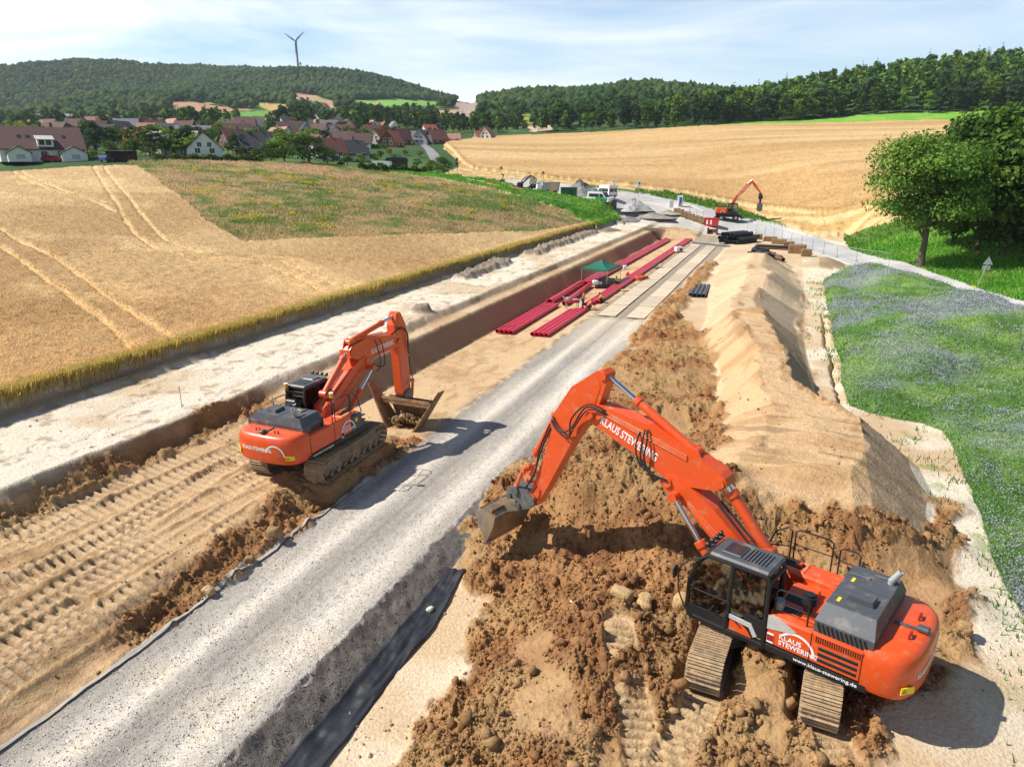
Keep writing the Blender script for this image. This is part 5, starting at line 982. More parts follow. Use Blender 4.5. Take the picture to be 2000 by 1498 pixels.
MB().cbox((-.48, .95, 2.35), (.4, .7, .4), .08).cyl((-.5, .75, 2.5), (-.5, 1.2, 2.5), .16, n=12).build('filter_unit', BLACK, e2, True)
# ================================================================ SITE EQUIPMENT
REDP = mat('red_plastic_pipe', (.70, .018, .06), .3, var=.06, scale=2, dirt=(.6, .25, .2), dscale=3, damt=.12)
BLKP = mat('black_plastic_pipe', (.022, .023, .026), .4, var=.2, dirt=(.2, .17, .14), dscale=2, damt=.2)
GRYP = mat('dark_grey_pipe', (.07, .085, .095), .45, var=.15, dirt=(.3, .26, .2), dscale=2, damt=.2)
RUST = mat('rusty_steel', (.17, .075, .04), .8, .2, var=.25, dirt=(.3, .16, .08), dscale=3, damt=.4)
STEELG = mat('galvanised_steel', (.50, .52, .53), .4, .6, var=.08)
BALE = mat('brown_bale', (.27, .165, .075), .95, var=.3, scale=5, dirt=(.15, .09, .045), dscale=2.2, damt=.45, bump=.8, bscale=7)
PANEL = mat('sandy_track_panel', (.60, .49, .35), .8, var=.12, scale=1.5, dirt=(.42, .31, .20), dscale=.9, damt=.4, bump=.2)
GREENT = mat('green_canvas', (.012, .13, .075), .6, var=.1)
GREENP = mat('green_paint', (.015, .25, .09), .4, var=.04); DKGREEN = mat('dark_green_paint', (.01, .075, .035), .5)
WPAINT = mat('white_paint', (.78, .78, .77), .4, var=.04); BLUE = mat('blue_plastic', (.02, .10, .42), .5)
REDC = mat('red_paint', (.50, .02, .025), .45); CONC = mat('grey_steel_beam', (.36, .36, .35), .6, .2, var=.15)
FABRIC = mat('black_geotextile', (.018, .02, .025), .55, var=.25, scale=2, bump=.35, bscale=5); TAN = mat('plywood_tan', (.55, .38, .2), .8)
TYRE = mat('tyre', (.015, .015, .015), .85); YELP = mat('yellow_paint', (.75, .48, .03), .5)
_t = PANEL.node_tree; _oi = _t.nodes.new('ShaderNodeObjectInfo'); _m = _t.nodes.new('ShaderNodeMapRange'); _m.inputs[3].default_value = .80; _m.inputs[4].default_value = 1.12; _t.links.new(_oi.outputs['Random'], _m.inputs[0])
_b = _t.nodes['Principled BSDF']; _src = _b.inputs['Base Color'].links[0].from_socket; _x = _t.nodes.new('ShaderNodeMixRGB'); _x.blend_type = 'MULTIPLY'; _x.inputs['Fac'].default_value = 1; _t.links.new(_src, _x.inputs['Color1']); _t.links.new(_m.outputs[0], _x.inputs['Color2']); _t.links.new(_x.outputs[0], _b.inputs['Base Color'])
def G3(s_, t_, dz=0): x_, y_ = to_xy(s_, t_); return Vector((x_, y_, gz(x_, y_)+dz))
def site_pipe(nm, s0, t0, s1, t1, r_, m, label, group, z=None, sag=0, curve=0):
    n = max(2, int((s1-s0)/4)); P = []
    for i in range(n+1):
        f = i/n; x_, y_ = to_xy(s0+(s1-s0)*f, t0+(t1-t0)*f+curve*math.sin(f*math.pi)); P.append(Vector((x_, y_, (0 if z is None else z)+r_+.02)))
    root = P[0].copy(); Q = [p-root for p in P]; mb = MB().tube(Q, r_, 14, cap=False).tube(Q, r_*.86, 14, cap=False)
    d = (Q[1]-Q[0]).normalized(); e = (Q[-1]-Q[-2]).normalized(); mb.pipe(Q[0]-d*.01, Q[0]+d*.02, r_*1.0, r_*.86); mb.pipe(Q[-1]-e*.02, Q[-1]+e*.01, r_*1.0, r_*.86)
    o = mb.build(nm, m, None, True); o.location = root; return tag(o, label, 'pipe', group)
LBL = ['farthest left of the four short red pipes strapped beside the trench wall', 'second from the trench wall of the four short strapped red pipes', 'third from the trench wall of the four short strapped red pipes', 'nearest the trench middle of the four short strapped red pipes']
for k_ in range(4): site_pipe('red_pipe', 55.4, -22.75+.42*k_, 69.0, -22.85+.42*k_, .175, REDP, LBL[k_], 'short red pipes on the trench floor')
LBL = ['leftmost of the four short red pipes leading to the kneeling workers', 'second from left of the four short red pipes at the workers', 'third from left of the four short red pipes at the workers', 'rightmost of the four short red pipes beside the haul road side']
for k_ in range(4): site_pipe('red_pipe', 55.5, -19.6+.42*k_, 66.4+.6*k_, -19.5+.42*k_, .175, REDP, LBL[k_], 'short red pipes on the trench floor')
site_pipe('red_pipe', 69.4, -22.6, 82.5, -22.9, .3, REDP, 'thick red pipe next to the trench wall between strapped pipes and tent', 'long red pipes'); site_pipe('red_pipe', 69.4, -21.0, 82.0, -21.6, .26, REDP, 'single red pipe lying apart on the trench floor before the tent', 'long red pipes')
for k_, lb in enumerate(['long red pipe closest to the trench wall running to the far end', 'long red pipe in the middle of the far left strand', 'long red pipe on the right of the far left strand by the tent']): site_pipe('red_pipe', 82.6+k_*.4, -23.0+.5*k_, 140.5-k_, -22.3+.5*k_, .2, REDP, lb, 'long red pipes')
for k_, lb in enumerate(['long red pipe on the left of the right strand behind the workers', 'long red pipe in the middle of the right strand behind the workers', 'long red pipe on the right of the right strand beside the track panels']): site_pipe('red_pipe', 70.0+k_*.8, -18.95+.46*k_, 141.5, -18.6+.46*k_, .185, REDP, lb, 'long red pipes', curve=.12)
for s_, lb in ((56.9, 'thin strap across the four red pipes near their open ends'), (66.6, 'thin strap across the four red pipes at their far half')):
    p = G3(s_, -23.3); q = G3(s_, -21.5); mb = MB().tube([p*0+Vector((0, 0, .2))]+[(q-p)*f+Vector((0, 0, .44)) for f in (.1, .9)]+[(q-p)+Vector((0, 0, .2))], .03, 6); o = mb.build('strap', RUST); o.location = (p.x, p.y, 0); tag(o, lb, 'strap')
for k_ in range(4): site_pipe('grey_pipe', 77.2, -9.35+.46*k_, 84.2, -9.6+.46*k_, .21, GRYP, ['leftmost', 'second from left', 'second from right', 'rightmost'][k_]+' of four short dark grey pipes at the foot of the spoil ridge', 'dark grey pipes', z=.35)
# far left stack of red pipes on the grass
a_, b_ = gp(950, 366, .0), gp(1024, 379, .0)
for k_ in range(10):
    row = k_//5; c_ = k_ % 5; off = Vector((-.12, .99, 0))*(c_*.62+.3*row-.8); p, q = Vector(a_)+off, Vector(b_)+off; p.z += .3+.45*row; q.z += .3+.45*row
    if row: p = p.lerp(q, .05*c_)
    o = MB().pipe((0, 0, 0), q-p, .26, .2).build('red_pipe', REDP, None, True); o.location = p; tag(o, 'red plastic pipe in the stack on the grass beyond the meadow', 'pipe', 'stacked red pipes beyond the meadow')
# track panels
pn = None
for lane, (t0, t1) in enumerate(((-16.5, -14.75), (-13.75, -12.0))):
    for k_ in range(12):
        s0 = 65.6+k_*5.9; s1 = s0+5.8; sk = random.uniform(-.06, .06); c0 = Vector((*to_xy((s0+s1)/2, (t0+t1)/2+sk), .10))
        if pn is None:
            mb = MB().cbox((0, 0, 0), (t1-t0, 5.62, .07), .012)
            pn = mb.build('track_panel', PANEL); o = pn
        else: o = pn.copy(); col.objects.link(o)
        o.location = c0; o.rotation_euler = (random.uniform(-.002, .002), 0, -AZ+random.uniform(-.006, .006))
        tag(o, 'sandy rectangular track panel in the '+['left', 'right'][lane]+' wheel lane of the temporary road', 'track panel', 'track panels of the temporary road')
# beam, shoring box, red skid
p, q = G3(133.4, -16.6, .3), G3(129, -9.6, .3); mb = MB(); d = (q-p); L_ = d.length
for (yy, zz, w2, hh) in ((0, .22, .5, .06), (0, -.22, .5, .06), (0, 0, .06, .40)): mb.box((L_/2, yy, zz), (L_, w2, hh))
o = mb.build('steel_beam', CONC); o.location = p; o.rotation_euler = (0, 0, math.atan2(d.y, d.x)); tag(o, 'long grey steel beam laid across the track panels', 'beam')
p = Vector(un(1391, 460, 0)); mb = MB(); mb.box((-.9, 0, .75), (.12, 1.8, 1.5)).box((.9, 0, .75), (.12, 1.8, 1.5)).box((0, .8, .6), (1.68, .12, 1.2)).tube([(-.84, -.6, 1.2), (.84, -.6, 1.2)], .07)
o = mb.build('shoring_box', RUST); o.location = p; o.rotation_euler = (0, 0, -.4); tag(o, 'rusty open steel box standing on the far track panels', 'shoring box')
p = Vector(gp(1388, 441)); t_ = thing('skip', 'red skip box behind the wheeled excavator with white stripes', 'skip', p, -.5); MB().prism([(-1.3, 0), (1.3, 0), (1.6, 1.5), (-1.6, 1.5)], -.8, .8).box((0, 0, 1.53), (3.3, 1.75, .08)).build('body', REDC, t_)
for k_ in (-.6, .2): MB().box((k_, -.81, .75), (.3, .02, .9)).build('stripe', WPAINT, t_)
# black pipes heap and bits
base = Vector(un(1446, 474, .3))
for k_ in range(16):
    row = k_//6; c_ = k_ % 6; d = Vector((math.sin(R(52)), math.cos(R(52)), 0)); n_ = Vector((d.y, -d.x, 0)); p = base+n_*(c_*.75-2.2+.35*row)-d*3.2+d*random.uniform(-.8, .8)+Vector((0, 0, .35+.62*row)); ln_ = random.uniform(5, 6.5)
    P = [Vector((0, 0, 0))+d*ln_*i/24 for i in range(25)]; mb = MB().tube(P, [.36 if i % 2 else .31 for i in range(25)], 12, cap=False).pipe(d*(-.02), d*.05, .37, .28).pipe(d*(ln_-.05), d*(ln_+.02), .37, .28)
    o = mb.build('corrugated_pipe', BLKP, None, True); o.location = p; tag(o, 'black corrugated pipe in the heap beside the far track panels', 'pipe', 'black corrugated pipes in a heap')
for k_, (u, v) in enumerate([(1476, 492), (1484, 497), (1492, 503), (1478, 503), (1498, 497), (1488, 508), (1470, 498), (1502, 505)]):
    p = un(u, v, .6); a = random.uniform(0, 3.1); d = Vector((math.cos(a), math.sin(a), random.uniform(-.2, .5)))*random.uniform(.7, 1.2)
    mb = MB().pipe(-d, d, .34, .27).pipe(-d*1.05, -d*.8, .42, .27).cbox((0, 0, .3), (.5, .5, .4), .05); o = mb.build('pipe_fitting', BLKP, None, True); o.location = (p[0], p[1], gz(p[0], p[1])+.55); tag(o, 'short black pipe fitting in the jumble behind the spoil ridge', 'pipe fitting', 'black pipe fittings')
for (u0, v0, u1, v1, lb) in ((1484, 489, 1526, 503, 'upper of two rusty steel pipes behind the spoil ridge'), (1486, 493, 1530, 507, 'lower of two rusty steel pipes behind the spoil ridge')):
    a, b = Vector(un(u0, v0, .8)), Vector(un(u1, v1, .8)); o = MB().pipe((0, 0, 0), b-a, .28, .24).build('rusty_pipe', RUST, None, True); o.location = a; tag(o, lb, 'pipe')
p = Vector(un(1515, 487, .35))
for k_ in range(4):
    mb = MB()
    for i in range(5): mb.prism([(-.6+i*.3, 0), (-.5+i*.3, .12), (-.4+i*.3, .12), (-.3+i*.3, 0), (-.3+i*.3, .03), (-.6+i*.3, .03)], -3, 3)
    o = mb.build('sheet_pile', RUST if k_ < 3 else BLKP); o.location = p+Vector((random.uniform(-.3, .3), random.uniform(-.4, .4), .18*k_)); o.rotation_euler = (0, 0, R(62)+random.uniform(-.08, .08)); tag(o, 'rusty corrugated sheet in the flat stack behind the bales', 'steel sheet', 'stacked rusty sheets')
def bale(u, v, sx_, sy, sz, rz, lb, grp):
    p = gp(u, v); mb = MB().cbox((0, 0, sz/2), (sx_, sy, sz), .09)
    for k_ in (-.3, .3): mb.box((k_*sx_, 0, sz/2), (.03, sy+.02, sz+.02))
    o = mb.build('bale', BALE); o.location = p; o.rotation_euler = (0, 0, rz); tag(o, lb, 'bale', grp)
for k_, (u, v) in enumerate([(1322, 418), (1329, 420), (1336, 424), (1343, 427), (1350, 429), (1358, 432), (1365, 434), (1372, 437), (1379, 438)]): bale(u, v, 1.25, .95, 1.15, -.5+random.uniform(-.15, .15), 'brown block bale in the row leading to the wheeled excavator', 'brown bales along the road')
for (u, v, a, b, c_, rz, lb) in [(1480, 468, 1.6, 1.1, 1.0, -.3, 'brown bale nearest the black pipe heap'), (1504, 472, 2.4, 1.1, .9, -.4, 'flat brown bale between the black heap and the fence'), (1521, 477, 2.4, 1.1, .9, -.5, 'brown bale in the middle of the right row'), (1540, 486, 1.7, 1.2, 1.2, -.4, 'brown bale left of the largest bale'), (1556, 495, 2.6, 1.5, 1.4, -.45, 'largest brown bale standing by the mesh fence'), (1574, 501, 1.5, 1.2, 1.1, -.3, 'last brown bale at the right end of the row')]: bale(u, v, a, b, c_, rz, lb, 'brown bales along the road')
# mesh fence panels
def fence_panel(a, b, h_, lb, grp):
    a, b = Vector(a), Vector(b); d = b-a; t_ = thing('mesh_fence_panel', lb, 'fence', a, 0, grp)
    MB().tube([(0, 0, .1), (0, 0, h_)], .03, 6).tube([d+Vector((0, 0, .1)), d+Vector((0, 0, h_))], .03, 6).tube([(0, 0, h_), d+Vector((0, 0, h_))], .028, 6).tube([(0, 0, .2), d+Vector((0, 0, .2))], .028, 6).build('frame', STEELG, t_, True)
    mb = MB()
    for i in range(1, 12): q = d*(i/12); mb.tube([q+Vector((0, 0, .2)), q+Vector((0, 0, h_))], .006, 3, False)
    for i in range(1, 5): mb.tube([Vector((0, 0, .2+i*h_/5.5)), d+Vector((0, 0, .2+i*h_/5.5))], .006, 3, False)
    mb.build('wire_mesh', STEELG, t_); MB().cbox((0, 0, .07), (.6, .25, .14), .03).build('foot_block', CONC, t_)
FP = [gp(u, v) for u, v in [(1459, 453), (1477, 456), (1494, 460), (1511, 465), (1527, 470), (1545, 476), (1565, 483), (1586, 490), (1608, 497), (1634, 504), (1672, 512), (1735, 523)]]
for a, b in zip(FP[:-1], FP[1:]): fence_panel(a, b, 1.9, 'galvanised mesh fence panel along the lane beside the bales', 'mesh fence panels along the lane')
FP = [gp(u, v) for u, v in [(1347, 421), (1360, 425), (1373, 430), (1386, 434)]]
for a, b in zip(FP[:-1], FP[1:]): fence_panel(a, b, 1.9, 'galvanised mesh fence panel behind the row of brown bales', 'mesh fence panels behind the bales')
def rail_fence(pts, lb, h_=.95):
    P = [Vector(gp(u, v)) for u, v in pts]; t_ = thing('rail_fence', lb, 'fence', P[0]); Q = [p-P[0] for p in P]; mb = MB()
    for z_ in (.45, h_): mb.tube([q+Vector((0, 0, z_)) for q in Q], .06, 6)
    mb.build('rail', STEELG, t_, True)
    for q in Q: MB().tube([q, q+Vector((0, 0, h_+.05))], .05, 6).build('post', STEELG, t_)
rail_fence([(1020, 384), (1045, 389), (1070, 396), (1095, 402), (1117, 408)], 'grey two rail fence between the meadow and the green bank'); rail_fence([(912, 358), (928, 361), (946, 364)], 'short grey fence at the left end of the red pipe stack')
# ---------------------------------------------------------------- tent and people
t_ = thing('canopy_tent', 'green pavilion canopy on thin poles over the trench pipes', 'tent', (0, 0, 0)); cs = [G3(83.6, -23.2), G3(82.2, -19.7), G3(88.0, -19.4), G3(89.4, -23.0)]; t_.location = cs[0]; cs = [c_-cs[0] for c_ in cs]; 
for c_ in cs: c_.z = 0; MB().tube([c_, c_+Vector((0, 0, 2.0))], .035, 6).build('pole', STEELG, t_)
mid = sum(cs, Vector())/4+Vector((0, 0, 2.85)); mb = MB(); n = 8; V = []
for i in range(4):
    a, b = cs[i]+Vector((0, 0, 2.03)), cs[(i+1) % 4]+Vector((0, 0, 2.03)); o_ = len(mb.v); vs_ = []
    for j in range(n+1):
        for k_ in range(n+1):
            e_ = a.lerp(b, k_/n); f = j/n; p = e_.lerp(mid, f); p.z -= .16*math.sin(math.pi*f)*(1-.0)+.06*math.sin(math.pi*k_/n)*(1-f); vs_.append(p)
    mb.add(vs_, [(j*(n+1)+k_, j*(n+1)+k_+1, (j+1)*(n+1)+k_+1, (j+1)*(n+1)+k_) for j in range(n) for k_ in range(n)])
    mb.add([a, b, b-Vector((0, 0, .22)), a-Vector((0, 0, .22))], [(0, 1, 2, 3)])
mb.build('canopy', GREENT, t_)
SKIN = mat('skin', (.52, .28, .19), .6, var=.04); VESTO = mat('orange_vest', (.85, .14, .02), .7); VESTY = mat('yellow_green_vest', (.50, .72, .04), .7); JEANS = mat('blue_trousers', (.03, .07, .2), .8); DKCL = mat('dark_clothes', (.02, .022, .03), .8); HAIR = mat('dark_hair', (.03, .02, .015), .8); SHIRT = mat('light_grey_shirt', (.42, .45, .48), .8)
def skin_obj(name, verts, edges, radii, m, parent):
    me = bpy.data.meshes.new(name); me.from_pydata([tuple(v) for v in verts], edges, []); ob = bpy.data.objects.new(name, me); col.objects.link(ob)
    sk = ob.modifiers.new('s', 'SKIN'); sk.branch_smoothing = .4; sb = ob.modifiers.new('u', 'SUBSURF'); sb.levels = 1; sb.render_levels = 1
    if not me.skin_vertices: me.attributes.new('x', 'FLOAT', 'POINT')
    for v, r_ in zip(me.skin_vertices[0].data, radii): v.radius = (r_, r_)
    me.skin_vertices[0].data[0].use_root = True
    dg = bpy.context.evaluated_depsgraph_get(); m2 = bpy.data.meshes.new_from_object(ob.evaluated_get(dg)); bpy.data.objects.remove(ob); m2.name = name; m2.materials.clear(); m2.materials.append(m)
    m2.polygons.foreach_set('use_smooth', np.ones(len(m2.polygons), bool)); return link(name, m2, parent)
def person(label, loc, rz, pose, top, legs, helmet=None):
    """pose: dict of joints in metres (x forward, y left)"""
    t_ = thing('person', label, 'person', loc, rz); J = {k: Vector(v) for k, v in pose.items()}
    order = ['pelvis', 'waist', 'chest', 'neck', 'head', 'crown', 'shL', 'elL', 'wrL', 'shR', 'elR', 'wrR', 'hipL', 'knL', 'anL', 'toL', 'hipR', 'knR', 'anR', 'toR']
    rad = [.13, .13, .15, .06, .085, .085, .075, .05, .035, .075, .05, .035, .095, .065, .045, .04, .095, .065, .045, .04]; ix = {k: i for i, k in enumerate(order)}
    E_ = [('pelvis', 'waist'), ('waist', 'chest'), ('chest', 'neck'), ('neck', 'head'), ('head', 'crown'), ('chest', 'shL'), ('shL', 'elL'), ('elL', 'wrL'), ('chest', 'shR'), ('shR', 'elR'), ('elR', 'wrR'), ('pelvis', 'hipL'), ('hipL', 'knL'), ('knL', 'anL'), ('anL', 'toL'), ('pelvis', 'hipR'), ('hipR', 'knR'), ('knR', 'anR'), ('anR', 'toR')]
    V = [J[k] for k in order]; E2 = [(ix[a], ix[b]) for a, b in E_]
    for sd in 'LR':
        w_ = J['wr'+sd]; d = (w_-J['el'+sd]).normalized(); sde = d.cross(Vector((0, 0, 1))); sde = sde.normalized() if sde.length > .1 else Vector((0, 1, 0)); V.append(w_+d*.07); rad.append(.036); pi = len(V)-1; E2.append((ix['wr'+sd], pi))
        for q in range(4):
            V.append(w_+d*.10+sde*(.027*(q-1.5))); rad.append(.010); E2.append((pi, len(V)-1)); V.append(w_+d*(.155+.012*(1-abs(q-1.5)))+sde*(.03*(q-1.5))-Vector((0, 0, .02))); rad.append(.009); E2.append((len(V)-2, len(V)-1))
        V.append(w_+d*.08+sde*.06); rad.append(.011); E2.append((pi, len(V)-1))
    b = skin_obj('body', V, E2, rad, SKIN, t_)
    def sub(nm, ks, es, k_, m): 
        ii = {k: i for i, k in enumerate(ks)}; skin_obj(nm, [J[k] for k in ks], [(ii[a], ii[b]) for a, b in es], [rad[ix[k]]*k_+.012 for k in ks], m, t_)
    sub('jacket', ['pelvis', 'waist', 'chest', 'shL', 'elL', 'shR', 'elR'], [('pelvis', 'waist'), ('waist', 'chest'), ('chest', 'shL'), ('shL', 'elL'), ('chest', 'shR'), ('shR', 'elR')], 1.05, top)
    sub('trousers', ['pelvis', 'hipL', 'knL', 'anL', 'hipR', 'knR', 'anR'], [('pelvis', 'hipL'), ('hipL', 'knL'), ('knL', 'anL'), ('pelvis', 'hipR'), ('hipR', 'knR'), ('knR', 'anR')], 1.08, legs)
    for sd in 'LR': MB().tube([J['an'+sd]-Vector((.03, 0, .0)), J['to'+sd]], [.06, .05], 8).build('shoe', DKCL, t_, True)
    hd = J['head'].lerp(J['crown'], .55); up = (J['crown']-J['neck']).normalized(); fwd = Vector((1, 0, 0)); fwd = (fwd-up*fwd.dot(up)).normalized()
    MB().sphere(hd+up*.045-fwd*.02, .105, 12, 8, (1, .95, .95)).build('helmet' if helmet else 'hair', helmet or HAIR, t_, True)
    f_ = MB().sphere(hd+fwd*.095-up*.01, .016, 6, 4).sphere(hd+fwd*.08+up*.02+Vector((0, .03, 0)), .011, 6, 4).sphere(hd+fwd*.08+up*.02-Vector((0, .03, 0)), .011, 6, 4); f_.build('face', SKIN, t_, True); return t_
STAND = dict(pelvis=(0, 0, .95), waist=(.02, 0, 1.1), chest=(.06, 0, 1.33), neck=(.08, 0, 1.5), head=(.11, 0, 1.6), crown=(.12, 0, 1.70), shL=(.06, .19, 1.42), elL=(.06, .26, 1.14), wrL=(.25, .2, 1.0), shR=(.06, -.19, 1.42), elR=(.02, -.27, 1.15), wrR=(.2, -.22, .98), hipL=(0, .1, .9), knL=(.04, .12, .5), anL=(-.02, .13, .09), toL=(.16, .14, .04), hipR=(0, -.1, .9), knR=(.02, -.12, .5), anR=(-.04, -.14, .09), toR=(.14, -.15, .04))
CROUCH = dict(pelvis=(-.12, 0, .38), waist=(-.02, 0, .52), chest=(.16, 0, .72), neck=(.26, 0, .86), head=(.33, 0, .93), crown=(.38, 0, 1.02), shL=(.16, .19, .78), elL=(.36, .24, .56), wrL=(.55, .14, .45), shR=(.16, -.19, .78), elR=(.36, -.24, .56), wrR=(.55, -.14, .42), hipL=(-.1, .1, .36), knL=(.3, .18, .5), anL=(.06, .18, .09), toL=(.24, .19, .04), hipR=(-.1, -.1, .36), knR=(.28, -.18, .46), anR=(.02, -.18, .09), toR=(.2, -.19, .04))
SIT = dict(pelvis=(0, 0, .12), waist=(0, 0, .26), chest=(.05, 0, .50), neck=(.08, 0, .67), head=(.12, 0, .76), crown=(.13, 0, .86), shL=(.05, .19, .59), elL=(.18, .25, .34), wrL=(.42, .2, .34), shR=(.05, -.19, .59), elR=(.18, -.25, .34), wrR=(.42, -.2, .34), hipL=(.02, .1, .11), knL=(.46, .14, .14), anL=(.58, .14, -.24), toL=(.74, .15, -.29), hipR=(.02, -.1, .11), knR=(.46, -.14, .14), anR=(.58, -.14, -.24), toR=(.74, -.15, -.29))
def P0(u, v, z=0.): p = un(u, v, z); return (p[0], p[1], gz(p[0], p[1]))
person('worker standing in orange vest and blue trousers beside the red pipes', P0(1138, 602), R(-20), STAND, VESTO, JEANS)
person('worker crouching in orange vest at the end of the red pipes', P0(1149, 606), R(20), CROUCH, VESTO, DKCL)
person('worker crouching in yellow green top right of the red pipes', P0(1177, 592), R(160), CROUCH, VESTY, DKCL)
person('worker sitting in yellow green vest under the edge of the green tent', P0(1207, 558), R(120), CROUCH, VESTY, DKCL)
M_ = Matrix.Translation(EXC1) @ Matrix.Rotation(R(138.83), 4, 'Z') @ Matrix.Diagonal((ES, ES, ES, 1)); p = M_ @ Vector((.22, .98, 1.72)); o = person('driver sitting in the near excavator cab in light shirt and jeans', p, R(138.83), SIT, SHIRT, JEANS)
# tools around the workers
p = P0(1117, 603); t_ = thing('welding_machine', 'red and grey welding machine on the pipes beside the standing worker', 'machine', (p[0], p[1], .42), R(15)); MB().cbox((0, 0, .3), (1.5, .5, .25), .04).build('bed', REDC, t_); MB().cbox((-.45, 0, .55), (.35, .6, .4), .05).cbox((.4, 0, .5), (.5, .55, .1), .03).build('clamp', GREY, t_); MB().box((-.8, 0, .6), (.04, .6, .5), Matrix.Rotation(-.5, 4, 'Y')).build('lid', GREY, t_)
for (sx_, sy) in ((-.6, -.2), (.6, -.2), (-.6, .2), (.6, .2)): MB().tube([(sx_, sy, .2), (sx_, sy, -.40)], .04, 6).build('leg', GREY, t_)
def item(nm, u, v, build, m, lb, cat, z=0., rz=0.):
    p = tuple(gp(u, v)) if v < 440 else P0(u, v, z); o = build(MB()).build(nm, m); o.location = p; o.rotation_euler = (0, 0, rz); return tag(o, lb, cat)
item('bag', 1163, 556, lambda b: b.cbox((0, 0, .3), (.8, .5, .6), .15).cbox((.6, .2, .2), (.5, .5, .4), .12), WPAINT, 'white bags on the trench floor under the tent', 'bag')
item('tool_box', 1181, 563, lambda b: b.cbox((0, 0, .25), (1.2, .5, .5), .05).cbox((-.9, .1, .2), (.5, .45, .4), .05).tube([(-.3, 0, .5), (-.3, 0, .62), (.3, 0, .62), (.3, 0, .5)], .03, 6), BLACK, 'black tool box beside the white bags under the tent', 'tool box', rz=.3)
item('canister', 1220, 527, lambda b: b.cbox((0, 0, .3), (.5, .35, .6), .08).tube([(-.15, 0, .6), (-.15, 0, .7), (.15, 0, .7), (.15, 0, .6)], .03, 6).cyl((.15, .1, .6), (.15, .1, .7), .06), WPAINT, 'pale pink and white canister on the trench floor behind the tent', 'canister')
item('canister', 1226, 540, lambda b: b.cbox((0, 0, .25), (.45, .35, .5), .08).tube([(-.12, 0, .5), (-.12, 0, .6), (.12, 0, .6), (.12, 0, .5)], .03, 6).cyl((.1, .1, .5), (.1, .1, .58), .05), REDC, 'small red canister on the trench floor right of the tent', 'canister')
RORG = mat('orange_red_plastic', (.62, .1, .03), .5)
for (u, v, lb) in ((1249, 548, 'left of two orange rings beside the red pipes'), (1258, 546, 'right of two orange rings beside the red pipes')):
    item('coil', u, v, lambda b: [b.tube([(.45*math.cos(i*.5236), .45*math.sin(i*.5236), .13+k_*.22) for i in range(13)], .12, 8) for k_ in range(2)] and b, RORG, lb, 'coil')
p = P0(1325, 494); t_ = thing('generator', 'white and red generator between the right pipe strand and track panels', 'generator', p, .4); MB().cbox((0, 0, .55), (1.3, .8, .8), .08).build('housing', WPAINT, t_); MB().cbox((.2, -.41, .5), (.5, .04, .4), .01).build('control_panel', BLACK, t_); MB().cbox((0, 0, .1), (1.5, .9, .12), .03).build('skid', REDC, t_); MB().tube([(-.6, 0, .9), (-.6, 0, 1.15), (.6, 0, 1.15), (.6, 0, .9)], .04, 6).build('handle', BLACK, t_)
item('plate', 1287, 525, lambda b: b.cbox((0, 0, .1), (1.5, .7, .08), .02).box((0, 0, .03), (1.2, .1, .06)), DKGREEN, 'dark green plate lying beside the right red pipes', 'plate', rz=.5)
item('board', 1226, 568, lambda b: b.cbox((0, 0, .06), (1.6, .8, .05), .01).box((0, 0, .02), (1.2, .1, .04)), TAN, 'pale board lying between the right red pipes and the track panels', 'board', rz=.3)
item('stake', 356, 800, lambda b: b.tube([(0, 0, 0), (.01, 0, 1.15)], .018, 5).box((.0, 0, 1.1), (.05, .02, .08)), TAN, 'thin wooden survey stake on the pale strip left of the left excavator', 'stake', z=2.2)
# black geotextile beside the road, pale fabric edge on the other side
def sheet(nm, s0, s1, tf, m, lb, wr, th=.02):
    ns, nt_ = 130, 16; S_, T_ = np.meshgrid(np.linspace(s0, s1, ns), np.linspace(0, 1, nt_), indexing='ij'); a, b = tf(S_); T2 = a+(b-a)*T_+(fbm(S_, S_*0, .8, 3, 2)-.5)*.22*T_; X, Y = to_xy(S_, T2); Z = ground_z(X.ravel(), Y.ravel()).reshape(X.shape)+(.035 if wr > .06 else .06)+wr*(fbm(S_*.9+T2*3, T2*7, 1., 4, 3)-.35)*2*(.3+T_)
    V = np.stack([X, Y, Z], -1).reshape(-1, 3); V2 = V.copy(); V2[:, 2] -= th; i = np.arange(ns*nt_).reshape(ns, nt_); F = np.stack([i[:-1, :-1], i[1:, :-1], i[1:, 1:], i[:-1, 1:]], -1).reshape(-1, 4); e = [i[:, 0], i[:, -1][::-1], i[0][::-1], i[-1]]; F = [F, F[:, ::-1]+ns*nt_]
    for r_ in e: F.append(np.stack([r_[:-1], r_[:-1]+ns*nt_, r_[1:]+ns*nt_, r_[1:]], -1))
    o = link(nm, np_mesh(nm, np.concatenate([V, V2]), np.concatenate(F), [m], True)); return tag(o, lb, 'sheet')
sheet('geotextile_sheet', 7, 20.8, lambda s_: (-10.55+0*s_, -9.55-.25*smooth(17, 21, s_)), FABRIC, 'wrinkled black geotextile sheet along the foot of the gravel road', .09)
sheet('geotextile_edge', 6, 26, lambda s_: (-17.05+0*s_, -16.88+0*s_), mat('dusty_geotextile', (.38, .345, .30), .8), 'dusty strip of geotextile edge left of the gravel road', .015)
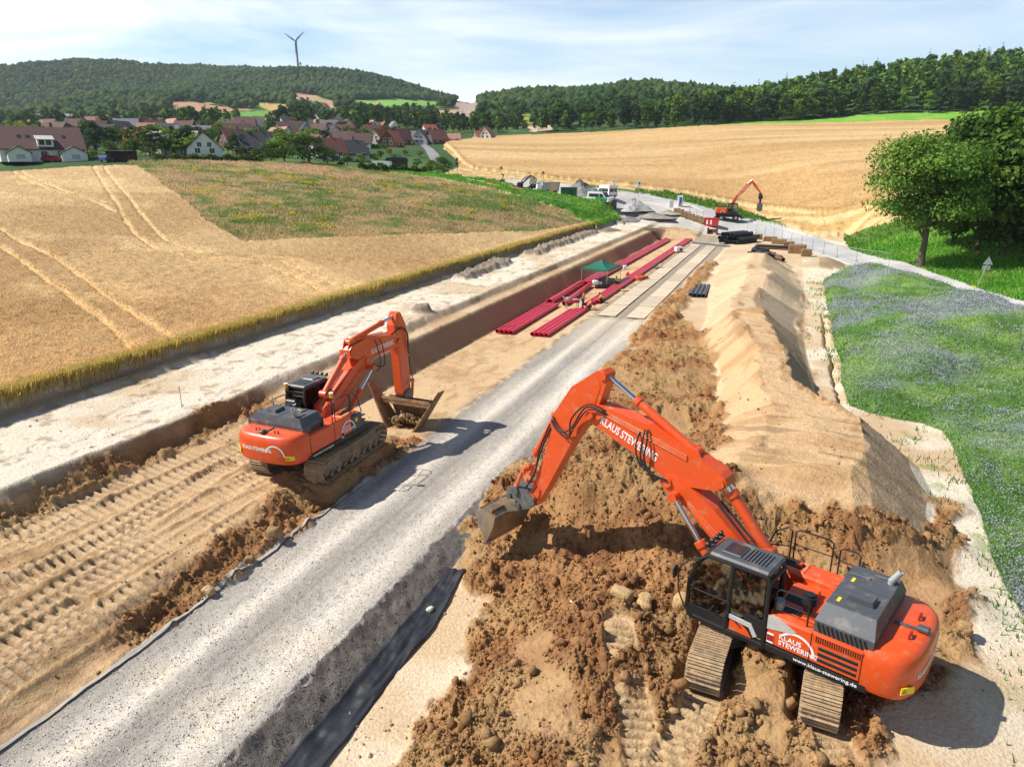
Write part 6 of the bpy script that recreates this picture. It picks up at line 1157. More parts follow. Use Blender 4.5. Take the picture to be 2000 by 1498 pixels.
# ================================================================ VEHICLES AND YARD
def at(u, v, dz=0.): p = gp(u, v, dz); return (p[0], p[1], p[2])
def van(u, v, rz, m, lb, L_=5.2, W=2.0, H_=2.35, cabm=None):
    t_ = thing('van', lb, 'van', at(u, v), rz); s_ = [(-L_/2, .35), (L_/2-.1, .35), (L_/2, .7), (L_/2-.1, 1.05), (L_/2-.9, 1.25), (L_/2-1.55, H_-.1), (L_/2-1.9, H_), (-L_/2+.1, H_), (-L_/2, H_-.2)]
    b = MB().prism(s_, -W/2, W/2).build('body', m, t_)
    MB().prism([(L_/2-.95, 1.3), (L_/2-1.53, H_-.18), (L_/2-1.5, H_-.16), (L_/2-.9, 1.28)], -W/2+.12, W/2-.12).move(Matrix.Translation((.03, 0, .02))).build('windscreen', GLASSD, b)
    for sg in (-1, 1):
        y0 = sg*(W/2+.004); MB().prism([(L_/2-1.1, 1.3), (L_/2-1.6, 2.0), (L_/2-2.3, 2.0), (L_/2-2.3, 1.3)], y0-.006, y0+.006).build('side_window', GLASSD, b); MB().prism([(L_/2-2.4, 1.3), (L_/2-2.4, 2.0), (-L_/2+.4, 2.0), (-L_/2+.4, 1.3)], y0-.006, y0+.006).build('side_window', GLASSD, b)
        MB().cbox((L_/2-.08, sg*(W/2-.25), .85), (.1, .3, .2), .03).build('headlight', WHITE, b); MB().cbox((-L_/2-.01, sg*(W/2-.1), 1.1), (.06, .14, .5), .02).build('tail_light', REDC, b)
        for x_ in (-L_/2+.95, L_/2-.95):
            w_ = MB().cyl((x_, sg*(W/2-.12), .34), (x_, sg*(W/2+.03), .34), .34, n=18).build('wheel', TYRE, t_, True); MB().cyl((x_, sg*(W/2), .34), (x_, sg*(W/2+.045), .34), .19, n=12).build('rim', GREY, w_, True)
    MB().box((-L_/2-.008, 0, 1.65), (.012, W-.35, .75)).build('rear_window', GLASSD, b); MB().cbox((-L_/2-.05, 0, .5), (.14, W-.1, .22), .04).build('bumper', BLACK, b); return t_
van(1184, 386, R(115), WPAINT, 'white van with dark rear window parked beside the big gravel heap', 5.6, 2.2, 2.7)
t_ = van(1172, 397, R(-35), WPAINT, 'white and green van half hidden behind the grass bank', 5.2, 2.1, 2.4)
MB().prism([(-.6, .5), (2.2, .5), (2.3, 1.1), (1.0, 1.28), (-.6, 1.28)], -1.062, 1.062).box((-.3, 0, 2.405), (2.4, 2.0, .02)).build('green_band', GREENP, t_)
def heap(u, v, w_, d_, h_, rz, lb, c_, capc=None, nm='gravel_heap', cat='heap', seed=1):
    n, m_ = 56, 20; V = []; cc = []
    for i in range(m_+1):
        f = i/m_
        for k_ in range(n):
            a = 2*math.pi*k_/n; rr_ = f*(1+.12*math.sin(3*a+seed)+.08*math.sin(5*a+seed*2)); x_, y_ = rr_*w_/2*math.cos(a), rr_*d_/2*math.sin(a); V.append((x_, y_, h_*max(0, 1-f)**1.08))
    V = np.array(V); V[:, 2] += (fbm(V[:, 0]*1.2+seed, V[:, 1]*1.2, 1., 4, seed)-.5)*.35*h_*np.clip(1-V[:, 2]*0, 0, 1)*(np.hypot(V[:, 0]/w_*2, V[:, 1]/d_*2) < .95); V[:, 2] -= .1
    q = fbm(V[:, 0], V[:, 1], 1.5, 4, seed+2); cc = np.array(c_)*(.75+.5*q[:, None])
    if capc is not None: cc = mix(cc, capc, smooth(.55, .7, V[:, 2]/h_+(q-.5)*.5+.12*np.sign(V[:, 0])))
    F = [(i*n+k_, i*n+(k_+1) % n, (i+1)*n+(k_+1) % n, (i+1)*n+k_) for i in range(m_) for k_ in range(n)]
    o = link(nm, np_mesh(nm, V, F, [CLOD], True, {'tint': ('POINT', cc)})); o.location = at(u, v); o.rotation_euler = (0, 0, rz); return tag(o, lb, cat)
heap(1132, 381, 10.5, 8, 3.6, 0, 'tall grey gravel heap with a dark top at the back of the yard', (.30, .29, .28), (.10, .095, .09), seed=1); heap(1238, 411, 8.5, 7, 2.7, .3, 'smaller light grey gravel heap beside the vans', (.40, .39, .38), seed=3)
heap(1275, 425, 11, 5, 1.1, -.4, 'low rubble heap of grey soil at the end of the trench', (.30, .27, .24), (.22, .2, .17), 'rubble_heap', seed=5); heap(1225, 431, 8, 4.5, 1.0, .2, 'low grey rubble heap in front of the green bank', (.25, .24, .23), None, 'rubble_heap', seed=7)
heap(1305, 418, 6, 3.5, .9, -.3, 'low pale heap of debris by the white boards', (.36, .33, .28), (.2, .2, .1), 'rubble_heap', seed=4); heap(1190, 452, 6, 3, .9, .4, 'brown heap of peeled topsoil at the end of the bank', (.26, .2, .15), (.36, .28, .2), 'soil_heap', seed=6)
heap(1265, 450, 7, 3, .8, -.2, 'dark soil heap beside the far end of the trench', (.13, .10, .07), (.2, .2, .08), 'soil_heap', seed=2); heap(1008, 366, 4, 3, .6, 0, 'small dark heap behind the stacked red pipes', (.12, .11, .1), None, 'rubble_heap', seed=8)
t_ = thing('site_container', 'dark green site container with a pale end standing before the big gravel heap', 'container', at(1111, 388), R(-12)); MB().cbox((0, 0, 1.15), (3.4, 2.2, 2.3), .04).build('body', DKGREEN, t_); MB().box((-1.71, 0, 1.15), (.03, 2.0, 2.1)).build('end_panel', WPAINT, t_); MB().box((0, 0, 2.34), (3.5, 2.3, .08)).build('roof', DKGREEN, t_); MB().box((.5, -1.12, 1.0), (.9, .04, 1.7)).build('door', BLACK, t_)
t_ = thing('portable_toilet', 'white portable toilet with a blue door beside the lane', 'portable toilet', at(1328, 404), R(-15)); MB().cbox((0, 0, 1.15), (1.15, 1.15, 2.2), .06).build('cabin', WPAINT, t_); MB().cbox((0, 0, 2.3), (1.2, 1.2, .18), .07).build('roof', WPAINT, t_); MB().cbox((.1, -.585, 1.1), (.6, .03, 1.9), .01).build('door', BLUE, t_); MB().cyl((.4, .3, 2.3), (.4, .3, 2.65), .06).build('vent_pipe', GREY, t_)
t_ = thing('light_mast', 'tall thin mast with two lamps in the yard', 'lamp mast', at(1198, 404), 0); MB().tube([(0, 0, 0), (0, 0, 5.3)], .06, 8).build('pole', GREY, t_, True); MB().tube([(-.6, 0, 5.2), (.6, 0, 5.2)], .04, 6).build('crossbar', GREY, t_)
for sg in (-1, 1): MB().cbox((sg*.5, -.1, 5.35), (.45, .2, .4), .05).build('lamp', WPAINT, t_)
t_ = thing('road_sign', 'white road sign on an orange post by the grain field', 'sign', at(1247, 386), 0); MB().tube([(0, 0, 0), (0, 0, 2.2)], .06, 6).build('pole', RORG, t_, True); MB().cbox((0, -.06, 3.0), (.8, .05, 1.5), .02).build('panel', WPAINT, t_); MB().cyl((0, -.10, 3.2), (0, -.085, 3.2), .22, n=14).build('symbol', BLACK, t_)
t_ = thing('cabinet', 'dark upright cabinet in front of the small gravel heap', 'cabinet', at(1198, 411), R(-10)); MB().cbox((0, 0, 1.1), (1.3, .8, 2.1), .05).build('housing', BLACK, t_); MB().box((0, -.41, 1.1), (1.0, .03, 1.7)).build('door', DARK, t_); MB().cbox((0, 0, .05), (1.4, .9, .1), .02).build('base', GREY, t_)
t_ = thing('distribution_box', 'small white green box in front of the small gravel heap', 'electric box', at(1246, 415), R(-10)); MB().cbox((0, 0, .7), (1.0, .6, 1.2), .05).build('housing', WPAINT, t_); MB().box((0, -.31, .75), (.6, .02, .6)).build('door', GREENP, t_); MB().tube([(-.4, 0, 0), (-.4, 0, .15)], .05).tube([(.4, 0, 0), (.4, 0, .15)], .05).build('leg', BLACK, t_)
for (u, v, lb) in ((1311, 407, 'white upright board standing on the lane left of the toilet'),): item('board', u, v, lambda b: b.cbox((0, 0, .85), (.9, .06, 1.6), .02).box((-.3, 0, .05), (.06, .6, .08)).box((.3, 0, .05), (.06, .6, .08)), WPAINT, lb, 'board')
bpy.data.objects[-1] if False else None
for (u, v, lb) in ((1330, 411, 'yellow post next to the portable toilet'), (1346, 415, 'yellow post right of the toilet on the lane')):
    t_ = thing('warning_post', lb, 'post', at(u, v)); MB().tube([(0, 0, .1), (0, 0, 1.6)], .06, 8).cbox((0, 0, 1.3), (.28, .06, .5), .02).build('post', YELP, t_, True); MB().cbox((0, 0, .06), (.6, .4, .12), .03).build('base', BLACK, t_)
t_ = thing('barrier', 'white metal frame barrier by the small gravel heap', 'barrier', at(1262, 401), R(-20)); MB().tube([(-1.6, 0, .1), (-1.6, 0, 1.0), (1.6, 0, 1.0), (1.6, 0, .1)], .05).tube([(-1.6, 0, .55), (1.6, 0, .55)], .05).build('frame', WPAINT, t_, True); MB().cbox((-1.1, -.03, .8), (.7, .03, .4), .01).build('panel', WPAINT, t_)
t_ = thing('dumper', 'grey tipper body with a tan board leaning on it by the green container', 'trailer', at(1074, 379), R(10)); MB().prism([(-1.8, .6), (1.8, .6), (2.1, 2.6), (-1.9, 2.6)], -1.1, 1.1).build('tipper_body', GREY, t_); MB().box((.6, -1.25, 1.3), (1.6, .08, 2.0), Matrix.Rotation(.25, 4, 'X')).build('board', TAN, t_); MB().cbox((-2.5, 0, 1.2), (1.1, 2.0, 1.6), .1).build('cab', WPAINT, t_)
for x_ in (-2.4, -.9, 1.0):
    for sg in (-1, 1): MB().cyl((x_, sg*.85, .5), (x_, sg*1.15, .5), .5, n=16).build('wheel', TYRE, t_, True)
def small_digger(nm, lb, loc, rz, S_, wheeled, paint, pts, text_=False):
    """pts: boom outline points in the side plane: foot, knee, boom end, stick end"""
    t_ = thing(nm, lb, 'excavator', loc, rz); t_.scale = (S_,)*3; ca = -.2 if wheeled else -.4
    u_ = MB().cbox((0, 0, .85), (4.6, 1.3, .4), .08)
    if wheeled:
        u_.cbox((2.35, 0, .55), (.2, 2.4, .5), .04).cbox((-2.35, 0, .6), (.5, 2.3, .15), .04); u_.build('chassis', BLACK, t_)
        for x_ in (-1.3, 1.3):
            for sg in (-1, 1): w_ = MB().cyl((x_, sg*.75, .55), (x_, sg*1.28, .55), .55, n=20).build('wheel', TYRE, t_, True); MB().cyl((x_, sg*1.2, .55), (x_, sg*1.30, .55), .26, n=12).build('rim', GREY, w_, True)
    else:
        u_.build('chassis', BLACK, t_)
        for sg in (-1, 1): MB().prism([(p[0], p[1]) for p in oval(.5, .48, 1.6)], sg*1.1-.3, sg*1.1+.3).build('track', TRACKM, t_, True)
    MB().cbox((-.3, 0, 1.22), (4.2, 2.5, .22), .05).cyl((0, 0, 1.0), (0, 0, 1.15), .6).build('platform', BLACK, t_)
    b = MB().cbox((-1.35, 0, 1.85), (2.2, 2.5, 1.1), .2).build('engine_cover', paint, t_); MB().cbox((-1.4, 0, 2.45), (1.6, 1.9, .14), .05).build('hood', BLACK, b)
    for sg in (-1, 1): arc(frame_M((-1.2, sg*1.258, 1.6), (-sg, 0, 0), (0, 0, 1)), .34, .08, 0, 200, WHITE, b)
    c_ = thing('cab', None, None); c_.parent = t_; yc = -.75 if wheeled else .75
    fr = MB(); s_ = [(-.2, 1.3), (1.5, 1.3), (1.7, 2.1), (1.4, 3.1), (-.2, 3.1)]
    for y_ in (yc-.48, yc+.48): fr.tube([(p[0], y_, p[1]) for p in s_+s_[:1]], .06, 6).tube([(.6, y_, 1.3), (.6, y_, 3.1)], .05, 6)
    for p in s_: fr.tube([(p[0], yc-.48, p[1]), (p[0], yc+.48, p[1])], .05, 6)
    fr.box((.6, yc, 1.5), (1.7, .98, .4)).build('frame', BLACK, c_); MB().cbox((.6, yc, 3.16), (1.75, 1.05, .12), .04).build('roof', BLACK, c_)
    for y_ in (yc-.46, yc+.46): MB().prism([(-.15, 1.7), (1.55, 1.7), (1.66, 2.1), (1.37, 3.05), (-.15, 3.05)], y_-.008, y_+.008).build('window', GLASS, c_)
    MB().box((1.6, yc, 2.4), (.02, .8, 1.2), Matrix.Rotation(-.25, 4, 'Y')).build('windscreen', GLASS, c_); MB().cbox((.1, yc, 1.95), (.5, .5, .7), .1).build('seat', BLACK, c_)
    yb = .25 if wheeled else -.3
    def seg(nm_, a, b_, w0, w1, m, hw):
        a, b_ = Vector((a[0], 0, a[1])), Vector((b_[0], 0, b_[1])); d = (b_-a).normalized(); n_ = Vector((-d.z, 0, d.x)); md = a.lerp(b_, .35)
        q = [a+n_*w0/2, md+n_*w1/2, b_+n_*w0/2, b_-n_*w0/2, md-n_*w1/2, a-n_*w0/2]; return MB().prism([(p.x, p.z) for p in q], yb-hw, yb+hw).tube([(a.x, yb-hw-.08, a.z), (a.x, yb+hw+.08, a.z)], w0*.55, 12).tube([(b_.x, yb-hw-.08, b_.z), (b_.x, yb+hw+.08, b_.z)], w0*.5, 12).build(nm_, m, t_)
    f, k_, e_, s2 = pts; seg('lower_boom', f, k_, .4, .62, paint, .26); o = seg('upper_boom', k_, e_, .36, .6, paint, .22); seg('arm', e_, s2, .3, .46, paint, .18)
    if text_:
        d = Vector((e_[0]-k_[0], 0, e_[1]-k_[1]))
        text('KLAUS STEWERING', .30, frame_M((k_[0]+d.x*.12, yb-.225, k_[1]+d.z*.12-.1), d, (0, 0, 1)), WHITE, o, 'lettering', .02)
    def ram(a, b_, r_): MB().cyl((a[0], yb, a[1]), ((a[0]+b_[0])/2, yb, (a[1]+b_[1])/2), r_).build('hydraulic_cylinder', paint, t_, True); MB().cyl(((a[0]+b_[0])/2, yb, (a[1]+b_[1])/2), (b_[0], yb, b_[1]), r_*.6).build('piston_rod', CHROME, t_, True)
    ram((k_[0]*.6+e_[0]*.4-.1, k_[1]*.6+e_[1]*.4+.55), (e_[0]+.1, e_[1]+.45), .1); ram((f[0]+.5, f[1]-.6), ((f[0]+k_[0])/2+.25, (f[1]+k_[1])/2-.2), .11)
    return t_, yb
# wheeled excavator at the far end: lies broadside, boom to the right
p = P0(1420, 452); rz3 = R(-14)
t3, yb3 = small_digger('wheeled_excavator', 'orange wheeled excavator at the far end of the site holding a grab', p, rz3, 1.15, True, ORANGE, ((.1, 1.95), (1.15, 4.3), (3.7, 7.05), (5.3, 5.1)), True)
MB().cyl((5.3, yb3, 5.0), (5.42, yb3, 4.2), .28, .34, 12).cyl((5.42, yb3, 4.2), (5.42, yb3, 3.2), .2).cbox((5.42, yb3, 4.3), (.8, .8, .7), .1).build('rotator', BLACK, t3, True)
MB().prism([(5.0, 3.2), (5.85, 3.2), (5.95, 2.2), (5.7, 1.75), (5.1, 1.75), (4.9, 2.2)], yb3-.45, yb3+.45).build('grab', COUPL, t3); MB().cbox((.2, -.95, 1.5), (.9, .7, .5), .08).build('tool_locker', BLACK, t3)
WGREY = mat('pale_grey_paint', (.5, .5, .48), .5)
small_digger('wheeled_excavator', 'small pale excavator with folded arm behind the stacked red pipes', at(1046, 373), R(175), .85, True, WGREY, ((.1, 1.95), (1.6, 3.9), (3.4, 3.0), (4.4, 1.3)))
t_ = thing('crane_base', 'dark grey round machine base beside the small pale excavator', 'machine', at(1014, 372)); MB().cyl((0, 0, 0), (0, 0, .7), 1.9, 1.6, 20).build('base', DARK, t_); MB().cbox((.2, 0, 1.2), (1.4, 1.2, 1.1), .2).build('engine', BLACK, t_); MB().tube([(.8, 0, 1.6), (2.6, 0, 3.2), (3.6, 0, 2.6)], .18, 8).build('arm', BLACK, t_)
item('grab_bucket', 981, 363, lambda b: b.cbox((0, 0, .7), (1.2, .8, 1.3), .15).tube([(0, 0, 1.3), (.3, 0, 2.4), (-.2, 0, 2.6)], .2, 8).cbox((.6, .2, .4), (.8, .7, .8), .1), BLACK, 'black grab bucket standing behind the left end of the red pipe stack', 'bucket')
# triangular warning sign by the lane
p = at(1908, 563); t_ = thing('road_sign', 'triangular warning sign seen from behind beside the lane under the big tree', 'sign', p, R(-20)); MB().tube([(0, 0, .1), (.55, 0, 2.7)], .045, 8).build('pole', STEELG, t_, True); MB().prism([(.1, 2.55), (1.05, 2.55), (.58, 3.4)], -.02, .01).build('panel', STEELG, t_); MB().cbox((.5, 0, 2.2), (.75, .03, .45), .01).build('plate', STEELG, t_); MB().cbox((0, 0, .08), (.9, .5, .16), .04).build('base', YELP, t_)
for (u, v, lb) in ((1061, 353, 'small triangular sign at the field edge above the dumper'), (979, 343, 'small dark marker post at the field edge')):
    t_ = thing('road_sign', lb, 'sign', at(u, v)); MB().tube([(0, 0, 0), (0, 0, 1.8)], .06, 6).build('pole', GREY, t_); MB().prism([(-.5, 1.7), (.5, 1.7), (0, 2.6)], -.03, .03).build('panel', REDS, t_)
# ================================================================ HOUSES
def hm(n, c, **k): return mat(n, c, .85, var=.1, scale=1.5, **k)
def roofm(n, c):
    m = mat(n, c, .75, var=.12, scale=1.2); t_ = m.node_tree; nn = t_.nodes; l = t_.links; b = nn['Principled BSDF']; tc = nn['Texture Coordinate']; w_ = nn.new('ShaderNodeTexWave'); w_.inputs['Scale'].default_value = 4.5; w_.bands_direction = 'Z'; l.new(tc.outputs['Object'], w_.inputs['Vector'])
    bp = nn.new('ShaderNodeBump'); bp.inputs['Strength'].default_value = .6; bp.inputs['Distance'].default_value = .06; l.new(w_.outputs[0], bp.inputs['Height']); l.new(bp.outputs[0], b.inputs['Normal']); return m
WL = dict(white=hm('white_render', (.72, .72, .70)), cream=hm('cream_render', (.60, .55, .45)), brick=hm('red_brick_wall', (.19, .065, .04)), grey=hm('grey_render', (.42, .43, .43)), dark=hm('dark_timber', (.07, .045, .03)))
RF = dict(brown=roofm('brown_roof_tiles', (.125, .06, .052)), red=roofm('red_roof_tiles', (.40, .10, .05)), dark=roofm('anthracite_roof_tiles', (.055, .055, .065)), grey=roofm('grey_roof_tiles', (.22, .22, .24)), pale=roofm('pale_roof', (.50, .47, .44)), wine=roofm('dark_red_roof_tiles', (.15, .045, .04)), pink=roofm('faded_pink_roof', (.46, .22, .17)))
def house(u, v, L_, D, hw, hr, rz, wall, roof, lb, win=1, ov=.4, nm='house', chim=True, grp=None, dz=0.):
    t_ = thing(nm, lb, 'house', at(u, v, dz-.3), rz, grp); W_ = WL[wall]
    MB().prism([(-D/2, 0), (D/2, 0), (D/2, hw), (0, hr-.15), (-D/2, hw)], -L_/2, L_/2, lambda p: (p[1], p[0], p[2])).build('wall', W_, t_)
    sl_ = (hr-hw)/(D/2); e_ = hw-ov*sl_; rf = MB()
    for sg in (-1, 1): rf.prism([(0, hr), (sg*(D/2+ov), e_), (sg*(D/2+ov), e_-.18), (0, hr-.2)], -L_/2-ov, L_/2+ov, lambda p: (p[1], p[0], p[2]))
    ro = rf.build('roof', RF[roof], t_)
    if chim: MB().cbox((L_*.18, D*.08, hr+.3), (.6, .6, 1.3), .04).build('chimney', WL['brick'], ro)
    if win:
        def wn(x_, y_, z_, w_, h_, ax):
            d = (w_, .08, h_) if ax == 'y' else (.08, w_, h_); o = MB().box((x_, y_, z_), d).build('window', GLASSD, t_); k_ = .08
            fr = MB()
            for (a, b, c_, e2) in ((0, -1, w_+.12, .07), (0, 1, w_+.12, .07), (-1, 0, .07, h_), (1, 0, .07, h_), (0, 0, .05, h_)):
                q = (c_, .12, e2) if ax == 'y' else (.12, c_, e2); fr.box((x_+(a*w_/2 if ax == 'y' else 0), y_+(a*w_/2 if ax != 'y' else 0), z_+b*h_/2), q)
            fr.build('frame', WHITE, o)
        for sg in (-1, 1):
            n = max(2, int(L_/3.2))
            for i in range(n): wn(-L_/2+L_*(i+.5)/n, sg*D/2, 1.7, 1.2, 1.2, 'y')
            for y_ in (-D*.2, D*.2):
                wn(sg*L_/2, y_, 1.7, 1.2, 1.2, 'x')
                if hr-hw > 2.5: wn(sg*L_/2, y_*.7, hw+.75, 1.0, 1.15, 'x')
        d_ = MB().box((L_*.02, -D/2, 1.05), (1.0, .1, 2.1)).build('door', WL['dark'], t_)
    return t_
ho = house(83, 314, 16.2, 11, 3.0, 7.6, .66, 'white', 'brown', 'large white house with a wide brown tiled roof at the left edge beyond the wheat')
for x_ in (-3.9, -2.3, 4.6): MB().box((x_, -2.6, 5.45), (.75, .9, .1), Matrix.Rotation(.70, 4, 'X')).build('skylight', GLASSD, ho)
MB().box((.6, -4.9, 4.0), (3.0, 2.0, 1.6)).build('dormer', WL['white'], ho); MB().box((.6, -4.6, 5.15), (3.6, 3.2, .12), Matrix.Rotation(.28, 4, 'X')).build('dormer_roof', RF['pale'], ho)
for x_ in (-.1, 1.2): MB().box((x_, -5.92, 4.1), (1.0, .06, 1.1)).build('window', GLASSD, ho)
for (x_, w_) in ((-4.9, 4.2), (5.4, 5.0)):
    MB().prism([(x_-w_/2, 0), (x_+w_/2, 0), (x_+w_/2, 1.9), (x_, 3.1), (x_-w_/2, 1.9)], -9.2, -5.4).build('annex', WL['white'], ho); mb = MB()
    for sg in (-1, 1): mb.prism([(x_, 3.35), (x_+sg*(w_/2+.3), 1.9), (x_+sg*(w_/2+.3), 1.7), (x_, 3.12)], -9.5, -5.3)
    mb.build('annex_roof', RF['brown'], ho); MB().box((x_+.2, -9.22, 1.1), (1.6, .06, .9)).build('window', WL['grey'], ho)
HL = [(284, 292, 11, 8, 3, 7.5, .25, 'brick', 'red', 'house with a red roof behind the round garden trees'), (343, 300, 15, 11, 3.2, 7.2, .05, 'white', 'pale', 'house with a wide pale roof behind the grey roofed house'), (322, 302, 9, 8.5, 2.8, 6.4, 1.1, 'cream', 'grey', 'house with a grey roof and cream gable left of the white house'),
      (402, 307, 10.5, 10, 2.9, 7.4, 1.95, 'white', 'dark', 'white gabled house with a steep dark roof behind the hedge'), (501, 304, 12, 9.5, 2.8, 7.6, .75, 'dark', 'dark', 'dark house with a steep anthracite roof left of the big dense trees'), (196, 280, 7, 6, 3, 6.5, .9, 'white', 'pale', 'small house with a bright pale roof between garden trees'),
      (640, 311, 11, 9, 3.0, 7.4, .7, 'white', 'wine', 'house with white walls and dark red roof right of the dense trees'), (684, 313, 11, 9, 2.8, 7.2, .8, 'grey', 'dark', 'grey gabled house with black roof nearest the meadow'), (665, 288, 13, 9, 3.2, 7.4, .1, 'white', 'brown', 'house with long brown roof behind the black roofed house'),
      (765, 288, 10, 10, 3.0, 8.2, 1.35, 'brick', 'red', 'red brick gabled house with red roof at the head of the lane'), (742, 283, 11, 9, 3.0, 8.2, 1.2, 'cream', 'red', 'house with orange red roof left of the brick house'), (790, 283, 11, 9, 3.2, 8.4, .9, 'brick', 'wine', 'tall house with dark red roof right of the brick house'),
      (806, 283, 10, 8, 3.4, 7.5, .15, 'grey', 'grey', 'grey roofed house between the brick house and the lane'), (825, 283, 9, 9, 3.2, 8.2, 1.3, 'grey', 'grey', 'grey gabled house beside the lane'), (853, 282, 10, 9, 3, 7.8, .7, 'dark', 'wine', 'dark red roofed house at the field corner'), (878, 279, 12, 7, 2.6, 5.5, .1, 'cream', 'pink', 'low house with a faded pink roof at the field edge'),
      (952, 273, 8, 8, 3.2, 8.0, 1.2, 'white', 'pink', 'white gabled house with pink roof standing above the field edge'), (936, 272, 7, 6, 2.6, 5.6, .6, 'cream', 'red', 'low red roofed house left of the white gable at the field edge'), (618, 296, 10, 8, 3, 7, .3, 'cream', 'pink', 'house with pinkish roof half hidden behind the dense trees'),
      (728, 268, 12, 9, 3.2, 7.6, .5, 'white', 'wine', 'dark red roofed house behind the orange red roof'), (668, 268, 14, 9, 3.2, 7.5, .3, 'cream', 'wine', 'long dark red roof behind the brown roofed house'), (460, 288, 10, 8, 3, 7, .9, 'brick', 'wine', 'wine red roofed house behind the hedge trees'), (240, 262, 10, 8, 3, 7, .4, 'white', 'brown', 'brown roofed white house behind the small bright roof'), (560, 282, 11, 8, 3, 7.4, .5, 'white', 'brown', 'brown roofed house just behind the big dense trees'), (705, 290, 9, 8, 3, 7, .2, 'white', 'brown', 'brown roofed house among garden shrubs left of the lane')]
for h_ in HL: house(h_[0], h_[1], h_[2]*.82, h_[3]*.80, h_[4]*.8, h_[5]*.82, *h_[6:])
o = house(100, 242, 40, 10, 6.0, 8.0, .03, 'white', 'grey', 'long white flat block with rows of windows at the far left of the village', 1, chim=False)
ridx = random.Random(5); wn_, rn_ = list(WL), ['brown', 'red', 'wine', 'dark', 'grey', 'pink', 'brown', 'wine']
for k_ in range(92):
    if k_ < 34: u, v = ridx.uniform(10, 720), ridx.uniform(238, 268)
    elif k_ >= 50: u, v = ridx.uniform(170, 860), ridx.uniform(244, 284)
    elif k_ < 40: u, v = ridx.uniform(640, 860), ridx.uniform(246, 262)
    elif k_ < 46: u, v = ridx.uniform(165, 260), ridx.uniform(229, 242)
    else: u, v = ridx.uniform(560, 820), ridx.uniform(206, 218)
    rr_ = ridx.choice(rn_); house(u, v, ridx.uniform(7.5, 11), ridx.uniform(6.5, 8.5), 3.0, ridx.uniform(6.2, 7.8), ridx.uniform(0, 3), ridx.choice(['white', 'white', 'cream', 'grey', 'brick']), rr_, 'distant village house with a pitched %s roof among trees' % {'wine': 'dark red', 'pink': 'pinkish'}.get(rr_, rr_), 0, chim=False, grp='distant village houses')
t_ = thing('carport', 'low carport with a flat dark roof at the edge of the wheat', 'carport', at(230, 316), 0); MB().cbox((0, 0, 2.2), (7.2, 4, .2), .03).build('roof', BLACK, t_); MB().box((0, 1.9, 1.1), (7, .1, 2.1)).build('back_wall', WL['dark'], t_)
for x_ in (-3.4, -.5, 3.4): MB().box((x_, -1.8, 1.05), (.14, .14, 2.1)).build('post', WL['dark'], t_)
def car(u, v, rz, m, lb):
    t_ = thing('parked_car', lb, 'car', at(u, v), rz); b = MB().prism([(-2.1, .3), (2.1, .3), (2.15, .75), (1.1, .9), (.5, 1.4), (-1.3, 1.42), (-2.0, .95)], -.85, .85).build('body', m, t_); MB().prism([(.95, .92), (.45, 1.34), (-1.25, 1.36), (-1.75, .95)], -.86, .86).build('window', GLASSD, b)
    for x_ in (-1.3, 1.3):
        for sg in (-1, 1): MB().cyl((x_, sg*.7, .32), (x_, sg*.88, .32), .32, n=14).build('wheel', TYRE, t_, True)
car(103, 317, 0, REDC, 'red car parked between the two white annexes of the large house'); car(213, 317, R(80), mat('blue_car_paint', (.03, .07, .2), .3), 'blue car under the carport')
t_ = thing('caravan', 'white caravan under a cover at the edge of the gardens', 'caravan', at(746, 334), R(-10)); MB().prism([(-2.6, .5), (2.5, .5), (2.8, 1.2), (2.3, 2.4), (-2.3, 2.5), (-2.8, 1.6)], -1.1, 1.1).build('body', WPAINT, t_); MB().box((0, -1.11, 1.7), (1.6, .03, .6)).build('window', GLASSD, t_)
for sg in (-1, 1): MB().cyl((0, sg*.9, .35), (0, sg*1.1, .35), .35).build('wheel', TYRE, t_, True)
t_ = thing('garden_shed', 'dark garden shed behind the white caravan', 'shed', at(775, 330), R(10)); MB().box((0, 0, 1.1), (6, 3, 2.2)).build('wall', WL['dark'], t_); MB().prism([(-3.3, 2.2), (3.3, 2.2), (2.6, 3.0), (-2.6, 3.0)], -1.8, 1.8).build('roof', RF['dark'], t_)
# wind turbine and mast
p = und(583, 141, 1560); t_ = thing('wind_turbine', 'white three bladed wind turbine on the ridge of the left hill', 'wind turbine', (p[0], p[1], p[2]-8)); hub = 64.; TW = mat('turbine_white', (.16, .17, .19), .6)
MB().cyl((0, 0, 0), (0, 0, hub), 2.4, 1.5, 16).build('tower', TW, t_, True); MB().cbox((0, 0, hub), (3, 8, 3.4), .8).build('nacelle', TW, t_)
for a in (42, 145, 268):
    a = R(a); d = Vector((math.cos(a), 0, math.sin(a))); n_ = Vector((-d.z, 0, d.x)); b0 = Vector((0, -5, hub)); mb = MB(); P = [b0+d*1.5+n_*1.0, b0+d*7+n_*1.9, b0+d*25+n_*.5, b0+d*25-n_*.3, b0+d*7-n_*1.4, b0+d*1.5-n_*1.0]; mb.add([q+Vector((0, -.4, 0)) for q in P]+[q+Vector((0, .4, 0)) for q in P], [tuple(range(6))[::-1], tuple(range(6, 12))]+[(i, (i+1) % 6, (i+1) % 6+6, i+6) for i in range(6)]); mb.build('blade', TW, t_)
MB().sphere((0, -4.6, hub), 1.7).build('hub', TW, t_, True)
p = und(588, 140, 1560); t_ = thing('radio_mast', 'short lattice mast standing just right of the wind turbine', 'mast', (p[0], p[1], p[2]-6)); mb = MB()
for sx_ in (-1, 1):
    for sy in (-1, 1): mb.tube([(sx_*1.4, sy*1.4, 0), (sx_*.8, sy*.8, 22)], .35, 4)
for z_ in range(2, 22, 3): mb.box((0, 0, z_), (2.3, 2.3, .4))
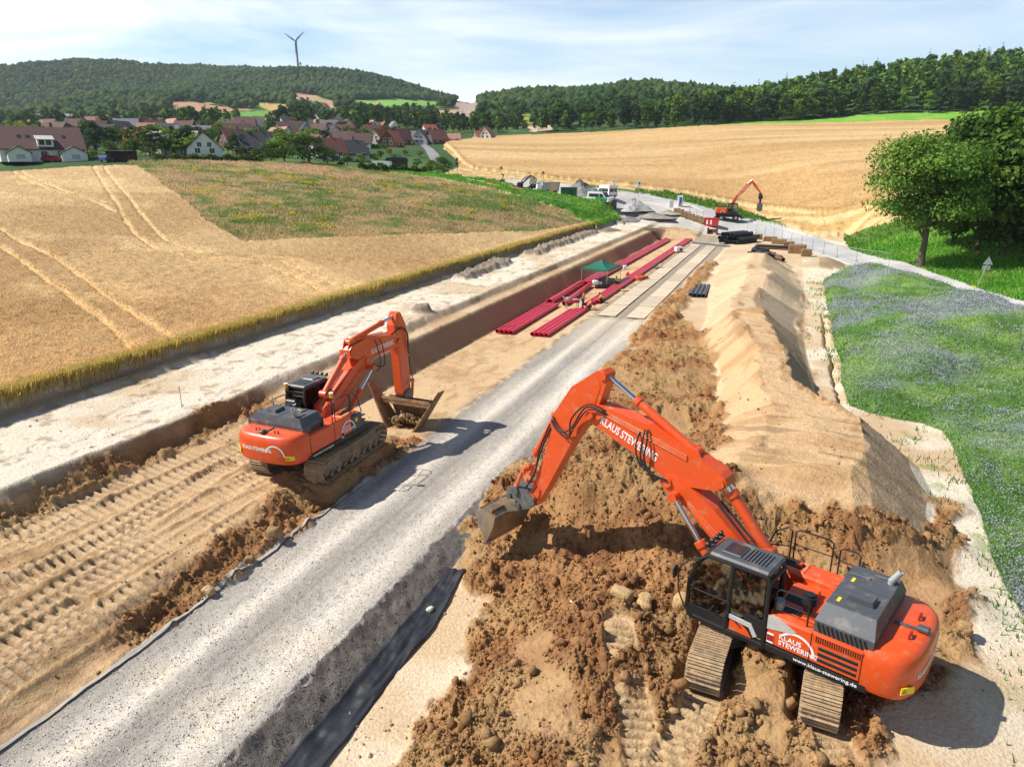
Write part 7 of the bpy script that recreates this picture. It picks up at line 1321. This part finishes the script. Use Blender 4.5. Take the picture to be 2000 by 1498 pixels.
mb.build('lattice', TW, t_); MB().cyl((0, 0, 19), (0, 0, 22.5), 2.0).build('antenna', TW, t_)
# ================================================================ TREES
def crown_mesh(name, seed, nleaf, H_, rx, z0, leaf, cols, nclump=22, flat=.8, droop=0):
    rg = np.random.default_rng(seed); C0 = []
    zc, rz_ = (z0+H_)/2, (H_-z0)/2
    while len(C0) < nclump:
        p = rg.uniform(-1, 1, 3); q = np.linalg.norm(p)
        if q < 1 and q > .25: C0.append(p*(.78 if q > .6 else .9))
    C0 = np.array(C0)*[rx, rx, rz_]+[0, 0, zc]; cr_ = rg.uniform(.26, .46, nclump)*min(rx, rz_)*1.15; w_ = cr_**2; w_ /= w_.sum(); ci = rg.choice(nclump, nleaf, p=w_)
    d = rg.normal(0, 1, (nleaf, 3)); d /= np.linalg.norm(d, axis=1)[:, None]; d[:, 2] = np.where(d[:, 2] < -.35, -d[:, 2]*.5, d[:, 2]); rr_ = rg.random(nleaf)**.45
    P = C0[ci]+d*(cr_[ci]*rr_)[:, None]*[1, 1, flat]; nn = d+rg.normal(0, .55, (nleaf, 3)); nn[:, 2] += .25; nn /= np.linalg.norm(nn, axis=1)[:, None]; q = rg.normal(0, 1, (nleaf, 3)); u_ = np.cross(nn, q); u_ /= np.linalg.norm(u_, axis=1)[:, None]; v_ = np.cross(nn, u_); s_ = (leaf*rg.uniform(.6, 1.25, nleaf))[:, None]
    V = np.stack([P-u_*s_, P-v_*s_*.7, P+u_*s_, P+v_*s_*.7], 1); base = np.array(cols)[rg.integers(0, len(cols), nclump)][ci]; cc = base*(.7+.6*rg.random((nleaf, 1)))
    return np_mesh(name, V.reshape(-1, 3), np.arange(nleaf*4).reshape(nleaf, 4), [LEAF], False, {'tint': ('POINT', np.repeat(cc, 4, 0))}), C0
def trunk_mesh(H_, r_, tips, z0, seed=0):
    rg = random.Random(seed); mb = MB(); top = Vector((rg.uniform(-.2, .2), rg.uniform(-.2, .2), z0+(H_-z0)*.55)); mb.tube([(0, 0, -.4), (0, 0, z0*.5), (top.x*.5, top.y*.5, z0*1.15), top], [r_*1.35, r_, r_*.8, r_*.3], 9)
    for c_ in tips: c_ = Vector(c_); s_ = Vector((0, 0, z0*.9+rg.random()*(H_-z0)*.2)); mb.tube([s_, s_.lerp(c_, .5)+Vector((0, 0, .3)), c_], [r_*.42, r_*.26, r_*.08], 6, False)
    return mb.mesh('trunk', BARK, True)
GA = [(.11, .20, .035), (.14, .25, .045), (.085, .155, .03), (.175, .27, .05)]; GB = [(.072, .135, .032), (.09, .16, .038), (.058, .11, .03)]; GY_ = [(.17, .24, .04), (.21, .26, .045), (.14, .22, .04)]; GC = [(.03, .062, .028), (.04, .078, .034)]; GBL = [(.05, .095, .045), (.065, .115, .05), (.04, .075, .035)]
class TK: pass
def kind(nleaf, H_, rx, z0, leaf, cols, seed, tr=.3, ncl=22, tips=6):
    k_ = TK(); k_.H = H_; k_.c, C0 = crown_mesh('crown', seed, nleaf, H_, rx, z0, leaf, cols, ncl); k_.t = trunk_mesh(H_, tr, C0[:tips], z0, seed); return k_
def conifer(seed, nleaf=420, H_=22., r_=3.4):
    rg = np.random.default_rng(seed); f = rg.random(nleaf)**.8; z = 1.5+(H_-1.5)*(1-f*.97)[:]; rad = r_*f**.85*(.55+.45*rg.random(nleaf)); a = rg.random(nleaf)*6.283; P = np.stack([rad*np.cos(a), rad*np.sin(a), z+.0], 1)
    o_ = np.stack([np.cos(a), np.sin(a), -.45+0*a], 1); v_ = np.stack([-np.sin(a), np.cos(a), 0*a], 1); s_ = .75*rg.uniform(.7, 1.3, nleaf)[:, None]*(.5+.5*f[:, None]); V = np.stack([P-o_*s_, P-v_*s_*.8, P+o_*s_*1.2, P+v_*s_*.8], 1); cc = np.array(GC)[rg.integers(0, 2, nleaf)]*(.7+.6*rg.random((nleaf, 1)))
    k_ = TK(); k_.H = H_; k_.c = np_mesh('crown', V.reshape(-1, 3), np.arange(nleaf*4).reshape(nleaf, 4), [LEAF], False, {'tint': ('POINT', np.repeat(cc, 4, 0))}); k_.t = MB().tube([(0, 0, -.4), (0, 0, H_*.95)], [.3, .04], 7).mesh('trunk', BARK); return k_
def plant_(k_, loc, sc, lb, nm='tree', cat='tree', grp=None, sx_=1., rz=None):
    t_ = thing(nm, lb, cat, loc, random.uniform(0, 6.28) if rz is None else rz, grp); t_.scale = (sc*sx_, sc*sx_, sc); link('crown', k_.c, t_); link('trunk', k_.t, t_); return t_
KA = [kind(620, 10, 3.6, 1.6, .46, GA, 1), kind(620, 10, 3.4, 1.4, .46, GB, 2), kind(560, 10, 3.9, 1.2, .46, GY_, 3), kind(620, 10, 3.2, 1.2, .44, GBL, 4)]
KS = [kind(380, 3, 1.9, .2, .22, GA, 11, .08, 14, 3), kind(380, 3, 1.8, .2, .22, GY_, 12, .08, 14, 3), kind(380, 3, 1.9, .15, .22, GB, 13, .08, 14, 3)]
KF = [kind(1300, 23, 5.8, .3, .88, GA, 21, .45, 44), kind(1300, 24, 5.6, .3, .88, GB, 22, .45, 44), kind(1200, 22, 6.0, .3, .88, GY_, 23, .45, 42), kind(1300, 25, 5.4, .3, .88, GBL, 24, .45, 44)]
KD = [kind(1500, 10, 5.2, .1, .36, GA, 61, .25, 40), kind(1500, 10, 5.4, .1, .36, GB, 62, .25, 40)]
KC = [conifer(31), conifer(32, 420, 25., 3.2)]
# the big ash at the right and the thicket behind it
kb = kind(26000, 17.8, 8.0, 3.4, .21, GA+[(.15, .26, .045)], 41, .42, 64, 16); p = at(1797, 523); t_ = plant_(kb, p, 1.0, 'big round tree standing alone on the grass beside the lane', rz=1.0); 
kt = [kind(9000, 15, 6.2, .6, .30, GA+GB[:2], 42, .3, 46, 8), kind(8000, 12, 5.6, .3, .28, GA+GB[:1], 43, .3, 40, 8)]
for (u, v, dy, kk, sc, lb) in ((1905, 492, 0, 0, 1.35, 'tall dark tree behind the big round tree at the right'), (2010, 500, 0, 0, 1.25, 'dark tree at the right edge behind the big round tree'), (1960, 505, 0, 1, .85, 'lower bushy tree between the dark trees at the right edge'), (1860, 480, 0, 1, .8, 'bushy tree just behind the trunk of the big round tree'), (2080, 510, 0, 1, 1.1, 'bushy tree just outside the right edge thicket')): plant_(kt[kk], at(u, v), sc, lb, rz=random.random()*6)
# forest edge on the right: the front trees one by one, what stands behind as a mass
def along(uv, step):
    P = march(uv); o_ = []
    for a, b in zip(P[:-1], P[1:]):
        n = max(1, int(np.hypot(*(b-a))/step)); o_ += [a+(b-a)*i/n for i in range(n)]
    return np.array(o_)
EDGE = along([(1325, 249), (1360, 246), (1450, 239), (1640, 229.5), (1800, 221.5), (1990, 213.5), (2140, 206)], 7.)
EG = [('leafy mid green tree at the front of the forest above the pasture', KF[0]), ('dark green tree at the front of the forest above the pasture', KF[1]), ('yellow green tree at the front of the forest above the pasture', KF[2]), ('blue green tree at the front of the forest above the pasture', KF[3])]
nE = 0
for i, p in enumerate(EDGE):
    for row in (0, 1):
        if nE > 150: break
        dv = p/np.hypot(*p); q = p+dv*(3+row*9)+RNG.normal(0, 1.8, 2); gi = random.choices([0, 1, 2, 3], [4, 4, 2, 2])[0]; lb, k_ = EG[gi]; z_ = float(base_z(q[:1], q[1:], False)[0]); plant_(k_, (q[0], q[1], z_-.5), random.uniform(.5, .78) if row == 0 else random.uniform(.62, .92), lb, 'forest_tree', 'tree', 'trees along the forest edge on the right'); nE += 1
EDGE2 = along([(935, 262), (1000, 257), (1060, 256), (1130, 257), (1160, 258), (1200, 256), (1260, 253), (1325, 249)], 5.)
for i, p in enumerate(EDGE2):
    dv = p/np.hypot(*p); q = p+dv*(6+random.uniform(0, 22))+RNG.normal(0, 2, 2); u_ok = True; lb, k_ = EG[random.choices([0, 1, 3], [3, 3, 2])[0]]; z_ = float(base_z(q[:1], q[1:], False)[0]); s_ = .40 if i < len(EDGE2)*.45 else .82; plant_(k_, (q[0], q[1], z_-.5), s_*random.uniform(.55, 1.1), lb.replace('front of the forest above the pasture', 'foot of the wooded hill beyond the grain field'), 'forest_tree', 'tree', 'trees beyond the grain field')
def mass(name, pts, sc, kinds, lb, wts=None):
    """many crowns of the given kinds merged into one mass"""
    VV, CC = [], []; src = []
    for k_ in kinds:
        n = len(k_.c.vertices); v = np.empty(n*3, np.float32); k_.c.vertices.foreach_get('co', v); c_ = np.empty(n*4, np.float32); k_.c.attributes['tint'].data.foreach_get('color', c_); src.append((v.reshape(-1, 3), c_.reshape(-1, 4)[:, :3]))
    for (x_, y_, z_), s_ in zip(pts, sc):
        v, c_ = src[RNG.choice(len(src), p=wts)]; a = RNG.random()*6.283; ca, sa = math.cos(a), math.sin(a); q = v[:, :2] @ np.array([[ca, sa], [-sa, ca]]); VV.append(np.stack([q[:, 0]*s_+x_, q[:, 1]*s_+y_, v[:, 2]*s_+z_], 1)); CC.append(c_*RNG.uniform(.75, 1.25))
    V = np.concatenate(VV); return tag(link(name, np_mesh(name, V, np.arange(len(V)).reshape(-1, 4), [LEAF], False, {'tint': ('POINT', np.concatenate(CC))})), lb, 'forest', kind='stuff')
LO = [kind(190, 22, 5.4, 2.5, 1.7, GA, 51, .4, 16, 0), kind(190, 23, 5.2, 2.5, 1.7, GB, 52, .4, 16, 0), kind(180, 21, 5.6, 2.5, 1.7, GY_, 53, .4, 16, 0), conifer(54, 150, 24, 3.6), kind(190, 22, 5.2, 2.5, 1.7, GBL, 55, .4, 16, 0)]
rows = []
for i, p in enumerate(EDGE[::1]):
    dv = p/np.hypot(*p)
    for d_ in np.arange(16, 200, 7.5): rows.append(p+dv*(d_+RNG.uniform(-3, 3))+RNG.normal(0, 2.2, 2))
rows = np.array(rows); z_ = base_z(rows[:, 0], rows[:, 1], False)
mass('forest', np.column_stack([rows, z_-.5]), RNG.uniform(.62, .98, len(rows)), LO, 'dense mixed forest rising behind the pasture on the right', [.33, .28, .10, .14, .15])
# ---- far hills: forest of low crowns
def lump(seed, cols):
    v = ICO[0].copy(); rg = np.random.default_rng(seed); v = v*(1+rg.normal(0, .18, (len(v), 1))); v[:, 2] = np.where(v[:, 2] < -.2, -.2, v[:, 2]); return v, np.array(cols)
def hill_forest(name, x_, y_, s_, lb, cols):
    z_ = base_z(x_, y_, False); n = len(x_); v, f = ICO; k_ = len(v); q = v[None]*(1+RNG.normal(0, .17, (n, k_, 1))); q[:, :, 2] = np.maximum(q[:, :, 2], -.3)*RNG.uniform(.85, 1.35, (n, 1)); V = q*s_[:, None, None]+np.stack([x_, y_, z_+s_*.9], 1)[:, None, :]
    F = (f[None]+(np.arange(n)*k_)[:, None, None]).reshape(-1, 3); c_ = np.array(cols)[RNG.integers(0, len(cols), n)]*RNG.uniform(.7, 1.3, (n, 1)); c_ = mix(c_, np.array([.11, .165, .05]), smooth(.5, .68, fbm(x_, y_, .008, 4, 5))*.6); cc = c_[:, None, :]*(.85+.3*RNG.random((n, k_, 1)))
    return tag(link(name, np_mesh(name, V.reshape(-1, 3), F, [LEAF], False, {'tint': ('POINT', cc.reshape(-1, 3))})), lb, 'forest', kind='stuff')
n = 120000; a = RNG.uniform(R(-44), R(44), n); rr_ = np.sqrt(RNG.uniform(560**2, 1720**2, n)); x_, y_ = rr_*np.sin(a), rr_*np.cos(a)
def proj(x, y, z): f = y*cP-(z-CAMH)*sP; return CX+FPX*x/f, CY-FPX*(y*sP+(z-CAMH)*cP)/f
z_ = base_z(x_, y_, False); u_, v_ = proj(x_, y_, z_)
okk = np.ones(n, bool)
def clear_of_fields(x, y, z, h):
    # no tall trees where they would grow on a field or hide it
    k_ = np.ones(len(x), bool)
    for f_ in (0, .5, 1.):
        a_, b_ = proj(x, y, z+h*f_)
        for p, c_ in HF: k_ &= ~inside(a_, b_, p)
    return k_
okk &= clear_of_fields(x_, y_, z_, 11.)
wood = (rr_ > 860) | (a > R(-4)); den = np.where(wood, .62, .22*(fbm(x_, y_, .012, 3, 2) > .47)); okk &= RNG.random(n) < den; okk &= (rr_ > 640) | (a > R(-6)); okk &= ~inside(x_, y_, ZP['field']) & ~inside(x_, y_, ZP['green'])
okk &= ~((a > R(10)) & (rr_ < 600))
x_, y_, rr_ = x_[okk], y_[okk], rr_[okk]; s_ = RNG.uniform(2.9, 5.4, len(x_))
hill_forest('hill_forest', x_, y_, s_, 'wooded hills on the horizon with closed forest canopy', [(.05, .10, .032), (.04, .08, .03), (.065, .12, .035), (.08, .135, .035), (.035, .07, .03)])
# belts of trees through the valley and the village
BELT = []
for (u0, u1, v0, v1, n) in ((0, 320, 228, 262, 85), (320, 720, 226, 262, 190), (700, 940, 222, 262, 300), (900, 1110, 226, 262, 150), (0, 500, 214, 232, 150), (560, 900, 206, 222, 130), (930, 1330, 205, 250, 260)):
    for _ in range(n): BELT.append((RNG.uniform(u0, u1), RNG.uniform(v0, v1)))
BP = march(BELT); kk = np.ones(len(BP), bool)
kk &= clear_of_fields(BP[:, 0], BP[:, 1], base_z(BP[:, 0], BP[:, 1], False), 9.)
kk &= ~inside(BP[:, 0], BP[:, 1], ZP['field']) & ~inside(BP[:, 0], BP[:, 1], ZP['lane']); BP = BP[kk]
mass('valley_trees', np.column_stack([BP, base_z(BP[:, 0], BP[:, 1], False)-.3]), RNG.uniform(.38, .72, len(BP)), LO, 'belts of dark trees through the valley behind the village', [.28, .34, .06, .12, .20])
# garden trees and shrubs round the houses, one by one
for (u, v, hpx, sx_, k_, lb) in [(217, 306, 34, .95, KD[0], 'bright green round tree left of the carport'), (172, 300, 29, 1.2, KA[0], 'rounded garden tree right of the large brown roofed house'), (294, 310, 34, 1.0, KD[1], 'broad garden tree right of the carport'), (264, 278, 20, 1.2, KA[2], 'yellow green tree behind the red roofed house'), (446, 302, 24, 1.0, KA[0], 'garden tree right of the white gabled house'),
    (556, 319, 64, 1.1, KD[0], 'big dense tree at the edge of the meadow, left of a pair'), (604, 322, 58, 1.2, KD[1], 'big dark tree at the edge of the meadow, right of a pair'), (530, 318, 40, 1.1, KD[1], 'dark tree at the left foot of the big dense trees'), (640, 323, 38, 1.2, KD[1], 'dark tree at the right foot of the big dense trees'), (472, 310, 26, 1.1, KA[1], 'dark garden tree before the anthracite roofed house'), (498, 313, 22, 1.1, KA[0], 'small tree right of the hedge'),
    (12, 314, 26, 1.3, KA[1], 'dark tree in front of the left side of the large house'), (182, 312, 18, 1.4, KS[1], 'bright shrub between the large house and the carport'), (245, 300, 22, 1.2, KA[2], 'yellow green tree right of the round bright tree'), (400, 312, 10, 1.5, KS[0], 'low shrub in front of the white gabled house'), (679, 326, 28, 1.1, KA[0], 'tree in front of the black roofed house'), (665, 326, 20, 1.3, KS[2], 'shrub left of the tree by the black roofed house'), (705, 328, 27, 1.2, KA[2], 'light green tree right of the black roofed house'),
    (743, 312, 18, 1.3, KA[1], 'dark conical tree in the garden below the brick house'), (790, 328, 17, 1.4, KA[1], 'dark bush beside the caravan'), (815, 330, 21, 1.3, KA[0], 'green bush above the bank left of the lane'), (842, 340, 30, 1.0, KD[0], 'leafy bush at the left of the dense clump beside the lane'), (866, 344, 38, 1.0, KD[1], 'dense dark bush at the foot of the lane'), (893, 336, 28, .5, KA[3], 'slim upright tree beside the grain field'),
    (806, 284, 9, 1.5, KS[1], 'bright yellow green shrub beside the lane'), (794, 282, 13, 1.2, KA[0], 'small tree in front of the grey roofed house'), (719, 278, 14, 1.3, KA[1], 'dark bush left of the orange red roof'), (698, 296, 16, 1.4, KA[0], 'bushy tree behind the black roofed house'), (663, 292, 18, 1.1, KA[2], 'pale green tree before the brown roof'), (762, 303, 12, 1.8, KS[1], 'bright green garden shrubs below the brick house, left of two'), (790, 304, 12, 1.8, KS[1], 'bright green garden shrubs below the brick house, right of two'),
    (820, 308, 14, 1.5, KA[0], 'bush left of the lane halfway up'), (775, 318, 15, 1.7, KS[2], 'dark shrub above the garden shed'), (730, 316, 15, 1.6, KS[0], 'green shrub left of the garden shed'), (715, 305, 18, 1.3, KA[3], 'blue green tree in the gardens'), (655, 312, 16, 1.3, KA[1], 'small dark tree by the white walled house')]:
    p = at(u, v); px_m = FPX/(p[1]*cP-(p[2]-CAMH)*sP); plant_(k_, p, hpx/px_m/k_.H, lb, 'garden_tree', 'tree', None, sx_)
ghd = [('leafy garden tree among the village houses', KA[0]), ('dark garden tree among the village houses', KA[1]), ('yellow green garden tree among the village houses', KA[2]), ('blue green garden tree among the village houses', KA[3])]
for k_ in range(240):
    u, v = (RNG.uniform(0, 720), RNG.uniform(252, 308)) if k_ < 185 else (RNG.uniform(640, 860), RNG.uniform(262, 284)); p = at(u, v); lb, kd = random.choice(ghd); plant_(kd, p, random.uniform(.35, .75), lb, 'garden_tree', 'tree', 'garden trees among the village houses', 1.25)
def hedge(uv0, uv1, h_, w_, lb):
    a, b = Vector(at(*uv0)), Vector(at(*uv1)); n = int((b-a).length*90); f = RNG.random(n); P = np.array(a)[None]+(np.array(b-a))[None]*f[:, None]; d = (b-a).normalized(); ofs = RNG.uniform(-w_, w_, n); z_ = RNG.random(n)**.5*h_*(.9+.2*np.sin(f*40)); P[:, 0] += -d.y*ofs; P[:, 1] += d.x*ofs; P[:, 2] += z_
    o = flecks('hedge', P[:, 0], P[:, 1], P[:, 2], .26, rc(n, GA+GB), LEAF, 1.2); tag(o, lb, 'hedge')
hedge((300, 317), (515, 318), 1.7, .7, 'long trimmed hedge in front of the white gabled house'); hedge((700, 334), (832, 343), 2.0, .8, 'dark hedge behind the caravan and shed'); hedge((716, 290), (757, 292), 1.6, .7, 'dark hedge before the orange red roofed house')

# ================================================================ HAZE
hz = bpy.data.materials.new('haze'); hz.use_nodes = True; hn = hz.node_tree.nodes; hn.clear(); ho_ = hn.new('ShaderNodeOutputMaterial'); pv = hn.new('ShaderNodeVolumePrincipled'); pv.inputs['Density'].default_value = .00010; pv.inputs['Color'].default_value = (.82, .90, 1.0, 1); pv.inputs['Anisotropy'].default_value = .3; hz.node_tree.links.new(pv.outputs[0], ho_.inputs['Volume'])
try: hz.cycles.homogeneous_volume = True
except Exception: pass
tag(MB().box((0, 0, 195), (5400, 5400, 400)).build('haze', hz), kind='stuff')
